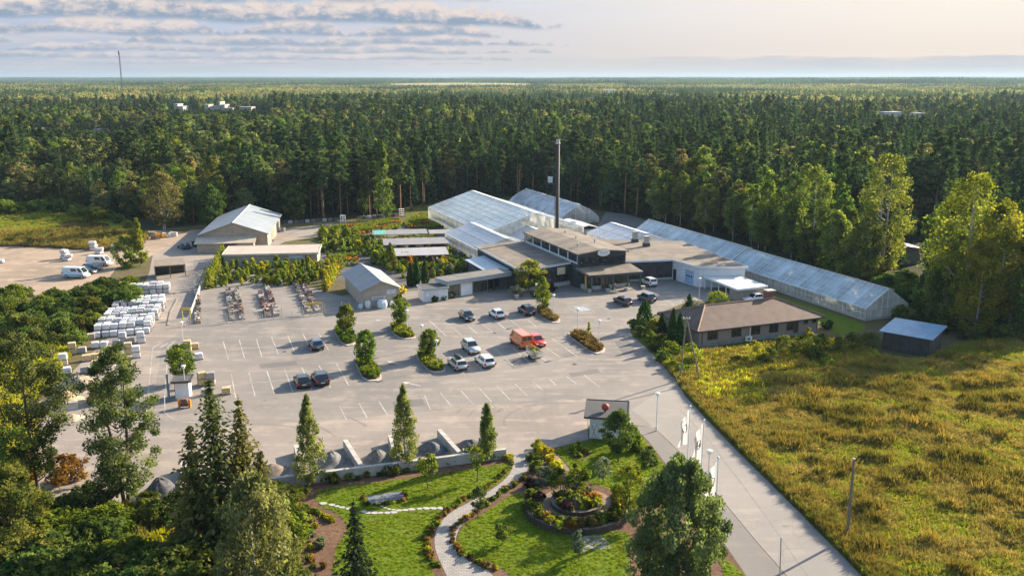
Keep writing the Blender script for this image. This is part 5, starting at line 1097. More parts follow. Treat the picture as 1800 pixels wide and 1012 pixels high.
for (px, py, lab, style, pc, hd, kw) in [
    (821, 561, 'dark green hatchback facing the viewer in the back parking row', 'hatch', DGR, NEAR, {}), (873, 557, 'white hatchback between the dark green one and a black estate', 'hatch', WHT, FAR, {}),
    (925, 551, 'black off-roader beside the brown heather island', 'suv', BLK, FAR, {}), (1094, 534, 'dark brown estate nearest the shop entrance bays', 'wagon', ('umber', (.035, .026, .024)), FAR, {}),
    (1136, 529, 'navy off-roader parked right of the dark brown estate', 'suv', DBL, FAR, {}), (1140, 501, 'white crossover parked right beside the shop canopy', 'suv', WHT, FAR, {}),
    (1327, 529, 'white saloon parked by the carport end wall', 'sedan', WHT, TH + R(180), {}), (556, 611, 'dark blue hatchback alone in the left parking row', 'hatch', ('steel_blue', (.05, .075, .12)), FAR, {}),
    (531, 676, 'black hatchback, left of a pair in the front left row', 'hatch', BLK, FAR, {}), (563, 672, 'black estate with roof rails, right of the pair', 'suv', ('black_grey', (.02, .021, .023)), FAR, {}),
    (828, 617, 'silver grey crossover facing the viewer beside the tree island', 'suv', SIL, NEAR, {}), (804, 645, 'silver estate with a black roof box', 'wagon', ('pale_silver', (.46, .47, .44)), FAR, dict(roofbox=True)),
    (852, 640, 'white estate beside the silver one with the roof box', 'wagon', WHT, FAR, {}), (943, 605, 'bright red car half hidden by the mesh trailer', 'hatch', RED, NEAR, {})]:
    x, y = G(px, py); make_car(lab, 'car', style, pc[0], pc[1], (x, y, .016), hd, **kw)
x, y = G(915, 607); make_car('orange red delivery van with a mesh trailer behind it', 'van', 'van', 'orange', ORG[1], (x, y, .016), FAR)
for (px, py, lab, style, pc, cat, st_) in [(176, 467, 'white high van with a coloured side stripe in the sandy yard', 'van', WHT, 'van', M("van_stripe", (.35, .10, .06), .5)), (135, 488, 'pale blue and white van beside the hedge in the sandy yard', 'van', ('ice_blue', (.50, .62, .70)), 'van', M("van_stripe_teal", (.05, .25, .35), .5)), (150, 481, 'dark estate squeezed between the two pale vans', 'wagon', BLK, 'car', None), (162, 475, 'dark grey car just below the white high van', 'hatch', ('charcoal', (.03, .033, .04)), 'car', None)]:
    x, y = G(px, py); make_car(lab, cat, style, pc[0], pc[1], (x, y, .016), R(-6), stripe=st_)
# mesh trailer with plants
x, y = G(939, 629); tr_ = thing('plant_trailer', 'silver mesh sided trailer loaded with green plants', 'trailer', (x, y, .016), FAR); m_ = MB(); m_.box(-1.45, -.75, .45, 1.35, .75, .55); m_.build('bed', MAT_GALV, tr_)
m_ = MB()
for p, q in (((-1.45, -.75), (1.35, -.75)), ((-1.45, .75), (1.35, .75)), ((-1.45, -.75), (-1.45, .75)), ((1.35, -.75), (1.35, .75))):
    for z_ in (.62, .85, 1.1, 1.35): m_.tube([(p[0], p[1], z_), (q[0], q[1], z_)], .022, 4)
    for u in np.linspace(0, 1, 9): m_.tube([(p[0] + (q[0] - p[0]) * u, p[1] + (q[1] - p[1]) * u, .55), (p[0] + (q[0] - p[0]) * u, p[1] + (q[1] - p[1]) * u, 1.36)], .018, 4)
m_.build('mesh_side', MAT_GALV, tr_)
for s in (-1, 1): m_ = MB(); m_.tube([(-.2, s * .78, .3), (-.2, s * .95, .3)], .3, 14); m_.build('wheel', MAT_RUBBER, tr_)
m_ = MB(); m_.tube([(1.3, -.4, .48), (2.3, 0, .48)], .04, 5); m_.tube([(1.3, .4, .48), (2.3, 0, .48)], .04, 5); m_.build('drawbar', MAT_GALV, tr_)
P, T, C_ = crown_broad(1.6, .75, .55, 14, 30, .32, 'round', .8); P[:, 0] *= 1.5
pl_ = link('trailer_greenery', leaf_mesh('trailer_plants', P, .16 * NR.uniform(.7, 1.3, len(P)), T, L_LIME)); pl_.location = (x, y, .1); pl_.rotation_euler = (0, 0, FAR); tag(pl_, 'heap of green plants standing in the mesh trailer', 'plants', None, 'stuff')
# red loader by the sand heap
x, y = G(172, 706); ld = thing('red_loader', 'small red loader parked beside the sand heap', 'loader', (x, y, 0), R(100)); LR = paint('loader_red', (.42, .05, .02), .5)
m_ = MB(); m_.prism([(-1.4, -.6), (1.0, -.6), (1.0, .6), (-1.4, .6)], .55, 1.25); m_.build('body', LR, ld); m_ = MB(); m_.box(-.6, -.55, 1.25, .6, .55, 2.25); m_.build('cab', GLASS_CAR, ld); m_ = MB(); m_.box(-.7, -.62, 2.25, .7, .62, 2.38); m_.build('cab_roof', LR, ld)
for xf in (-.85, .75):
    for s in (-1, 1): m_ = MB(); m_.tube([(xf, s * .6, .5), (xf, s * .92, .5)], .5, 14); m_.build('wheel', MAT_RUBBER, ld)
m_ = MB(); m_.tube([(.8, -.4, 1.1), (2.0, -.4, .5)], .07, 5); m_.tube([(.8, .4, 1.1), (2.0, .4, .5)], .07, 5); m_.build('lift_arm', LR, ld); m_ = MB(); m_.quadmesh([(1.9, -.9, .15), (2.7, -.9, .15), (2.1, -.9, .75), (1.9, .9, .15), (2.7, .9, .15), (2.1, .9, .75)], [(0, 1, 2), (5, 4, 3), (0, 3, 4, 1), (0, 2, 5, 3)]); m_.build('bucket', MAT_DARK, ld)
# orange and grey yard machine near the booth
x, y = G(325, 716); om = thing('orange_rack', 'small trolley with orange uprights standing before the booth', 'trolley', (x, y, 0), .1); OR_ = M("bright_orange", (.62, .16, .02), .6, .05)
for s in (-1, 1): m_ = MB(); m_.box(s * .62 - .12, -.2, 0, s * .62 + .12, .2, 1.05); m_.build('upright', OR_, om)
m_ = MB(); m_.box(-.45, -.4, .3, .45, .4, .5, 0); m_.box(-.35, -.3, .5, .35, .3, 1.2, 1); m_.build('load', [MAT_DARK, M("rusty_brown", (.18, .09, .05), .9)], om)
# ------------------------------------------------------------------ lamps, poles, flags
def lamp(px0, py0, px1, py1, lab):
    x, y = G(px0, py0); u = (px1 - 900) / FPX; v = (py1 - 506) / FPX; c, s = math.cos(PITCH), math.sin(PITCH); h = max(3.6, min(5.5, CAM_H + y * (-s - v * c) / (c - v * s)))
    t = thing('street_lamp', lab, 'lamp', (x, y, 0), 0, 'lamp posts of the car park'); m_ = MB(); m_.lathe([(.11, 0), (.11, .5), (.06, .6), (.05, h - .35)], n=8); m_.build('post', MAT_LAMP, t)
    m_ = MB(); m_.lathe([(.05, h - .4), (.16, h - .3), (.24, h - .05), (.30, h), (.28, h + .06), (.05, h + .14)], n=10); m_.build('lamp_head', MAT_WHITE, t)
for a in [(972.6, 561, 974, 518, 'lamp post at the tip of the far brown heather island'), (1015, 583, 1017, 543, 'lamp post at the upper end of the right heather island'), (1052.6, 613, 1052, 563, 'lamp post at the lower end of the right heather island'), (943, 537, 943, 499, 'lamp post behind the slender island tree near the annex'), (1228, 536, 1228, 489, 'lamp post in front of the carport'), (768, 647, 767, 598, 'lamp post in the hedge island beside the silver estate'), (742, 612, 741, 573, 'lamp post between two hedge islands of the middle aisle'), (716, 585, 717, 545, 'lamp post in the far left hedge island'), (1153.5, 757, 1155, 691, 'lamp post at the kerb by the white kiosk'), (1243.5, 866, 1246, 792, 'lamp post between the white flags'), (327, 700, 326, 643, 'lamp post in front of the yard booth'), (322, 606, 322, 583, 'short lamp post by the timber stack')]: lamp(*a)
def pole(lab, p0, p1, r0=.14, r1=.1, mat=None, name='utility_pole', cat='pole', hh=None, group=None):
    x, y = G(*p0); u = (p1[0] - 900) / FPX; v = (p1[1] - 506) / FPX; c, s = math.cos(PITCH), math.sin(PITCH); h = CAM_H + y * (-s - v * c) / (c - v * s); X_ = u * y / (c - v * s); h = hh or h
    t = thing(name, lab, cat, (x, y, 0), 0, group); m_ = MB(); m_.tube([(0, 0, -.1), (max(-.5, min(.5, X_ - x)), 0, h)], [r0, r1], 8); m_.build('shaft', mat or MAT_WOOD, t); return t, h, X_ - x
OLDP = M("old_pole", (.17, .145, .115), .9, .25, 2)
t, h, dx = pole('leaning wooden pole with a stay, left of the brick house', (1195, 668), (1207, 557), .12, .09, OLDP); x1_, y1_ = G(1231, 672); bx_, by_ = G(1195, 668)
m_ = MB(); m_.tube([(x1_ - bx_, y1_ - by_, -.1), (dx + .1, 0, h - .5)], [.11, .08], 8); m_.build('stay', OLDP, t); m_ = MB(); m_.box(dx - .5, -.06, h - .3, dx + .5, .06, h - .18); m_.build('crossarm', MAT_GALV, t)
for s in (-.4, 0, .4): m_ = MB(); m_.lathe([(.05, 0), (.07, .08), (.03, .18)], (dx + s, 0, h - .16), 6); m_.build('insulator', MAT_WHITE, t)
t, h, dx = pole('dark wooden pole standing alone in the dry field', (1489, 945), (1501, 807), .15, .11, OLDP); m_ = MB(); m_.lathe([(.14, 0), (.12, .12)], (dx, 0, h), 8); m_.build('cap', MAT_GALV, t)
t, h, dx = pole('thin grey post at the pavement edge nearest the viewer', (1371, 1013), (1373, 945), .06, .05, MAT_GALV, 'sign_post', 'post'); m_ = MB(); m_.lathe([(.07, 0), (.05, .06)], (dx, 0, h), 8); m_.build('cap', MAT_GALV, t)
pole('thin white marker post on the yard lane', (289, 724), (289, 696), .05, .05, MAT_WHITE, 'marker_post', 'post')
FLAG = None
m, tq = newmat("flag_cloth"); d_ = tq.n('ShaderNodeBsdfDiffuse'); d_.inputs[0].default_value = (.72, .70, .68, 1); l_ = tq.n('ShaderNodeBsdfTranslucent'); l_.inputs[0].default_value = (.7, .66, .6, 1); x_ = tq.n('ShaderNodeMixShader'); x_.inputs[0].default_value = .4; tq.L.new(d_.outputs[0], x_.inputs[1]); tq.L.new(l_.outputs[0], x_.inputs[2]); o_ = tq.n('ShaderNodeOutputMaterial'); tq.L.new(x_.outputs[0], o_.inputs[0]); FLAG = m
EMB = M("flag_emblem", (.20, .19, .18), .8, .1)
for i, (p0, p1, ln, lab, tint) in enumerate([((1206, 858), (1212, 744), 3.6, 'white flag hanging from the pole farthest from the viewer', 0), ((1230, 888), (1236, 768), 3.9, 'white flag with a dark emblem on the middle pole', 1), ((1256, 968), (1263, 797), 3.5, 'cream and grey flag on the pole nearest the viewer', 2)]):
    pt_, h, dx = pole(['white flagpole standing farthest from the viewer', 'middle white flagpole of three by the pavement', 'nearest white flagpole of three by the pavement'][i], p0, p1, .07, .045, MAT_WHITE, 'flagpole', 'flagpole', 8.6, 'flagpoles by the pavement'); m_ = MB(); m_.ball((dx, 0, h + .08), .11, 8); m_.build('finial', MAT_WHITE, pt_)
    x, y = G(*p0); fl = thing('flag', lab, 'flag', (x + dx, y, 0), 0, 'limp flags on the three poles'); vs = []; nu, nv = 9, 14
    for j in range(nv):
        for k_ in range(nu):
            u = k_ / (nu - 1); v = j / (nv - 1); fall = u * (.5 + .35 * math.sin(i * 2 + v * 2)); droop = .75 * u ** 1.2 * (1.7 if j < 3 else 1.0)
            vs.append((-.09 - u * (.62 + .28 * v + .1 * math.sin(v * 7 + i)), .20 * math.sin(u * 9 + v * 4 + i) * u, h - .25 - v * ln - droop * (1 - .55 * v)))
    m_ = MB(); m_.quadmesh(vs, [(j * nu + k_, j * nu + k_ + 1, (j + 1) * nu + k_ + 1, (j + 1) * nu + k_) for j in range(nv - 1) for k_ in range(nu - 1)]); cl = m_.build('cloth', FLAG, fl, True)
    em = MB(); c0 = 4
    pts_ = []
    for a_ in np.linspace(0, 2 * math.pi * (.85 if i != 1 else 1.6), 18):
        uu = .5 + .28 * math.cos(a_) * (1 - .08 * a_); vv = .50 + .16 * math.sin(a_) * (1 - .08 * a_); k_ = int(uu * (nu - 1)); j = int(vv * (nv - 1)); q = Vector(vs[j * nu + k_]); pts_.append((q.x, q.y - .04, q.z))
    em.tube(pts_, .045, 4); em.build('emblem', EMB, cl)
# ------------------------------------------------------------------ planted islands
KERBM = M("kerb_stone", (.40, .36, .32), .9, .12, 3)
def island(px_pts, lab, mat, hgt_, leaf, group='planted islands of the car park', dens=10):
    poly = px_poly([(x, y) for x, y in px_pts]); cx = sum(p[0] for p in poly) / len(poly); cy = sum(p[1] for p in poly) / len(poly); t = thing('planted_island', lab, 'planting', (cx, cy, 0), 0, group)
    loc = smooth_poly([(p[0] - cx, p[1] - cy) for p in poly], 1); m_ = MB(); m_.prism(loc, 0, .13); m_.build('kerb', KERBM, t); inn = [(x * .9, y * .9) for x, y in loc]; m_ = MB(); m_.prism(inn, .1, .16); m_.build('soil', MAT_MULCH, t)
    inn = [(x * .84, y * .84) for x, y in loc]; pts = sample_poly(inn, int(dens * 26)); C_ = [(x, y, NR.uniform(.25, hgt_)) for x, y in pts]; P, T = clump_points(C_, [NR.uniform(.25, .42) for _ in C_], 30, NR.uniform(0, 1, len(C_)), .75)
    P[:, 2] = np.maximum(P[:, 2], .12); link('hedge', leaf_mesh('island_hedge', P, leaf * NR.uniform(.7, 1.3, len(P)), T, mat), t); return t
q2 = lambda L_: [Z2(*p) for p in L_]; q3 = lambda L_: [Z3(*p) for p in L_]
island(q2([(725, 385), (760, 368), (832, 375), (885, 440), (880, 490), (800, 503), (750, 440)]), 'green hedge island at the left end of the middle aisle, farthest back', L_HEDGE, .75, .17)
island(q2([(865, 585), (905, 575), (1000, 612), (1055, 690), (1050, 738), (935, 745), (890, 655)]), 'green hedge island nearest the front parking row', L_HEDGE, .75, .17)
island(q2([(1105, 365), (1140, 345), (1210, 355), (1288, 432), (1283, 450), (1190, 457), (1130, 412)]), 'green hedge island in front of the sales hut', L_HEDGE, .75, .17)
island(q2([(1278, 560), (1340, 532), (1390, 555), (1490, 652), (1490, 680), (1390, 685), (1330, 622)]), 'green hedge island left of the silver grey crossover', L_HEDGE, .75, .17)
island(q3([(740, 225), (785, 232), (915, 312), (910, 338), (850, 345), (760, 282)]), 'brown heather island at the end of the back parking row', L_HEATH, .65, .16)
island(q3([(957, 425), (1000, 395), (1080, 410), (1225, 512), (1215, 545), (1150, 560), (1040, 482)]), 'brown heather island between the trailer and the brick house', L_HEATH, .7, .16)
# ------------------------------------------------------------------ separate trees and shrubs
def top_h(p0, p1):
    x, y = G(*p0); v = (p1[1] - 506) / FPX; c, s = math.cos(PITCH), math.sin(PITCH); return CAM_H + y * (-s - v * c) / (c - v * s)
def own_tree(name, label, cat, base, top, r, mat, bark=None, bfrac=.25, nc=40, per=60, cr=None, leaf=.2, prof='oval', flat=.8, hang=0, inner=.2, trunk_r=None, group=None, stems=1, bend=.2, limbs=3, h=None, along=None, aspect=1.35):
    x, y = G(*base); h = h or top_h(base, top); P, T, C_ = crown_broad(h, r, h * bfrac, nc, per, cr or r * .38, prof, flat, hang, inner); 
    P[:, 2] = np.maximum(P[:, 2], .1)
    al = None
    if along: al = np.tile(along, (len(P), 1))
    me = leaf_mesh(name + '_crown', P, leaf * NR.uniform(.65, 1.35, len(P)), T, mat, al, aspect, .4)
    return tree(name, label, cat, (x, y, 0), trunk_mb(h * .93, trunk_r or h * .010, .02, bend, C_[::limbs], 7, stems), me, bark or BARK, NR.uniform(0, 6), group)
for base, top, lab in [((609, 589), (607, 536), 'young upright lime tree in the farthest green hedge island'), ((644, 646), (643, 580), 'young upright lime tree in the hedge island nearest the front row'), ((704, 578), (707, 518), 'young upright lime tree in the island before the sales hut'), ((754, 629), (752, 579), 'young upright lime tree in the island beside the silver grey crossover')]:
    own_tree('lime_tree', lab, 'tree', base, top, 1.4, L_HEDGE, BARK, .2, 74, 80, .46, .15, 'oval', .95, group='young trees of the car park islands')
own_tree('maple_tree', 'slender bright tree in the brown heather island by the annex', 'tree', (954, 546), (951, 486), 1.3, L_LIME, BARK, .12, 42, 60, .55, .2, 'column', .9)
own_tree('golden_shrub', 'small golden shrub rising from the right heather island', 'shrub', (1035, 592), (1035, 566), .5, L_GOLD, None, .1, 14, 40, .25, .14, 'cone')
own_tree('planted_maple', 'broad golden green tree beside the left wing of the shop', 'tree', (930, 512), (932, 458), 3.0, L_LIME, BARK, .15, 70, 60, .85, .24, 'round', .8)
own_tree('potted_willow', 'grey green weeping shrub in a tub beside the annex', 'shrub', (908, 521), (908, 500), 1.4, L_GREY, None, .1, 24, 50, .5, .16, 'round', .6, .3)
own_tree('booth_tree', 'dense round tree standing behind the yard booth', 'tree', (321, 672), (320, 606), 1.9, L_HEDGE, BARK, .22, 60, 60, .6, .2, 'oval', .85)
def conifer(name, label, cat, base, top, r, mat, levels=26, nb=10, npt=7, leaf=.3, droop=.35, b0=.03, group=None, thin=0, h=None, xy=None, bare=False):
    x, y = xy or G(*base); h = h or top_h(base, top); P, T, Sz, D = crown_spruce(h, r, h * b0, levels, nb, npt, leaf, droop, thin); me = leaf_mesh(name + '_crown', P, Sz, T, mat, D, 2.1, .5)
    return tree(name, label, cat, (x, y, 0), trunk_mb(h * .97, h * .011, .02, .05), me, BARK, NR.uniform(0, 6), group)
def thuja(label, base, top, r, group='clipped conifers by the brick house', mat=None, cone=1.0):
    x, y = G(*base); h = top_h(base, top); n = 1500; u = NR.uniform(0, 1, n); a = NR.uniform(0, 6.283, n); lump = 1 + .13 * np.sin(a * 5 + u * 9) + .08 * np.sin(a * 11 - u * 17)
    rr = r * np.minimum(1, .65 + u * 2) * (1 - u ** 1.7) ** (.75 * cone) * np.sqrt(NR.uniform(.55, 1, n)) * lump; P = np.stack([rr * np.cos(a), rr * np.sin(a), .1 + u * (h - .1)], 1)
    me = leaf_mesh('thuja_crown', P, .24 * NR.uniform(.7, 1.3, n), np.clip(.5 + .4 * np.sin(a * 7 + u * 20) + NR.normal(0, .15, n), 0, 1), mat or L_THUJA, np.tile([0, 0, 1.], (n, 1)), 1.9, .1)
    return tree('thuja', label, 'conifer', (x, y, 0), trunk_mb(h * .8, .06, .02, 0), me, BARK, 0, group)
thuja('tallest pointed conifer at the bend of the drive', (1133, 578), (1133, 527), 1.5); thuja('narrow dark thuja just left of the brick house hip', (1163, 592), (1163, 551), .75); thuja('dark thuja in front of the house, left of a touching pair', (1182, 600), (1184, 543), .8); thuja('dark thuja in front of the house, right of a touching pair', (1194, 608), (1194, 551), .85)
conifer('young_spruce', 'short broad spruce behind the brick house roof', 'conifer', (1211, 548), (1211, 516), 1.6, L_SPRUCE, 18, 11, 8, .3)
thuja('tall thuja at the left end of the four in the nursery', (722, 503), (722, 462), .8, 'thujas of the nursery'); thuja('thuja second from the left in the nursery row', (732, 500), (732, 452), .8, 'thujas of the nursery'); thuja('third thuja of the nursery row beside the annex store', (747, 501), (747, 458), .75, 'thujas of the nursery'); thuja('broad tall thuja behind the sales hut', (687, 470), (687, 427), 1.4, 'thujas of the nursery', L_HEDGE)
def shrub(label, base, r, h, mat, name='shrub', group=None, leaf=.17, nc=None, per=45, squash=1.0):
    x, y = G(*base); nc = nc or int(14 + 9 * r); P, T, C_ = crown_broad(h, r, .05, nc, per, max(.22, r * .34), 'round', .8, 0, .1); P[:, 2] = np.maximum(P[:, 2], .04); P[:, 1] *= squash
    t = thing(name, label, 'shrub', (x, y, 0), NR.uniform(0, 6), group); m_ = MB()
    for c in C_[::4]: m_.tube([(0, 0, -.05), (c[0] * .5, c[1] * .5, c[2] * .55), c], [.035, .025, .01], 4)
    m_.build('stem', BARK, t); link('foliage', leaf_mesh(name + '_foliage', P, leaf * NR.uniform(.7, 1.3, len(P)), T, mat), t); return t
SH = 'shrubs around the brick house'
for px, py, r, h, mt, lab in [(1115, 577, 1.1, 1.5, L_BUSH, 'low dark bush at the left corner of the house planting'), (1124, 590, 1.3, 1.6, L_BUSH, 'dark bush under the tallest pointed conifer'), (1148, 585, 1.3, 2.2, L_LIME, 'yellow green bush between the pointed conifers'), (1140, 600, 1.4, 1.7, L_HEDGE, 'round green bush at the drive side of the house planting'), (1160, 612, 1.5, 2.2, L_BUSH, 'full bush below the narrow thuja'), (1177, 622, 1.5, 1.9, L_HEDGE, 'green bush in front of the touching thujas'), (1152, 617, 1.2, 1.2, L_BUSH, 'low bush hanging over the drive edge'), (1165, 634, 1.3, 1.4, L_BUSH, 'dark low bush by the stone edging'), (1214, 640, 1.6, 3.2, L_LIME, 'tall lime green shrub behind the leaning pole'), (1200, 655, 1.3, 1.2, L_HEDGE, 'low shrub at the foot of the leaning pole'), (1182, 648, .9, 1.1, L_GOLD, 'yellow leaved shrub at the stone edging'), (1259, 533, 2.0, 2.2, L_LIME, 'wide rounded lime green bush before the carport'),
        (1327, 640, 1.6, 3.6, L_LIME, 'upright pale green shrub in front of the house windows'), (1298, 640, 1.3, 1.2, L_BUSH, 'low dark shrub left of the upright pale one'), (1352, 640, 1.8, 2.2, L_BUSH, 'dark shrub right of the upright pale one'), (1378, 630, 2.2, 3.4, L_BUSH, 'largest dark willow shrub before the house'), (1405, 628, 2.1, 3.2, L_BUSH, 'dark willow shrub below the brown house door'), (1417, 612, 1.0, 3.3, L_LIME, 'thin yellow green sapling by the house door'), (1440, 622, 1.5, 3.0, L_THUJA, 'dark conical bush right of the sapling'), (1432, 636, 1.8, 1.6, L_BUSH, 'spreading dark bush at the field edge'), (1470, 620, 2.0, 2.4, L_BUSH, 'dark bush midway to the blue roofed barn'), (1497, 614, 2.2, 2.4, L_BUSH, 'dark bush beside the gravel path to the barn'), (1525, 610, 2.0, 2.2, L_BUSH, 'dark bush touching the blue roofed barn'), (1455, 645, 1.5, 1.2, L_HEDGE, 'low green bush in the dry grass'), (1456, 578, 1.0, 1.4, L_THUJA, 'small dark bush at the right house corner')]: shrub(lab, (px, py), r, h, mt, 'shrub', SH)
# foreground trees
L_ALDERN = leafmat('leaves_alder_foreground', (.034, .054, .018), (.130, .160, .052), .34, rvar=.15)
L_WILLOW2 = leafmat('leaves_weeping_near', (.050, .068, .024), (.150, .180, .068), .36, rvar=.08)
def alder_big(label, base, top, r, nc, seedlean=0, stems=1, bfrac=.16, mat=None, per=150, leaf=.165, h=None):
    nc = int(nc * 1.7)
    return own_tree('alder_tree', label, 'tree', base, top, r, mat or L_ALDERN, BARK, bfrac, nc, per, .80, leaf, 'oval', .80, .35, .05, .18, 'tall trees in the lower left', stems, .5, 2, h)
alder_big('tall thin crowned alder at the left edge with a bare dark trunk', (75, 905), (48, 545), 3.5, 80, bfrac=.2); alder_big('open crowned alder with twin trunks before the sandy yard', (222, 893), (212, 603), 3.6, 84, stems=2, bfrac=.08)
alder_big('leafy alder cut by the left picture edge', (-20, 960), (-5, 700), 3.6, 60, bfrac=.1, mat=L_ALDER); alder_big('lower bushy alder under the tall thin one', (30, 985), (20, 815), 3.2, 56, bfrac=.05, mat=L_BUSH)
own_tree('russet_bush', 'orange brown bush glowing beside the sandy yard', 'shrub', (120, 850), (118, 800), 2.0, L_ORANGE, None, .05, 40, 60, .6, .2, 'round'); own_tree('russet_bush', 'small orange shrub by the concrete bay wall', 'shrub', (337, 845), (337, 820), .8, L_ORANGE, None, .05, 16, 50, .35, .18, 'round'); own_tree('russet_bush', 'orange bush behind the tall thin alder', 'shrub', (45, 845), (45, 790), 1.8, L_ORANGE, None, .05, 34, 60, .6, .2, 'round')
def big_spruce(label, base, top, r, lev=40, h=None, leaf=.32, mat=None, thin=.12):
    r *= 1.3; lev = int(lev * 1.1)
    return conifer('spruce_tree', label, 'tree', base, top, r, mat or L_SPRUCE_N, lev, 10, 19, leaf, .40, .05, 'spruces of the foreground', thin, h)
L_SPRUCE_N = leafmat("needles_spruce_near", (.020, .034, .014), (.115, .120, .035), .2, rvar=.12); L_SPRUCE_D = leafmat("needles_spruce_dark", (.010, .020, .010), (.030, .046, .020), .15, rvar=.1)
big_spruce('tallest ragged spruce of the foreground group', (392, 985), (386, 665), 3.6, 44); big_spruce('ragged spruce just right of the tallest one', (438, 975), (431, 700), 3.0, 38); big_spruce('ragged spruce left of the tallest one', (352, 985), (352, 745), 2.6, 34); big_spruce('shorter spruce at the right of the foreground group', (470, 1000), (468, 790), 2.4, 30)
conifer('spruce_tree', 'neat dark young spruce standing before the lawn', 'tree', (630, 1085), (631, 880), 2.1, L_SPRUCE_D, 34, 11, 11, .26, .30, .02, 'spruces of the foreground')
own_tree('weeping_birch', 'weeping yellow green birch in front of the foreground spruces', 'tree', (455, 1075), (440, 830), 2.9, L_WILLOW2, BARK_BIRCH, .04, 120, 120, .62, .17, 'round', 1.7, .7, .1, .14, None, 1, .3, 3, None, (0, 0, -1.), 1.9); own_tree('weeping_birch', 'dense silvery green birch beside the flags, cut by the lower edge', 'tree', (1185, 1085), (1182, 800), 3.55, L_WILLOW2, BARK_BIRCH, .02, 260, 190, .66, .135, 'oval', 1.2, .4, .2, .17, None, 1, .2, 4, None, (0, 0, -1.), 1.8)
for base, top, r, lab in [((546, 848), (541, 690), 1.9, 'slim birch before the left end of the concrete bay wall'), ((712, 818), (709, 672), 2.0, 'slim birch before the middle of the concrete bay wall'), ((856, 806), (856, 706), 1.35, 'small slim birch near the right end of the bay wall')]:
    own_tree('slim_birch', lab, 'tree', base, top, r, leafmat("leaves_slim_birch", (.070, .092, .026), (.185, .200, .060), .42, rvar=.08), BARK_BIRCH, .05, 150, 52, .42, .13, 'cone', 1.0, .5, .05, .08, 'slim birches along the bay wall', 1, .15, 4, None, (0, 0, -1.), 1.8)
# big birches on the right
for base, top, r, lab, mt, bf in [((1690, 577), (1685, 302), 6.2, 'huge yellow green birch at the right of the field', L_YBIRCH, .1), ((1655, 572), (1664, 385), 3.6, 'leafy birch left of the huge yellow green one', L_BIRCH, .08), ((1740, 580), (1725, 350), 4.6, 'birch right behind the huge yellow green one', L_YBIRCH, .1), ((1775, 572), (1790, 372), 5.0, 'grey green birch at the right picture edge', L_ALDER, .08), ((1712, 590), (1715, 420), 3.6, 'lower yellow birch in front of the huge one', L_YBIRCH, .06), ((1632, 562), (1634, 470), 2.6, 'dark bushy alder by the end of the long low glasshouse', L_ALDER, .05), ((1810, 590), (1812, 410), 4.0, 'leafy alder cut by the right picture edge', L_ALDER, .05), ((1545, 500), (1525, 268), 5.0, 'tall full birch above the small cabin', L_BIRCH, .1), ((1470, 488), (1478, 385), 3.4, 'bushy birch below the tall full one', L_BIRCH, .05), ((1500, 500), (1497, 400), 3.6, 'yellow green bushy birch left of the cabin', L_BIRCH, .05), ((1425, 468), (1420, 290), 4.0, 'pale birch crown standing left of the tall full one', L_BIRCH, .1), ((1390, 455), (1395, 300), 3.8, 'pale birch among the glasshouse edge trees', L_BIRCH, .1), ((1345, 440), (1345, 315), 3.2, 'yellowish slim birch at the glasshouse edge', L_YBIRCH, .1), ((1590, 500), (1600, 475), 2.4, 'low round bush under the cabin', L_BUSH, .03), ((1655, 575), (1650, 470), 3.4, 'dark leafy bush behind the blue roofed barn', L_ALDER, .03)]:
    own_tree('birch_tree', lab, 'tree', base, top, r, mt, BARK_BIRCH, bf, int(40 + 15 * r), 70, r * .24 + .15, .30, 'oval', .95, .5, .25, None, 'big birches at the field edge', 2 if r > 4.5 else 1, .5, 3)
own_tree('birch_tree', 'pale loose tree standing before the left wood beside the hall', 'tree', (290, 408), (295, 300), 4.6, leafmat("leaves_pale_aspen", (.05, .065, .025), (.14, .15, .055), .3, rvar=.05), BARK_BIRCH, .12, 110, 60, 1.15, .34, 'round', .85, .3, .2, None, None, 2, .4, 3); own_tree('alder_tree', 'round dark alder right of the pale loose tree', 'tree', (375, 402), (372, 325), 3.6, L_ALDER, BARK, .1, 70, 60, 1.0, .34, 'round', .85, 0, .2); own_tree('birch_tree', 'slim yellow green birch between the sandy yard and the lane', 'tree', (247, 468), (243, 382), 2.0, L_LIME, BARK_BIRCH, .06, 60, 60, .6, .28, 'cone', 1.0)
own_tree('birch_tree', 'leafy green birch left of the slim yellow one', 'tree', (222, 470), (220, 415), 2.4, L_BIRCH, BARK_BIRCH, .04, 54, 60, .7, .28, 'oval', 1.0)
own_tree('birch_tree', 'sunlit pale birch at the end of the bare pine row', 'tree', (675, 386), (668, 245), 3.4, L_BIRCH, BARK_BIRCH, .04, 100, 60, .95, .36, 'cone', 1.0)
# ------------------------------------------------------------------ the show garden
sheet('garden_soil', px_poly([(500, 858), (640, 838), (770, 822), (885, 803), (935, 794), (1032, 776), (1118, 764), (1142, 777), (1205, 862), (1262, 938), (1312, 1012), (1440, 1230), (430, 1230), (500, 1012), (520, 930)]), .010, MAT_MULCH)
Z5 = lambda x, y: (400 + x / 3.72, 740 + y / 3.72); Z6 = lambda x, y: (800 + x / 3.72, 740 + y / 3.72)
sheet('lawn', smooth_poly(px_poly([Z5(560, 470), Z5(700, 430), Z5(1000, 400), Z5(1300, 355), Z5(1674, 300), (893, 813), (899, 822), (886, 842), (856, 862), (812, 884), (778, 905), (757, 938), (752, 975), (762, 1012), (790, 1060), (800, 1180), (560, 1180), (580, 1040), (588, 985), Z5(700, 830), Z5(790, 720), Z5(770, 650), Z5(700, 590), Z5(600, 555)]), 2), .016, MAT_LAWN)
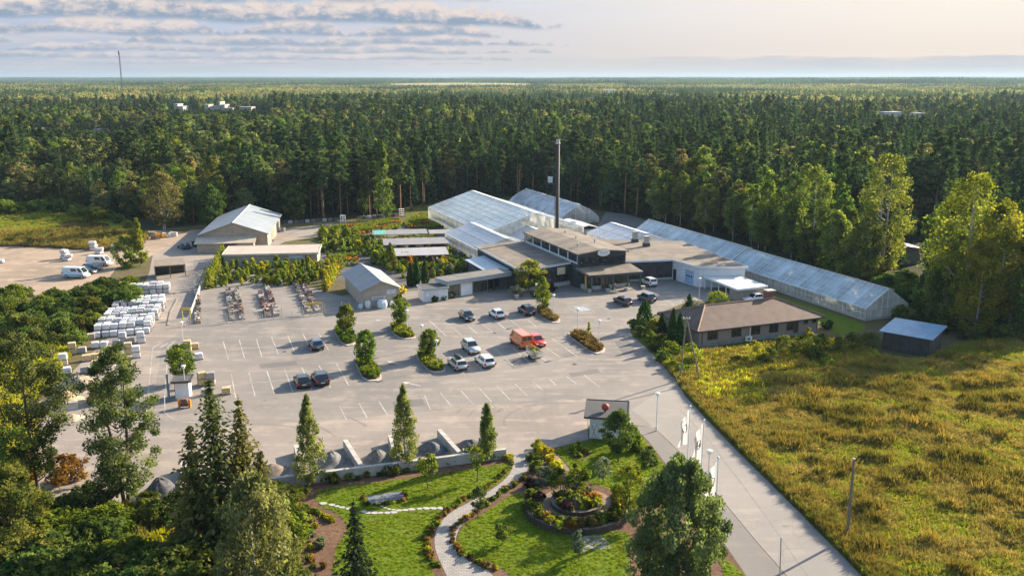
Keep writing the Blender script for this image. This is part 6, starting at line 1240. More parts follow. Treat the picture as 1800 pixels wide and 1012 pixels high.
sheet('lawn', smooth_poly(px_poly([Z6(440, 450), Z6(330, 500), Z6(210, 590), Z6(60, 670), Z6(10, 760), Z6(10, 850), Z6(100, 900), Z6(330, 960), Z6(380, 1050), (960, 1180), (1120, 1180), (1110, 1012), Z6(1130, 850), Z6(1150, 720), Z6(1000, 720), Z6(800, 740), Z6(600, 690), Z6(480, 600)]), 2), .016, MAT_LAWN)
sheet('lawn', smooth_poly(px_poly([Z6(640, 185), Z6(760, 150), Z6(960, 120), Z6(1190, 75), Z6(1230, 110), Z6(1330, 240), Z6(1420, 360), Z6(1350, 420), Z6(1200, 560), Z6(1100, 640), Z6(1060, 470), Z6(930, 440), Z6(860, 380), Z6(760, 320), Z6(690, 240)]), 2), .016, MAT_LAWN)
sheet('lawn', px_poly([(1268, 990), (1283, 985), (1312, 1014), (1400, 1160), (1330, 1180), (1280, 1060)]), .016, MAT_LAWN)
sheet('garden_path', smooth_poly(px_poly([(902, 798), (934, 794), (930, 820), (916, 845), (880, 870), (842, 893), (812, 918), (800, 945), (803, 968), (825, 988), (862, 1000), (872, 1030), (880, 1200), (810, 1200), (800, 1040), (772, 985), (762, 955), (768, 925), (790, 900), (830, 880), (868, 858), (893, 838), (903, 818)]), 2), .020, MAT_PAVER)
sheet('garden_terrace', smooth_poly(px_poly([Z6(600, 165), Z6(640, 195), Z6(760, 320), Z6(735, 335), Z6(660, 260)]), 1), .020, MAT_BRICKPAVE)
sheet('garden_terrace', smooth_poly(px_poly([Z6(780, 790), Z6(850, 745), Z6(950, 740), Z6(1045, 828), Z6(900, 845), Z6(800, 850)]), 1), .022, MAT_PAVER)
STONE = M("pale_flagstone", (.36, .345, .32), .9, .15, 4)
for i, (x, y) in enumerate([(625, 538), (680, 548), (715, 557), (748, 565), (790, 573), (820, 580), (890, 592), (920, 600), (958, 600), (1000, 600), (1043, 600), (1088, 597), (1120, 585), (1160, 582), (1203, 577), (1253, 573), (1300, 570), (1345, 570), (1395, 570), (1010, 557), (1030, 567), (1055, 575), (1085, 580)]):
    X_, Y_ = G(*Z5(x, y)); r_ = (.36 if i < 19 else .22) * NR.uniform(.8, 1.15) * (.75 if i in (2, 5) else 1); n_ = 7; P_ = [(r_ * NR.uniform(.8, 1.1) * math.cos(6.283 * k_ / n_), r_ * .72 * NR.uniform(.8, 1.1) * math.sin(6.283 * k_ / n_)) for k_ in range(n_)]
    m_ = MB(); m_.prism(P_, .0, .045); o = m_.build('stepping_stone', STONE); o.location = (X_, Y_, .012); o.rotation_euler = (0, 0, NR.uniform(-.3, .3)); tag(o, 'pale flat stepping stone in the curved row across the lawn' if i < 19 else 'small stepping stone in the branch leading to the gravel square', 'stepping stone', 'stepping stones across the lawn')
sq = px_poly([Z5(905, 490), Z5(1140, 455), Z5(1165, 505), Z5(935, 540)]); sheet('gravel_square', sq, .024, M("blue_grey_gravel", (.12, .135, .155), .9, .3, 3))
# circular raised bed
cxp, cyp = G(*Z6(795, 575)); RBm = M("dark_garden_wall", (.13, .105, .09), .95, .3, 4, bump=.5)
rbed = thing('raised_bed', 'circular raised garden bed with two dark stone retaining rings', 'garden bed', (cxp, cyp, 0))
def ringwall(root, R0, R1, z0, z1, a0, a1, mat, name):
    m_ = MB(); n_ = 40; A_ = np.linspace(a0, a1, n_)
    for p, q in zip(A_[:-1], A_[1:]):
        m_.quadmesh([(r_ * math.cos(a_), r_ * math.sin(a_), z_) for a_ in (p, q) for r_ in (R0, R1) for z_ in (z0, z1)], [(2, 3, 7, 6), (1, 5, 7, 3), (0, 1, 3, 2) if p == A_[0] else (2, 3, 7, 6), (4, 6, 7, 5) if q == A_[-1] else (0, 4, 5, 1), (0, 4, 5, 1)])
    return m_.build(name, mat, root)
ringwall(rbed, 4.75, 5.1, 0, .62, R(155), R(385), RBm, 'outer_wall'); ringwall(rbed, 2.2, 2.5, .3, .95, R(150), R(400), RBm, 'inner_wall')
disc = lambda r_, z_, name, mat: (lambda m_: (m_.prism([(r_ * math.cos(t_), r_ * math.sin(t_)) for t_ in np.linspace(0, 6.283, 41)[:-1]], 0.0, z_), m_.build(name, mat, rbed)))(MB())
disc(4.76, .50, 'outer_soil', MAT_MULCH); disc(3.6, .53, 'brick_ring', MAT_BRICKPAVE); disc(2.22, .85, 'inner_soil', MAT_MULCH)
GP = 'planting of the show garden'
def gsh(zz, pt, r, h, mat, lab, base_z=0, leaf=.13, sq=1.0, per=60):
    o = shrub(lab, zz(*pt), r, h, mat, 'garden_shrub', GP, leaf, None, per, sq); o.location.z = base_z; return o
for pt, r, h, mt, lab in [((540, 190), .95, 1.1, L_GOLD, 'golden hedge shrub at the top of the garden path'), ((590, 235), 1.0, 1.1, L_GOLD, 'golden hedge shrub, second from the path top'), ((640, 280), .95, 1.0, L_GOLD, 'golden hedge shrub, third from the path top'), ((670, 310), .7, .8, L_GOLD, 'last and smallest golden hedge shrub in the row'), ((510, 260), .8, .9, L_BUSH, 'dark green shrub behind the golden hedge'), ((530, 330), .9, 1.2, L_HEDGE, 'mid green shrub below the golden hedge'), ((590, 370), .9, 1.2, L_GREY, 'grey green shrub beside the raised bed'), ((500, 440), .8, 1.0, L_PURPLE, 'purple leaved shrub by the path curve'), ((560, 440), .8, 1.1, L_GREY, 'pale flowering shrub beside the purple one'), ((640, 400), .8, 1.2, L_HEDGE, 'tall green shrub at the back of the raised bed')]: gsh(Z6, pt, r, h, mt, lab)
for pt, r, h, mt, lab, z_ in [((690, 480), 1.2, 2.6, L_BUSH, 'big dark rounded shrub on top of the raised bed', .8), ((790, 460), 1.1, 2.9, L_HEDGE, 'cloud pruned round conifer on top of the raised bed', .8), ((840, 430), .8, 2.0, L_HEDGE, 'right hand lobe of the cloud pruned planting', .8), ((900, 520), .7, .8, L_ORANGE, 'orange yellow grass tuft on the inner bed', .8), ((850, 555), .7, .7, L_GOLD, 'yellow flowers along the inner bed wall', .8), ((730, 575), .7, 1.0, L_PURPLE, 'dark purple shrub on the inner bed wall', .8), ((930, 550), .6, .7, L_GOLD, 'yellow flower clump at the right of the inner bed', .8),
                             ((490, 580), .8, .8, L_HEDGE, 'green clump at the left of the outer bed ring', .45), ((545, 545), .7, 1.3, L_PURPLE, 'tall purple shrub on the outer bed ring', .45), ((560, 630), .6, .6, L_HEATH, 'brown heather clump on the outer bed ring', .45), ((620, 665), .6, .6, L_GOLD, 'yellow flower clump at the front left of the outer ring', .45), ((680, 690), .6, .5, L_GOLD, 'second yellow flower clump at the front of the outer ring', .45), ((760, 700), .5, .6, L_ORANGE, 'orange grasses at the front of the outer ring', .45), ((950, 650), .9, .7, L_BUSH, 'dark spreading juniper on the outer bed ring', .45), ((1040, 610), .9, .8, L_BUSH, 'dark juniper at the right end of the outer ring', .45)]:
    o = gsh(Z6, pt, r, h, mt, lab, z_)
    x, y = G(*Z6(*pt), z_); o.location = (x, y, z_)
bed = [(x, y) for x, y in px_poly([Z6(720, 210), Z6(750, 180), Z6(830, 172), Z6(900, 200), Z6(870, 240), Z6(780, 245)])]; sheet('flower_bed', smooth_poly(bed), .024, MAT_MULCH)
for pt, r, h, mt, lab in [((770, 205), .7, .5, L_HEDGE, 'green mound in the round lawn bed, left one'), ((840, 205), .7, .5, L_LIME, 'lime mound in the round lawn bed, right one'), ((805, 190), .25, 1.0, L_GOLD, 'small columnar golden shrub in the round lawn bed'), ((805, 228), .6, .4, L_HEDGE, 'low green edging at the front of the round lawn bed')]: gsh(Z6, pt, r, h, mt, lab)
def gtree(zz, base, top, r, mat, lab, **kw): return own_tree('garden_tree', lab, 'tree', zz(*base), zz(*top), r, mat, BARK, group='young trees of the show garden', **kw)
gtree(Z6, (1065, 265), (1060, -70), 1.75, L_ALDER, 'dark round headed tree beside the white kiosk', bfrac=.22, nc=70, per=70, cr=.55, leaf=.17)
gtree(Z6, (1150, 190), (1150, 40), 1.2, L_HEDGE, 'light green shrub tree right of the dark round headed one', bfrac=.1, nc=34, cr=.45)
gtree(Z6, (965, 405), (960, 240), .95, L_GREY, 'small grey green sapling in a mulch ring on the upper lawn', bfrac=.2, nc=26, per=36, cr=.35, leaf=.13)
gtree(Z6, (1130, 640), (1130, 280), 1.8, L_YBIRCH, 'airy yellow green tree right of the raised bed', bfrac=.1, nc=70, per=50, cr=.5, leaf=.15)
gtree(Z6, (150, 628), (155, 430), .75, L_ALDERN, 'slender sapling at the edge of the paved path', bfrac=.35, nc=26, per=60, cr=.32, leaf=.12)
gtree(Z6, (310, 805), (305, 660), .75, L_BUSH, 'thin sapling in the middle of the right lawn', bfrac=.25, nc=24, per=36, cr=.3, leaf=.13)
gtree(Z6, (808, 915), (800, 715), .6, L_GREY, 'grey green sapling before the paved corner of the raised bed', bfrac=.3, nc=22, per=50, cr=.3, leaf=.12)
gtree(Z6, (145, 395), (145, 270), .35, L_HEDGE, 'thin staked sapling left of the path top', bfrac=.6, nc=8, per=30, cr=.25, leaf=.12)
gtree(Z5, (1310, 440), (1310, 220), 1.25, L_LIME, 'open lime green tree on the left lawn below the slim birch', bfrac=.4, nc=30, per=42, cr=.42, leaf=.16)
gtree(Z5, (1633, 395), (1640, 170), .8, L_HEDGE, 'small tree on a bare stem near the path top', bfrac=.55, nc=20, per=40, cr=.34, leaf=.14)
gtree(Z6, (1262, 300), (1270, 170), 1.0, L_ALDERN, 'loose bush at the pavement edge above the big weeping birch', bfrac=.05, nc=26, per=46, cr=.4, leaf=.15)
LB = ['leafy perennial clump', 'yellow flowering clump', 'low green border clump', 'heather clump', 'grey foliage clump', 'rusty clump']
L_RUST = leafmat('leaves_rust', (.09, .06, .02), (.20, .12, .035), .3, rvar=.25)
LM_ = [L_HEDGE, L_GOLD, L_BUSH, L_HEATH, L_GREY, L_RUST]
def border(zz, pts, n, wdt, where, pick=(0, 1, 2, 3, 4), r0=.25, r1=.5, hh=.5):
    P_ = [Vector(G(*zz(*p))) for p in pts]; Ls = [(q - p).length for p, q in zip(P_[:-1], P_[1:])]; tot = sum(Ls)
    for i in range(n):
        s = tot * (i + NR.uniform(.2, .8)) / n; k_ = 0
        while s > Ls[k_] and k_ < len(Ls) - 1: s -= Ls[k_]; k_ += 1
        p = P_[k_].lerp(P_[k_ + 1], s / Ls[k_]); p = p + Vector((NR.uniform(-wdt, wdt), NR.uniform(-wdt, wdt))); j = int(pick[NR.integers(0, len(pick))]); r_ = NR.uniform(r0, r1)
        me_key = ('bc', j, i % 3)
        if me_key not in _bc: 
            Q, T, C_ = crown_broad(1, 1, .05, 14, 26, .42, 'round', .8, 0, .1); Q[:, 2] = np.maximum(Q[:, 2], .03); _bc[me_key] = leaf_mesh('border_clump', Q, .32 * NR.uniform(.7, 1.3, len(Q)), T, LM_[j])
        o = link('border_plant', _bc[me_key]); o.location = (p.x, p.y, .02); o.scale = (r_, r_, r_ * NR.uniform(.7, 1.3) * hh * 2); o.rotation_euler = (0, 0, NR.uniform(0, 6)); tag(o, '%s %s' % (LB[j], where), 'border plant', 'border plants ' + where)
_bc = {}
def ring_plants(R0, R1, n, z, where, pick):
    for i in range(n):
        a = R(NR.uniform(150, 395)) if R0 > 3 else NR.uniform(0, 6.28); r_ = NR.uniform(R0, R1); x_, y_ = cxp + r_ * math.cos(a), cyp + r_ * math.sin(a)
        border(lambda u, v: (u, v), [(0, 0), (1, 1)], 0, 0, where); j = int(pick[NR.integers(0, len(pick))]); key = ('bc', j, i % 3)
        if key not in _bc:
            Q, T, C_ = crown_broad(1, 1, .05, 14, 26, .42, 'round', .8, 0, .1); Q[:, 2] = np.maximum(Q[:, 2], .03); _bc[key] = leaf_mesh('border_clump', Q, .32 * NR.uniform(.7, 1.3, len(Q)), T, LM_[j])
        s_ = NR.uniform(.28, .55); o = link('border_plant', _bc[key]); o.location = (x_, y_, z); o.scale = (s_, s_, s_ * NR.uniform(.8, 1.9)); o.rotation_euler = (0, 0, a); tag(o, '%s %s' % (LB[j], where), 'border plant', 'border plants ' + where)
ring_plants(3.7, 4.6, 54, .48, 'on the outer ring of the raised bed', (0, 2, 3, 1, 5, 2)); ring_plants(.2, 2.1, 34, .83, 'on the inner mound of the raised bed', (2, 0, 2, 5, 4, 1))
border(Z5, [(630, 400), (860, 370), (1090, 330), (1290, 300), (1480, 270), (1674, 230)], 46, .55, 'along the foot of the concrete bay wall', (0, 2, 0, 2, 5, 4), .3, .65, .7)
border(Z5, [(480, 560), (600, 610), (700, 655)], 18, .25, 'in the yellow bed left of the lawn', (1, 1, 1, 0), .25, .4); border(Z5, [(500, 640), (560, 760), (600, 830), (540, 900), (620, 960)], 22, .8, 'scattered over the mulch bed', (0, 1, 2, 4, 5), .18, .45)
border(Z5, [(1560, 500), (1430, 590), (1330, 690), (1290, 800), (1320, 900), (1400, 960)], 30, .22, 'on the left verge of the paved path', (1, 3, 0, 5), .18, .38); border(Z6, [(480, 340), (400, 410), (300, 470), (180, 560), (50, 650), (0, 700), (-10, 800), (30, 870), (130, 920), (280, 980)], 44, .22, 'on the right verge of the paved path', (1, 3, 0, 5, 3), .18, .40); border(Z6, [(380, 270), (330, 340), (220, 420), (100, 500)], 18, .18, 'between the upper path and the left lawn', (0, 3, 5), .15, .32)
border(Z5, [(890, 480), (900, 545), (1000, 550), (1130, 525), (1170, 510), (1150, 455)], 16, .12, 'edging the gravel square', (1, 3, 2), .16, .3); border(Z6, [(1190, 160), (1240, 220), (1300, 290)], 12, .3, 'beside the pavement above the big weeping birch', (0, 2, 3), .3, .55); border(Z6, [(250, 240), (330, 240), (360, 265)], 10, .25, 'at the right end of the bay wall', (1, 5, 1), .3, .5)
# ------------------------------------------------------------------ concrete storage bays
def wall_px(name, lab, p, q, h, th=.45, cat='wall', group=None):
    a, b = Vector(G(*p)), Vector(G(*q)); t = thing(name, lab, cat, (a.x, a.y, 0), math.atan2((b - a).y, (b - a).x), group); L_ = (b - a).length; n_ = max(1, int(L_ / 2.4))
    for i in range(n_): m_ = MB(); m_.box(L_ * i / n_ + .012, -th / 2, 0, L_ * (i + 1) / n_ - .012, th / 2, h + (NR.uniform(-.015, .015))); m_.build('wall_block', MAT_CONC, t)
    return t
BW = 'concrete walls of the gravel bays'
wall_px('bay_wall', 'long concrete bay wall running behind the show garden', (430, 863), (889, 804), 1.05, group=BW)
for p, q, lab in [((808, 808), (772, 768), 'concrete divider between the two right gravel bays'), ((636, 832), (607, 786), 'concrete divider right of the slim left birch'), ((700, 822), (686, 778), 'concrete divider hidden behind the middle slim birch'), ((533, 845), (521, 795), 'concrete divider behind the slim left birch'), ((322, 884), (324, 825), 'tall concrete divider beside the dark gravel heap')]: wall_px('bay_divider', lab, p, q, .95, .5, group=BW)
def heap(lab, base, rx, ry, h, mat, name='gravel_heap', cat='heap'):
    x, y = G(*base); m_ = MB(); n_, k_ = 26, 9; vs = []; fs = []
    for i in range(k_):
        u = i / (k_ - 1)
        for j in range(n_):
            a = 6.283 * j / n_; r_ = u * (1 + .16 * mnoise.noise(Vector((math.cos(a) * 1.5 + x, math.sin(a) * 1.5, u)))); z = h * .5 * (1 + math.cos(math.pi * min(1, u * 1.02))) * (1 + .2 * mnoise.noise(Vector((math.cos(a) * 2, math.sin(a) * 2 + y, u * 3)))); vs.append((rx * r_ * math.cos(a), ry * r_ * math.sin(a), max(0, z) - .02 * u))
    for i in range(k_ - 1):
        for j in range(n_): fs.append((i * n_ + j, (i + 1) * n_ + j, (i + 1) * n_ + (j + 1) % n_, i * n_ + (j + 1) % n_))
    m_.quadmesh(vs, fs); o = m_.build(name, mat, None, True); o.location = (x, y, .01); return tag(o, lab, cat, None)
GRV = lambda n_, c: M("heap_" + n_, c, .95, .3, 2.5, bump=.8, bscale=7)
heap('pale grey gravel heap beside the slim left birch', (583, 812), 1.8, 1.9, 1.2, GRV('pale', (.15, .145, .14))); heap('round grey gravel heap in the middle bay', (663, 808), 2.0, 1.6, 1.15, GRV('grey', (.13, .128, .125))); heap('blue grey gravel heap right of the middle slim birch', (757, 792), 2.2, 1.7, 1.1, GRV('blue', (.10, .104, .112))); heap('dark gravel heap in the rightmost bay', (826, 786), 2.4, 1.7, .9, GRV('dark', (.085, .085, .09))); heap('low brown heap in the leftmost bay', (478, 828), 2.1, 1.8, .8, GRV('brown', (.16, .13, .11))); heap('big dark gravel heap behind the twin trunked alder', (283, 868), 2.3, 2.6, 1.7, GRV('dark', (.085, .085, .09)))
heap('large pale sand heap by the red loader', (140, 680), 4.0, 2.6, 1.6, GRV('sand', (.42, .33, .24))); heap('second sand heap nearer the thin crowned alder', (110, 705), 3.2, 2.4, 1.4, GRV('sand2', (.44, .33, .20))); heap('small sand spill beside the concrete block', (125, 735), 1.8, 1.4, .5, GRV('sand', (.42, .33, .24)))
wall_px('bay_divider', 'short concrete block wall before the sand heaps', (110, 722), (138, 718), 1.0, .5, group=BW)
# ------------------------------------------------------------------ yard stock
WRAP = [M("white_wrap_%d" % i, c, .35, .14, 1.2, spec=.5) for i, c in enumerate([(.56, .56, .58), (.42, .43, .46), (.60, .58, .56), (.36, .36, .39)])]
WRAPC = {'green': M("green_wrap", (.14, .20, .17), .4, .2, 1), 'grey': M("grey_stone_stack", (.27, .26, .26), .9, .25, 3, stripe=(2, .2, .65, .12)), 'yellow': M("yellow_stone_stack", (.46, .36, .20), .9, .2, 3, stripe=(2, .2, .65, .12)), 'tan': M("tan_stone_stack", (.40, .32, .25), .9, .2, 3, stripe=(2, .2, .65, .12))}
_pal = {}
def pallet(lab, x, y, z, rz, mat, sz=(1.14, 1.02, .91), group='wrapped pallets in the stone yard', bulge=.04, name='wrapped_pallet'):
    key = (mat.name, sz, bulge)
    if key not in _pal:
        b_ = MB()
        for s in (-.42, 0, .42): b_.box(-sz[0] / 2, s * sz[1] - .05, 0, sz[0] / 2, s * sz[1] + .05, .10)
        b_.box(-sz[0] / 2, -sz[1] / 2, .101, sz[0] / 2, sz[1] / 2, .14); base = bpy.data.meshes.new('pallet_base'); base.from_pydata(b_.v, [], b_.f); base.materials.append(MAT_WOOD)
        l_ = MB(); w_, d_, h_ = sz[0] / 2 * .95, sz[1] / 2 * .95, sz[2]; n_ = 4; lev = [(1, .142), (1 + bulge, .25), (1 + bulge * .7, h_ * .6), (.99, h_ * .94), (.93, h_)]
        vs = []; fs = []
        for q, z_ in lev: vs += [(-w_ * q + .06, -d_ * q, z_), (w_ * q - .06, -d_ * q, z_), (w_ * q, -d_ * q + .06, z_), (w_ * q, d_ * q - .06, z_), (w_ * q - .06, d_ * q, z_), (-w_ * q + .06, d_ * q, z_), (-w_ * q, d_ * q - .06, z_), (-w_ * q, -d_ * q + .06, z_)]
        for i in range(len(lev) - 1):
            for k_ in range(8): fs.append((i * 8 + k_, i * 8 + (k_ + 1) % 8, (i + 1) * 8 + (k_ + 1) % 8, (i + 1) * 8 + k_))
        fs.append(tuple(range((len(lev) - 1) * 8, len(lev) * 8))); l_.quadmesh(vs, fs); lm = bpy.data.meshes.new('pallet_load'); lm.from_pydata(l_.v, [], l_.f); lm.materials.append(mat); _pal[key] = (base, lm)
    t = thing(name, lab, 'pallet', (x, y, z), rz, group); link('pallet_base', _pal[key][0], t); link('load', _pal[key][1], t); return t
ORD = ['front', 'second', 'third', 'fourth', 'fifth', 'sixth']
rows = []; ROWL = []
for blk, (b0_, n0_, a0_, st0_) in {'front block by the car park': (-6.0, 6, -72.6, 2), 'middle block': (2.4, 4, -71.2, 2), 'upper block': (8.6, 3, -70.2, 2), 'block beside the hedge birches': (16.4, 2, -68.8, 1), 'block before the open shelter': (22.6, 3, -67.8, 2)}.items():
    for q in range(n0_): rows.append((b0_ + 1.2 * q, a0_ + .16 * q, 7 if b0_ < 16 else 6, 1 if q == 0 and b0_ < 0 else st0_)); ROWL.append('%s row of the %s' % (ORD[q], blk))
for i, (b_, a_, n_, st) in enumerate(rows):
    for k_ in range(n_):
        for lv in range(st):
            if lv and NR.uniform() < .12: continue
            mt = WRAP[int(NR.choice([0, 0, 1, 2, 2, 3]))]
            if i in (6, 10) and k_ in (n_ - 4, n_ - 2): mt = WRAPC['green']
            if i == 6 and k_ == n_ - 3: mt = WRAPC['grey']
            x, y = S(a_ + k_ * 1.22 + NR.uniform(-.05, .05), b_ + NR.uniform(-.06, .06)); pl_ = ('green' if mt is WRAPC['green'] else 'grey' if mt is WRAPC['grey'] else 'white')
            pallet('%s wrapped pallet %s, %s' % (pl_, 'stacked on another' if lv else 'on the ground', ROWL[i]), x, y, lv * .92 + .012, TH + NR.normal(0, .035), mt).scale = (NR.uniform(.9, 1.02), NR.uniform(.9, 1.0), NR.uniform(.86, 1.0) if lv else 1.0)
for i, (px, py, c_, lv, lab) in enumerate([(140, 604, 'grey', 1, 'grey slab stack at the hedge corner'), (160, 596, 'tan', 1, 'tan slab stack behind the grey corner one'), (128, 622, 'yellow', 2, 'yellow topped stack, leftmost of its row'), (145, 620, 'grey', 1, 'grey stack beside the yellow leftmost one'), (152, 634, 'yellow', 1, 'yellow stack in the nearer row under the alder crown'), (166, 632, 'yellow', 1, 'second yellow stack in the nearer row'), (180, 629, 'yellow', 1, 'third yellow stack in the nearer row'), (194, 618, 'yellow', 1, 'yellow stack beside the low white stacks'), (112, 642, 'white', 2, 'white stack before the sand heap'), (118, 656, 'white', 1, 'low white stack touching the sand heap'), (170, 655, 'yellow', 2, 'yellow double stack near the red loader'), (150, 655, 'grey', 1, 'grey bundle lying near the sand heap'), (210, 652, 'white', 1, 'white bundle seen through the alder crown'), (216, 603, 'white', 2, 'tall white stack beside the front pallets'), (230, 603, 'grey', 1, 'grey stack beside the tall white one'), (248, 602, 'white', 2, 'white stack at the lane edge'), (205, 607, 'grey', 1, 'low grey stack in the gap'), (168, 611, 'white', 1, 'low white stack in the middle gap'), (184, 610, 'white', 1, 'another low white stack in the gap, right one'), (226, 622, 'yellow', 2, 'yellow capped double stack at the lane'), (240, 628, 'white', 2, 'upright white stack at the lane bend'), (330, 618, 'yellow', 2, 'timber coloured stack behind the booth tree'), (343, 613, 'yellow', 1, 'flat timber stack right of the booth tree'), (350, 631, 'white', 1, 'single white stack on the open asphalt'), (356, 676, 'yellow', 2, 'yellow double stack right of the yard booth'), (371, 676, 'grey', 2, 'grey stack in a white frame right of the yard booth'), (362, 694, 'grey', 1, 'grey mesh cage stack before the booth'), (398, 692, 'yellow', 1, 'yellow sack stack behind the tallest spruce')]):
    x, y = G(px, py); mt = WRAP[i % 3] if c_ == 'white' else WRAPC[c_]
    for k_ in range(lv): pallet(lab + (', upper pallet' if k_ else ''), x, y, .012 + k_ * .86, TH + NR.normal(0, .08), mt, group='stone and timber stacks of the yard')
for i, (px, py, n_, lab) in enumerate([(112, 455, 3, 'pale slab pile in the sandy yard'), (120, 458, 2, 'low pale slab pile right of the taller one'), (165, 440, 3, 'white slab heap behind the high van'), (175, 446, 2, 'pale block pile near the high van'), (200, 440, 2, 'pale bundle pile beside the leafy birch'), (4, 462, 1, 'white block at the left picture edge')]):
    x, y = G(px, py)
    for k_ in range(n_): pallet(lab + [', lowest layer', ', middle layer', ', top layer'][k_], x + NR.uniform(-.5, .5), y, .014 + k_ * .72, NR.uniform(-.4, .4), WRAP[2], (1.6, 1.2, .7), 'slab piles of the sandy yard', name='slab_pile')
# display rows behind the mesh fence
ITEM = [M("item_%d" % i, c, .8, .25, 3) for i, c in enumerate([(.40, .37, .34), (.14, .125, .12), (.24, .16, .13), (.48, .46, .44), (.19, .085, .065), (.30, .26, .21), (.07, .07, .075)])]
IN_ = ['pale stone', 'dark stone', 'brown clay', 'white stone', 'red brick', 'tan stone', 'black stone']
DR = ['by the lane', 'in the second row from the lane', 'in the middle row', 'in the row beside the sales hut']
for ri, a0_ in enumerate([-57.3, -51.0, -45.2, -38.2]):
    for k_ in range(17):
        for s in ((-.75, .75) if ri else (0,)):
            if NR.uniform() < .08: continue
            b_ = -2.6 + k_ * 1.35; j = int(NR.integers(0, 7)); x, y = S(a0_ + s + NR.uniform(-.1, .1) + (.06 * k_), b_); t = thing('display_pallet', '%s samples on a pallet, place %d of the display %s' % (IN_[j], k_ + 1, DR[ri]) if 0 else '%s samples on a %s display pallet %s' % (IN_[j], 'front' if k_ < 6 else 'middle' if k_ < 12 else 'back', DR[ri]), 'display', (x, y, .012), TH + NR.normal(0, .06), 'display pallets behind the mesh fence')
            m_ = MB(); m_.box(-.5, -.55, 0, .5, .55, .12); m_.build('pallet_base', MAT_WOOD, t); m_ = MB(); nn = int(NR.integers(3, 7))
            for q in range(nn): u, v = NR.uniform(-.38, .38), NR.uniform(-.42, .42); w_ = NR.uniform(.09, .2); m_.box(u - w_, v - w_, .121 + q * .002, u + w_, v + w_ * .8, .2 + NR.uniform(.05, .75))
            m_.box(-.44, -.5, .1205, .44, .5, .3 + NR.uniform(0, .25)); m_.build('samples', ITEM[j], t)
def mesh_fence(lab, p, q, h, post=2.5, panel=True, name='mesh_fence', closed=False):
    a, b = Vector(G(*p)), Vector(G(*q)); t = thing(name, lab, 'fence', (a.x, a.y, 0), math.atan2((b - a).y, (b - a).x)); L_ = (b - a).length; n_ = max(1, round(L_ / post))
    for i in range(n_ + 1): m_ = MB(); m_.tube([(L_ * i / n_, 0, 0), (L_ * i / n_, 0, h + .05)], .04, 6); m_.build('post', MAT_GALV, t)
    m_ = MB()
    for z_ in np.arange(.12, h + .01, .28): m_.tube([(0, 0, z_), (L_, 0, z_)], .012, 3)
    for x_ in np.arange(0, L_, .35): m_.tube([(x_, 0, .1), (x_, 0, h)], .010, 3)
    m_.build('wire_mesh', MAT_GALV, t); return t
mesh_fence('low wire fence along the car park, lane corner to first gate', (332, 573), (400, 568), 1.0); mesh_fence('wire fence between the first and second mesh gates', (428, 566), (462, 563), 1.0); mesh_fence('wire fence between the second and third mesh gates', (494, 560), (534, 556), 1.0); mesh_fence('wire fence from the third mesh gate to the sales hut', (573, 552), (602, 549), 1.0)
for p, q, lab in [((398, 568), (426, 565), 'galvanised mesh gate panel before the second display row'), ((466, 563), (496, 559), 'galvanised mesh gate panel before the middle display row'), ((533, 557), (571, 552), 'galvanised mesh gate panel with a yellow board behind'), ((601, 547), (628, 545), 'white framed mesh gate beside the sales hut'), ((324, 573), (335, 572), 'narrow mesh gate at the lane corner')]: mesh_fence(lab, p, q, 1.75, 1.5, name='mesh_gate')
x, y = G(552, 553); tag((lambda o: (setattr(o, 'location', (x, y + .9, 0)), setattr(o, 'rotation_euler', (0, 0, TH * .3)), o)[2])(MB().box(-1.4, -.05, 1.55, 1.4, .05, 1.95).box(-1.3, -.04, 0, -1.2, .04, 1.55).box(1.2, -.04, 0, 1.3, .04, 1.55).build('yellow_board', M("yellow_board", (.55, .36, .04), .7, .1))), 'long yellow board standing behind the third mesh gate', 'board')
x, y = G(328, 560); tag((lambda o: (setattr(o, 'location', (x, y, 0)), o)[1])(MB().box(-.75, -.05, 1.5, .75, .05, 1.9).box(-.7, -.04, 0, -.6, .04, 1.5).box(.6, -.04, 0, .7, .04, 1.5).build('yellow_board', M("yellow_board", (.55, .36, .04)))), 'short yellow board by the lane corner gate', 'board')
# rail wall along the lane, lane edge kerb
p, q = Vector(G(336, 556)), Vector(G(353, 508)); t = thing('slatted_rail', 'pale slatted rail running along the lane', 'fence', (p.x, p.y, 0), math.atan2((q - p).y, (q - p).x)); L_ = (q - p).length; m_ = MB(); m_.box(0, -.05, .3, L_, .05, 1.1); m_.build('rail_panel', M("pale_rail", (.46, .44, .40), .8, .1, 1, stripe=(0, .5, .7, .1)), t)
for i in range(8): m_ = MB(); m_.box(L_ * i / 7 - .05, -.10, 0, L_ * i / 7 + .05, -.052, 1.15); m_.build('post', MAT_GALV, t)
strip('lane_kerb', [G(295, 572), G(300, 548), G(312, 525)], .3, .012, M('old_kerb', (.22, .20, .18), .9, .2, 2), .10)
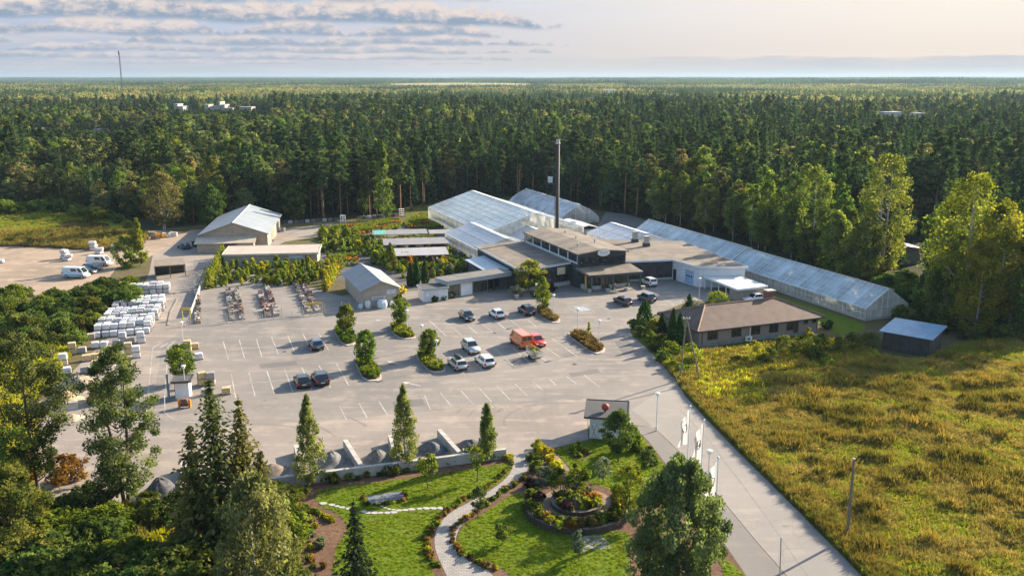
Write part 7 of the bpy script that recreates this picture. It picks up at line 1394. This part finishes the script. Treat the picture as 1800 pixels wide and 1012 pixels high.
# big bags and boxes before the hut
for i, (px, py, r_, h_, lab) in enumerate([(672, 541, .85, 1.5, 'large pale blue bulk bag stack before the sales hut'), (647, 541, .5, 1.3, 'white bulk bags left of the large one'), (634, 542, .4, .8, 'small white bulk bag by the white framed gate'), (690, 538, .5, .9, 'grey bulk bag at the hut corner')]):
    x, y = G(px, py); t = thing('bulk_bag', lab, 'bulk bag', (x, y, 0), .2, 'bulk bags before the sales hut'); m_ = MB(); m_.lathe([(r_ * .9, 0), (r_ * 1.08, h_ * .25), (r_ * 1.05, h_ * .7), (r_ * .8, h_ * .95), (r_ * .3, h_)], n=8); m_.build('bag', M("bulk_bag_%d" % (i % 2), (.50, .60, .64) if i % 2 == 0 else (.62, .63, .63), .6, .12, 3), t, False); m_ = MB()
    for a in (.4, 2, 3.5, 5): m_.tube([(r_ * .8 * math.cos(a), r_ * .8 * math.sin(a), h_ * .9), (r_ * .5 * math.cos(a + .3), r_ * .5 * math.sin(a + .3), h_ * 1.15), (r_ * .6 * math.cos(a + .7), r_ * .6 * math.sin(a + .7), h_ * .95)], .03, 4)
    m_.build('loop', MAT_WHITE, t)
# clutter beside the hall
for i, (px, py, c, lab) in enumerate([(330, 438, (.03, .05, .09), 'dark blue bundle beside the storage hall lean-to'), (322, 436, (.10, .12, .14), 'grey tarpaulin heap left of the dark blue bundle'), (340, 434, (.02, .02, .022), 'black pipe heap against the hall'), (283, 418, (.50, .25, .04), 'orange machine cover at the top of the yard lane'), (292, 417, (.5, .48, .45), 'white crate right of the orange cover'), (302, 415, (.45, .44, .42), 'second white crate near the wood edge'), (272, 421, (.2, .13, .08), 'brown crate left of the orange cover'), (492, 408, (.25, .26, .28), 'grey trailer frame beside the hall gable'), (470, 425, (.5, .5, .48), 'white barrel pile at the hall corner')]):
    x, y = G(px, py); t = thing('yard_bundle', lab, 'bundle', (x, y, .01), NR.uniform(0, 1), 'yard clutter by the storage hall'); mt = M("bundle_%d" % i, c, .7, .3, 2); m_ = MB()
    for q in range(6): u, v = NR.uniform(-1.1, 1.1), NR.uniform(-.8, .8); w_ = NR.uniform(.25, .6); m_.prism([(u - w_, v - w_ * .6), (u + w_, v - w_ * .7), (u + w_ * .9, v + w_ * .6), (u - w_ * .8, v + w_ * .7)], 0, NR.uniform(.4, 1.3))
    m_.build('goods', mt, t); m_ = MB(); m_.box(-1.2, -.8, -.01, 1.2, .8, .06); m_.build('skid', MAT_WOOD, t)
# long rows of crates at the wood edge
for i, (p, q) in enumerate([((500, 394), (600, 388)), ((640, 385), (700, 380))]):
    a, b = Vector(G(*p)), Vector(G(*q)); n_ = int((b - a).length / 1.5)
    for k_ in range(n_):
        c = a.lerp(b, k_ / n_); pallet('%s crate in the line along the wood edge %s' % (['dark', 'pale', 'grey'][k_ % 3], 'behind the sandy lane' if i == 0 else 'near the nursery corner'), c.x, c.y, .01, .1, [ITEM[6], WRAP[3], ITEM[1]][k_ % 3], (1.2, 1.0, .9), 'crates along the wood edge', name='stock_crate')
for px, py, lab in [(603, 392, 'tall white rack at the end of the crate line'), (682, 382, 'white rack standing at the wood edge'), (706, 380, 'white rack beside the sunlit pale birch')]:
    x, y = G(px, py); t = thing('stock_rack', lab, 'rack', (x, y, 0), .1); m_ = MB()
    for u in (-.7, 0, .7):
        for v in (-.4, .4): m_.box(u - .04, v - .04, 0, u + .04, v + .04, 2.2)
    m_.build('upright', MAT_WHITE, t); m_ = MB(); [m_.box(-.72, -.42, z_, .72, .42, z_ + .06) for z_ in (.3, .9, 1.5, 2.1)]; m_.build('shelf', MAT_WHITE, t)
# ------------------------------------------------------------------ nursery plants
_np = {}
POT = M("black_pot", (.02, .02, .022), .6, .1)
def nursery_plant(x, y, r, h, j, lab, group):
    mats = [L_LIME, L_HEDGE, L_BUSH, L_GOLD, L_ORANGE, L_GREY, L_BIRCH]; key = (j, int(NR.integers(0, 2)), 'tall' if h > 1.6 * r + .6 else 'low')
    if key not in _np:
        tall = key[2] == 'tall'; P, T, C_ = crown_broad(1, .5 if not tall else .34, .16, 22 if not tall else 26, 22, .17, 'round' if not tall else 'oval', .9, 0, .15); cm = leaf_mesh('nursery_crown', P, .105 * NR.uniform(.7, 1.3, len(P)), T, mats[j])
        pb = MB(); pb.lathe([(.11, 0), (.15, .2), (.135, .2)], n=8); pb.tube([(0, 0, .15), (0, 0, .6)], .012, 4); pm2 = bpy.data.meshes.new('pot'); pm2.from_pydata(pb.v, [], pb.f); pm2.materials.append(POT); _np[key] = (cm, pm2, .34 if tall else .5)
    cm, pm2, w0 = _np[key]; t = thing('potted_shrub', lab, 'potted plant', (x, y, .014), NR.uniform(0, 6), group, (r / w0 * .75, r / w0 * .75, h)); link('pot', pm2, t); link('foliage', cm, t)
PN = ['lime green', 'fresh green', 'dark green', 'golden yellow', 'orange leaved', 'grey green', 'pale green']
def nbed(poly, n, rr, hh, pick, where, group):
    for x, y in sample_poly(poly, n):
        j = int(pick[NR.integers(0, len(pick))]); h = NR.uniform(*hh); r = NR.uniform(*rr); nursery_plant(x, y, r, h, j, '%s%s potted shrub %s' % ('tall ' if h > hh[0] + .6 * (hh[1] - hh[0]) else 'low ' if h < hh[0] + .3 * (hh[1] - hh[0]) else '', PN[j], where), group)
lp = lambda L_: [S(a, b) for a, b in L_]
nbed(lp([(-53, 24), (-34, 18), (-31, 28), (-32, 38), (-48, 43)]), 128, (.5, .95), (.9, 2.4), (0, 1, 0, 2, 6, 1, 0, 3), 'in the big bed before the long beige store', 'potted shrubs before the beige store')
for i in range(15):
    u = i / 14; a_, b_ = -54.0 + 5.0 * u, 23.5 + 31 * u; x, y = S(a_, b_); h = 3.6 + NR.uniform(-.4, .5)
    P, T, Sz, D = crown_spruce(h, .85, .05, 22, 9, 5, .3, -.3); me_ = leaf_mesh('hedge_crown', P, Sz, T, L_LIME, D, 1.9, .2) if i < 3 else me_; t = tree('hedge_conifer', 'bright green conifer of the tall hedge beside the lane', 'conifer', (x, y, 0), trunk_mb(3, .06, .02, 0), me_, BARK, NR.uniform(0, 6), 'tall conifer hedge by the lane', (1.15, 1.15, h / 3.6))
for i in range(6):
    x, y = G(572 + i * 3.5, 512 - i * 6); P, T, Sz, D = crown_spruce(3.2, .8, .05, 20, 9, 5, .3, -.2); t = tree('golden_conifer', 'golden conifer in the short row at the right end of the bed', 'conifer', (x, y, 0), trunk_mb(2.8, .05, .02, 0), leaf_mesh('golden_conifer_crown', P, Sz, T, L_GOLD if i % 2 else L_LIME, D, 1.9, .2), BARK, 0, 'short row of golden conifers')
def pxp(L_): return px_poly([(550 + x / 6, 370 + y / 6) for x, y in L_])
nbed(pxp([(60, 240), (420, 270), (720, 420), (760, 560), (640, 600), (520, 470), (100, 440)]), 60, (.9, 1.6), (1.3, 3.0), (1, 2, 6, 0, 6, 1), 'in the wild bed behind the sales hut', 'shrubs behind the sales hut')
nbed(pxp([(780, 520), (1000, 480), (1060, 560), (1000, 660), (840, 640)]), 30, (.6, 1.1), (1.2, 2.6), (3, 0, 0, 4), 'between the broad thuja and the thuja row', 'yellow shrubs of the nursery')
nbed(pxp([(1120, 520), (1400, 440), (1640, 560), (1640, 640), (1340, 690), (1240, 720), (1180, 640)]), 46, (.6, 1.1), (.8, 2.1), (3, 4, 0, 5, 1, 2, 0, 1), 'behind the entrance annex', 'shrubs behind the entrance annex')
nbed(pxp([(1320, 270), (1420, 260), (1700, 520), (1600, 560), (1480, 420)]), 20, (.35, .7), (.6, 1.3), (1, 2, 5, 0), 'along the wall of the small pale glasshouse', 'plants along the small glasshouse')
nbed(pxp([(150, 480), (330, 640), (300, 690), (180, 560)]), 14, (.4, .7), (.6, 1.4), (0, 1, 4), 'along the path left of the sales hut', 'plants left of the sales hut')
# low container plants in long beds: far too many to count
lowm = []
for j, mt in enumerate([L_HEDGE, L_LIME, L_BUSH, L_ORANGE, L_GREY]):
    P, T, C_ = crown_broad(.42, .26, .03, 7, 9, .13, 'round', .8); lowm.append(leaf_mesh('low_plant_%d' % j, P, .11 * NR.uniform(.8, 1.3, len(P)), T, mt, extra=None))
def lowbed(name, polys, spacing, lab, pick):
    pts = []; 
    for poly in polys:
        L2 = [SL(x, y) for x, y in poly]; a0, a1 = min(p[0] for p in L2), max(p[0] for p in L2); b0, b1 = min(p[1] for p in L2), max(p[1] for p in L2)
        for bi, b in enumerate(np.arange(b0, b1, spacing)):
            if bi % 5 == 4: continue
            for a in np.arange(a0, a1, spacing * .9):
                x, y = S(a + NR.normal(0, .08), b + NR.normal(0, .08))
                if inside(poly, x, y) and NR.uniform() < .88: pts.append((x, y, .014, bi // 5))
    k_ = np.array([pick[(int(p[3]) * 7 + int(p[0] * .35)) % len(pick)] for p in pts]); sc = NR.uniform(1.1, 2.0, (len(pts), 1)) * np.ones((1, 3))
    gn_scatter(name, [(p[0], p[1], p[2]) for p in pts], NR.uniform(0, 6, len(pts)), sc, k_, lowm, lab, 'plants')
lowbed('container_plants', [pxp([(60, 235), (150, 190), (620, 120), (900, 95), (940, 150), (900, 200), (640, 235), (420, 260)]), pxp([(990, 190), (960, 150), (1130, 40), (1260, 50), (1500, 185), (1240, 195)]), pxp([(160, 480), (460, 460), (470, 560), (300, 620), (200, 540)]), pxp([(660, 240), (700, 230), (760, 300), (1330, 265), (1300, 300), (760, 360)])], .5, 'long beds of low container plants in the nursery', [0, 0, 2, 1, 0, 2, 4, 1, 0, 3, 1])
fillm = [v[0] for k_, v in sorted(_np.items(), key=lambda q: str(q[0])) if k_[0] in (0, 1, 2, 3, 6)]
fp = []
for poly, n_ in [(pxp([(640, 360), (1330, 330), (1420, 420), (1300, 470), (880, 470), (740, 440)]), 70), (pxp([(600, 560), (760, 470), (1100, 480), (1300, 560), (1330, 690), (1160, 690), (960, 720), (800, 650)]), 120), (pxp([(60, 240), (420, 270), (660, 400), (640, 480), (300, 470), (100, 440)]), 90), (pxp([(1320, 440), (1660, 560), (1640, 650), (1340, 700)]), 60), (pxp([(0, 560), (160, 560), (180, 640), (160, 720), (0, 740)]), 30)]:
    fp += [tuple(q) for q in sample_poly(poly, n_)]
hs_ = NR.uniform(.7, 1.7, len(fp)); gn_scatter('nursery_greenery', [(x, y, .014) for x, y in fp], NR.uniform(0, 6, len(fp)), np.c_[hs_ * 1.2, hs_ * 1.2, hs_], NR.integers(0, len(fillm), len(fp)), fillm, 'dense mass of smaller container shrubs filling the nursery beds', 'plants')
# planting before the annex and shop
for px, py, r, h, mt, lab in [(752, 527, .8, 1.2, L_GREY, 'grey green shrub at the left corner of the white store'), (765, 530, .7, 1.0, L_BUSH, 'dark shrub before the white store'), (778, 527, .8, 1.2, L_HEDGE, 'round green shrub at the right corner of the white store'), (793, 524, .8, 1.3, L_GREY, 'shrub before the planted trellis'), (706, 516, 1.0, 1.6, L_GOLD, 'rounded yellow shrub right of the sales hut'), (947, 520, 1.5, .8, L_BUSH, 'low green planting under the broad golden green tree'), (970, 512, 1.2, 1.5, L_PURPLE, 'dark shrub by the pale plinth of the left wing'), (1036, 512, .4, 1.2, L_BUSH, 'clipped shrub in a tub left of the shop door'), (1068, 511, .4, 1.2, L_BUSH, 'clipped shrub in a tub right of the shop door'), (1101, 509, .3, .9, L_HEDGE, 'small tub plant at the right canopy column')]: shrub(lab, (px, py), r, h, mt, 'shrub', 'planting before the shop front')
for px, py, lab in [(1036, 514, 'round stone tub left of the shop door'), (1068, 513, 'round stone tub right of the shop door'), (1101, 511, 'stone tub by the green canopy column'), (1130, 508, 'stone bollard tub beside the white crossover'), (908, 524, 'wide stone tub under the weeping shrub')]:
    x, y = G(px, py); t = thing('plant_tub', lab, 'tub', (x, y, .016), 0, 'stone tubs at the shop front'); m_ = MB(); m_.lathe([(.28, 0), (.38, .1), (.42, .55), (.46, .58), (.46, .64), (.36, .64)], n=12); m_.build('bowl', MAT_CONC, t); m_ = MB(); m_.lathe([(.36, .0), (.36, .02)], (0, 0, .60), 12); m_.build('soil', MAT_MULCH, t)
# person by the entrance
def person(lab, x, y, rz, top_c, leg_c, hair_c):
    verts = [(0, 0, .95), (0, 0, 1.15), (0, .0, 1.38), (0, .01, 1.50), (0, .02, 1.60), (0, .03, 1.74), (.10, 0, .90), (.13, .10, .50), (.13, .02, .08), (.13, .16, .04), (-.10, 0, .90), (-.12, -.05, .50), (-.12, -.22, .10), (-.12, -.09, .04), (.20, 0, 1.40), (.27, -.03, 1.12), (.25, .14, .92), (.25, .2, .84), (-.20, 0, 1.40), (-.27, .02, 1.12), (-.25, .16, .95), (-.25, .22, .87)]
    ed = [(0, 1), (1, 2), (2, 3), (3, 4), (4, 5), (0, 6), (6, 7), (7, 8), (8, 9), (0, 10), (10, 11), (11, 12), (12, 13), (2, 14), (14, 15), (15, 16), (16, 17), (2, 18), (18, 19), (19, 20), (20, 21)]
    rad = [.15, .15, .17, .07, .10, .09, .105, .075, .05, .04, .105, .075, .05, .04, .075, .05, .04, .04, .075, .05, .04, .04]
    me = bpy.data.meshes.new('person'); me.from_pydata(verts, ed, []); o = link('person', me); o.location = (x, y, .016); o.rotation_euler = (0, 0, rz); o.modifiers.new('skin', 'SKIN'); sv = me.skin_vertices[0].data
    for i, r in enumerate(rad): sv[i].radius = (r, r * (.72 if i in (0, 1, 2) else 1))
    sv[0].use_root = True; s_ = o.modifiers.new('sub', 'SUBSURF'); s_.levels = 1; s_.render_levels = 2
    m, t = newmat("person_clothing"); tcn = t.n('ShaderNodeTexCoord'); sx = t.n('ShaderNodeSeparateXYZ'); t.L.new(tcn.outputs['Object'], sx.inputs[0]); z_ = sx.outputs[2]
    c = t.mix(t.math('GREATER_THAN', z_, .93), C4(leg_c), C4(top_c)); c = t.mix(t.math('GREATER_THAN', z_, 1.51), c, (.42, .27, .20, 1)); c = t.mix(t.math('LESS_THAN', z_, .09), c, (.03, .03, .03, 1)); p = t.n('ShaderNodeBsdfPrincipled'); t.L.new(c, p.inputs['Base Color']); p.inputs['Roughness'].default_value = .85; oo = t.n('ShaderNodeOutputMaterial'); t.L.new(p.outputs[0], oo.inputs[0]); me.materials.append(m)
    h_ = MB(); h_.lathe([(.105, 1.62), (.118, 1.70), (.105, 1.79), (.05, 1.84), (.01, 1.85)], (0, .005, 0), 12); h_.build('hair', M("hair_pale", hair_c, .8, .2, 8), o, True); return tag(o, lab, 'person')
x, y = G(1081, 514); person('person in a red jacket and pale trousers walking past the shop door', x, y, R(-70), (.50, .02, .02), (.45, .40, .34), (.5, .42, .30))
x, y = G(297, 496); person('person standing at the end of the pallet rows', x, y, R(40), (.06, .06, .07), (.05, .05, .07), (.08, .05, .03)) if False else None
# ------------------------------------------------------------------ hedge mass, marsh edge, foreground thicket
_bm = {}
def bush_kind(j):
    if j not in _bm:
        mt = [L_BUSH, L_ALDER, L_HEDGE, L_BIRCH, L_ALDERN, L_LIME, L_HEATH][j]; out = []
        for v in range(3):
            P, T, C_ = crown_broad(1, .62, .02, 56, 64, .19, 'round', .85, 0, .12); P[:, 2] = np.maximum(P[:, 2], .01); sm = MB()
            for c in C_[::7]: sm.tube([(0, 0, -.02), (c[0] * .5, c[1] * .5, c[2] * .55), c], [.02, .014, .005], 4)
            st = bpy.data.meshes.new('bush_stem'); st.from_pydata(sm.v, [], sm.f); st.materials.append(BARK); out.append((leaf_mesh('bush_leaves', P, .058 * NR.uniform(.7, 1.35, len(P)), T, mt), st))
        _bm[j] = out
    return _bm[j][int(NR.integers(0, 3))]
BN = ['dark green', 'olive green', 'mid green', 'pale green', 'grey green', 'yellow green', 'brownish']
def thicket(poly, n, hh, pick, where, group, wide=1.2):
    pts = sample_poly(poly, n); pts = pts[np.argsort(-pts[:, 1])]
    for x, y in pts:
        j = int(pick[NR.integers(0, len(pick))]); h = NR.uniform(*hh); t = thing('bush', '%s%s bush %s' % ('tall ' if h > hh[0] + .65 * (hh[1] - hh[0]) else 'low ' if h < hh[0] + .3 * (hh[1] - hh[0]) else '', BN[j], where), 'bush', (x, y, 0), NR.uniform(0, 6), group, (h * wide * NR.uniform(.85, 1.2), h * wide * NR.uniform(.85, 1.2), h)); lf, st = bush_kind(j); link('foliage', lf, t); link('stem', st, t)
thicket(px_poly([(-60, 545), (40, 530), (150, 522), (225, 496), (252, 500), (225, 545), (172, 590), (130, 610), (60, 640), (-60, 650)]), 64, (2.0, 3.8), (0, 1, 1, 3, 2, 0), 'in the thick hedge beside the white pallets', 'bushes of the hedge by the white pallets')
thicket(px_poly([(-60, 640), (70, 635), (120, 625), (90, 660), (20, 720), (-60, 720)]), 16, (1.0, 2.0), (5, 3, 2), 'in the sunny rough ground by the slab stacks', 'bushes of the sunny rough ground')
thicket(px_poly([(-40, 415), (60, 410), (200, 412), (262, 418), (240, 438), (150, 436), (100, 428), (-40, 432)]), 50, (.7, 1.8), (6, 6, 0, 2, 6), 'on the earth bank between marsh and sandy yard', 'bushes on the earth bank')
thicket(px_poly([(-60, 372), (30, 366), (120, 366), (215, 386), (250, 398), (270, 412), (235, 412), (215, 398), (120, 377), (-60, 384)]), 36, (1.6, 3.8), (3, 1, 0, 5), 'where the marsh meets the wood', 'bushes at the marsh edge')
thicket(px_poly([(-150, 905), (60, 900), (200, 890), (330, 895), (420, 905), (500, 900), (530, 960), (520, 1060), (-150, 1060)]), 85, (1.3, 3.2), (0, 0, 1, 2, 1), 'in the dense thicket of the lower left corner', 'bushes of the lower left thicket')
thicket(px_poly([(-200, 1050), (510, 1040), (540, 1130), (-200, 1130)]), 40, (2.5, 4.6), (0, 1, 0), 'at the lower picture edge of the thicket', 'bushes of the lower left thicket')
thicket(px_poly([(430, 862), (510, 858), (530, 885), (500, 905), (420, 900)]), 10, (.8, 1.6), (0, 2, 6), 'behind the foreground spruces by the bay wall', 'bushes behind the foreground spruces')
thicket(px_poly([(1330, 440), (1420, 462), (1510, 496), (1590, 535), (1640, 560), (1700, 572), (1660, 560), (1600, 500), (1480, 470), (1400, 440)]), 34, (1.6, 3.8), (1, 0, 3, 5), 'along the back of the long low glasshouse', 'bushes behind the long low glasshouse')
thicket(px_poly([(1580, 560), (1680, 575), (1900, 585), (1900, 600), (1680, 600), (1600, 585)]), 20, (1.2, 2.6), (1, 0, 3), 'between the blue roofed barn and the big birches', 'bushes beside the blue roofed barn')
thicket(px_poly([(720, 372), (900, 350), (910, 358), (830, 366), (740, 385)]), 12, (.8, 2.0), (3, 5, 2), 'on the strip behind the tallest glasshouse', 'bushes behind the tallest glasshouse')
# ------------------------------------------------------------------ the dry field and rough grass
def blade_mesh(name, n, h, spread, wd, mat, lean=.5, dome=0.0):
    V = []; F = []; T = []
    for i in range(n):
        a = NR.uniform(0, 6.283); r = spread * math.sqrt(NR.uniform(0, 1)); x, y = r * math.cos(a), r * math.sin(a); hh = h * NR.uniform(.55, 1.15) * (1 - dome * (r / spread) ** 2); d = NR.uniform(0, 6.283); l = hh * lean * NR.uniform(.2, 1.1); w_ = wd * NR.uniform(.7, 1.3); b = NR.uniform(0, 3.14)
        k_ = len(V); V += [(x - w_ * math.cos(b), y - w_ * math.sin(b), 0), (x + w_ * math.cos(b), y + w_ * math.sin(b), 0), (x + l * .4 * math.cos(d) + w_ * .8 * math.cos(b), y + l * .4 * math.sin(d) + w_ * .8 * math.sin(b), hh * .65), (x + l * .4 * math.cos(d) - w_ * .8 * math.cos(b), y + l * .4 * math.sin(d) - w_ * .8 * math.sin(b), hh * .65), (x + l * math.cos(d) + w_ * .3 * math.cos(b), y + l * math.sin(d) + w_ * .3 * math.sin(b), hh), (x + l * math.cos(d) - w_ * .3 * math.cos(b), y + l * math.sin(d) - w_ * .3 * math.sin(b), hh)]
        F += [(k_, k_ + 1, k_ + 2, k_ + 3), (k_ + 3, k_ + 2, k_ + 4, k_ + 5)]; tt = NR.uniform(0, 1); T += [tt * .6, min(1, tt * .6 + .4)]
    me = bpy.data.meshes.new(name); me.from_pydata(V, [], F); at = me.attributes.new('tint', 'FLOAT', 'FACE'); at.data.foreach_set('value', np.array(T, np.float32)); me.materials.append(mat); return me
L_DRY = leafmat("grass_dry", (.118, .108, .024), (.245, .218, .060), .3, (1.2, 1.1, .7), .22, (.055, (.135, .135, .022), .45, .7))
L_WEED = leafmat("weeds_brown", (.085, .080, .016), (.190, .168, .038), .28, (1.2, 1.1, .6), .25, (.07, (.075, .085, .016), .42, .75))
L_STRAW = leafmat("reed_straw", (.30, .22, .10), (.52, .40, .22), .35, (1.1, 1.05, .9), .15); L_GRN = leafmat("grass_green", (.080, .115, .009), (.190, .225, .022), .35, None, .2)
L_YEL = leafmat("goldenrod", (.15, .14, .010), (.40, .33, .015), .35, None, .15)
L_TURF = leafmat("turf_blades", (.095, .140, .006), (.160, .215, .014), .4, None, .2, (.35, (.165, .165, .026), .5, .7))
GM = [blade_mesh('dry_tuft_a', 26, .62, .42, .030, L_DRY), blade_mesh('dry_tuft_b', 26, .75, .40, .026, L_DRY, .8), blade_mesh('weed_tuft', 40, .95, .5, .034, L_WEED, .5, .4), blade_mesh('straw_tuft', 20, 1.25, .35, .026, L_STRAW, .3), blade_mesh('green_tuft', 30, .5, .4, .030, L_GRN, .7), blade_mesh('gold_tuft', 30, .7, .4, .035, L_YEL, .4), blade_mesh('heath_tuft', 34, .6, .5, .035, leafmat('bank_scrub', (.085, .06, .035), (.17, .125, .07), .2, None, .3), .6, .4)]
FIELD = px_poly([(1236, 700), (1300, 768), (1345, 812), (1440, 897), (1560, 1016), (1740, 1190), (2300, 1190), (2100, 600), (1800, 592), (1690, 606), (1640, 632), (1545, 632), (1480, 648), (1380, 656), (1290, 668), (1232, 676), (1212, 684)])
sheet('field', FIELD, .012, MAT_FIELD)
pts = sample_poly(FIELD, 62000); ix = []; sc = []
keep = []
for x, y in pts:
    n = mnoise.fractal(Vector((x / 9, y / 7, 1.7)), .8, 2, 4); n2 = mnoise.fractal(Vector((x / 3.2, y / 2.4, 9.7)), .8, 2, 3); r = NR.uniform(); px = 900 + 1600 * x / (y * .9)
    k_ = int(r < .5); s = 1.0 + .35 * n2
    if n + n2 * .8 > .30: k_ = 2; s = .9 + .5 * max(0, n2) + (.5 if r < .12 else 0)
    elif n < -.16 and r < .7: k_ = 4
    if 1260 < px < 1420 and y > 104 and n2 > -.1 and r < .35: k_ = 5 if y > 108 else 4
    if y < 82 and x > 30 and n2 > .0 and mnoise.noise(Vector((x / 8, y / 6, 4.4))) > .38: k_ = 3
    if NR.uniform() < .5 * max(0, -n2) + .02: continue
    keep.append((x, y, .012)); ix.append(k_); sc.append((s * NR.uniform(.8, 1.2), s * NR.uniform(.8, 1.2), s * NR.uniform(.6, 1.15)))
gn_scatter('dry_grass', keep, NR.uniform(0, 6, len(keep)), sc, ix, GM, 'tall dry yellow brown grass and weeds covering the field', 'grass')
def grass_on(name, poly, n, pick, smin, smax, lab):
    p = sample_poly(poly, n)
    if name == 'marsh_grass': p = p[~inside(POOL, p[:, 0], p[:, 1])]; n = len(p)
    gn_scatter(name, np.c_[p, np.full(len(p), .012)], NR.uniform(0, 6, n), np.repeat(NR.uniform(smin, smax, (n, 1)), 3, 1), [pick[i] for i in NR.integers(0, len(pick), n)], GM, lab, 'grass')
verge = px_poly([(1196, 676), (1206, 690), (1240, 726), (1300, 788), (1400, 886), (1515, 1003), (1720, 1210), (1760, 1200), (1570, 1016), (1450, 897), (1355, 812), (1310, 768), (1246, 700), (1215, 672)])
grass_on('verge_grass', verge, 5200, (4, 4, 1, 2, 4), .6, 1.1, 'green verge grass along the road edge')
grass_on('plot_grass', px_poly([(1165, 640), (1195, 672), (1235, 680), (1300, 662), (1380, 652), (1560, 640), (1520, 606), (1450, 600), (1230, 622)]), 5200, (4, 1, 2, 0, 5), .6, 1.2, 'rough grass and weeds around the brick house plot')
grass_on('marsh_grass', px_poly([(-300, 360), (0, 362), (110, 370), (200, 390), (110, 398), (60, 410), (-300, 420)]), 7000, (4, 4, 4, 1), .5, 1.0, 'tall grass and reeds of the marsh')
grass_on('bank_weeds', px_poly([(-300, 412), (0, 408), (200, 406), (262, 414), (240, 440), (150, 440), (100, 436), (0, 432), (-300, 430)]), 5000, (6, 6, 2, 0), 1.0, 1.9, 'weeds on the earth bank')
grass_on('yellow_weeds', px_poly([(-100, 640), (75, 630), (128, 615), (100, 660), (40, 720), (60, 760), (40, 900), (-100, 900)]), 5200, (5, 4, 5, 1, 0), .9, 1.6, 'yellow flowering weeds beside the slab stacks')
grass_on('thicket_grass', px_poly([(-200, 890), (60, 895), (330, 898), (500, 860), (530, 930), (500, 1120), (-200, 1120)]), 7000, (4, 2, 4, 5, 0), .8, 1.6, 'long grass under the thicket')

for nm_, o_ in [(o.name, o) for o in list(bpy.data.objects) if o.name.startswith('lawn')]:
    poly = [(v.co.x, v.co.y) for v in o_.data.vertices]; A = abs(sum(poly[i][0] * poly[(i + 1) % len(poly)][1] - poly[(i + 1) % len(poly)][0] * poly[i][1] for i in range(len(poly)))) / 2; n_ = int(A * 16)
    if 'LAWN_M' not in globals(): LAWN_M = [blade_mesh('turf_a', 20, .085, .13, .012, L_TURF, .9), blade_mesh('turf_b', 20, .11, .13, .012, L_TURF, 1.1)]
    P_ = sample_poly(poly, n_); ST_ = np.array([(o.location.x, o.location.y) for o in bpy.data.objects if o.name.startswith('stepping_stone')]); d_ = np.min(np.hypot(P_[:, None, 0] - ST_[None, :, 0], P_[:, None, 1] - ST_[None, :, 1]), 1); P_ = P_[(d_ > .46) & ~inside(sq, P_[:, 0], P_[:, 1]) & ~inside(bed, P_[:, 0], P_[:, 1])]; n_ = len(P_); gn_scatter('lawn_grass', np.c_[P_, np.full(n_, .016)], NR.uniform(0, 6, n_), np.repeat(NR.uniform(.7, 1.3, (n_, 1)), 3, 1), NR.integers(0, 2, n_), LAWN_M, 'short mown grass of the show garden lawn', 'grass')
# ------------------------------------------------------------------ haze
hz = MB(); hz.box(-15200, -320, -1.0, 15200, 14200, 75.0)
mh, t = newmat("haze_air"); pv = t.n('ShaderNodeVolumePrincipled'); pv.inputs['Density'].default_value = HAZE; pv.inputs['Color'].default_value = (.36, .50, .64, 1); pv.inputs['Anisotropy'].default_value = .2
o = t.n('ShaderNodeOutputMaterial'); t.L.new(pv.outputs[0], o.inputs['Volume'])
tag(hz.build('haze', mh), 'thin blue summer haze over the woods', 'haze', None, 'stuff')
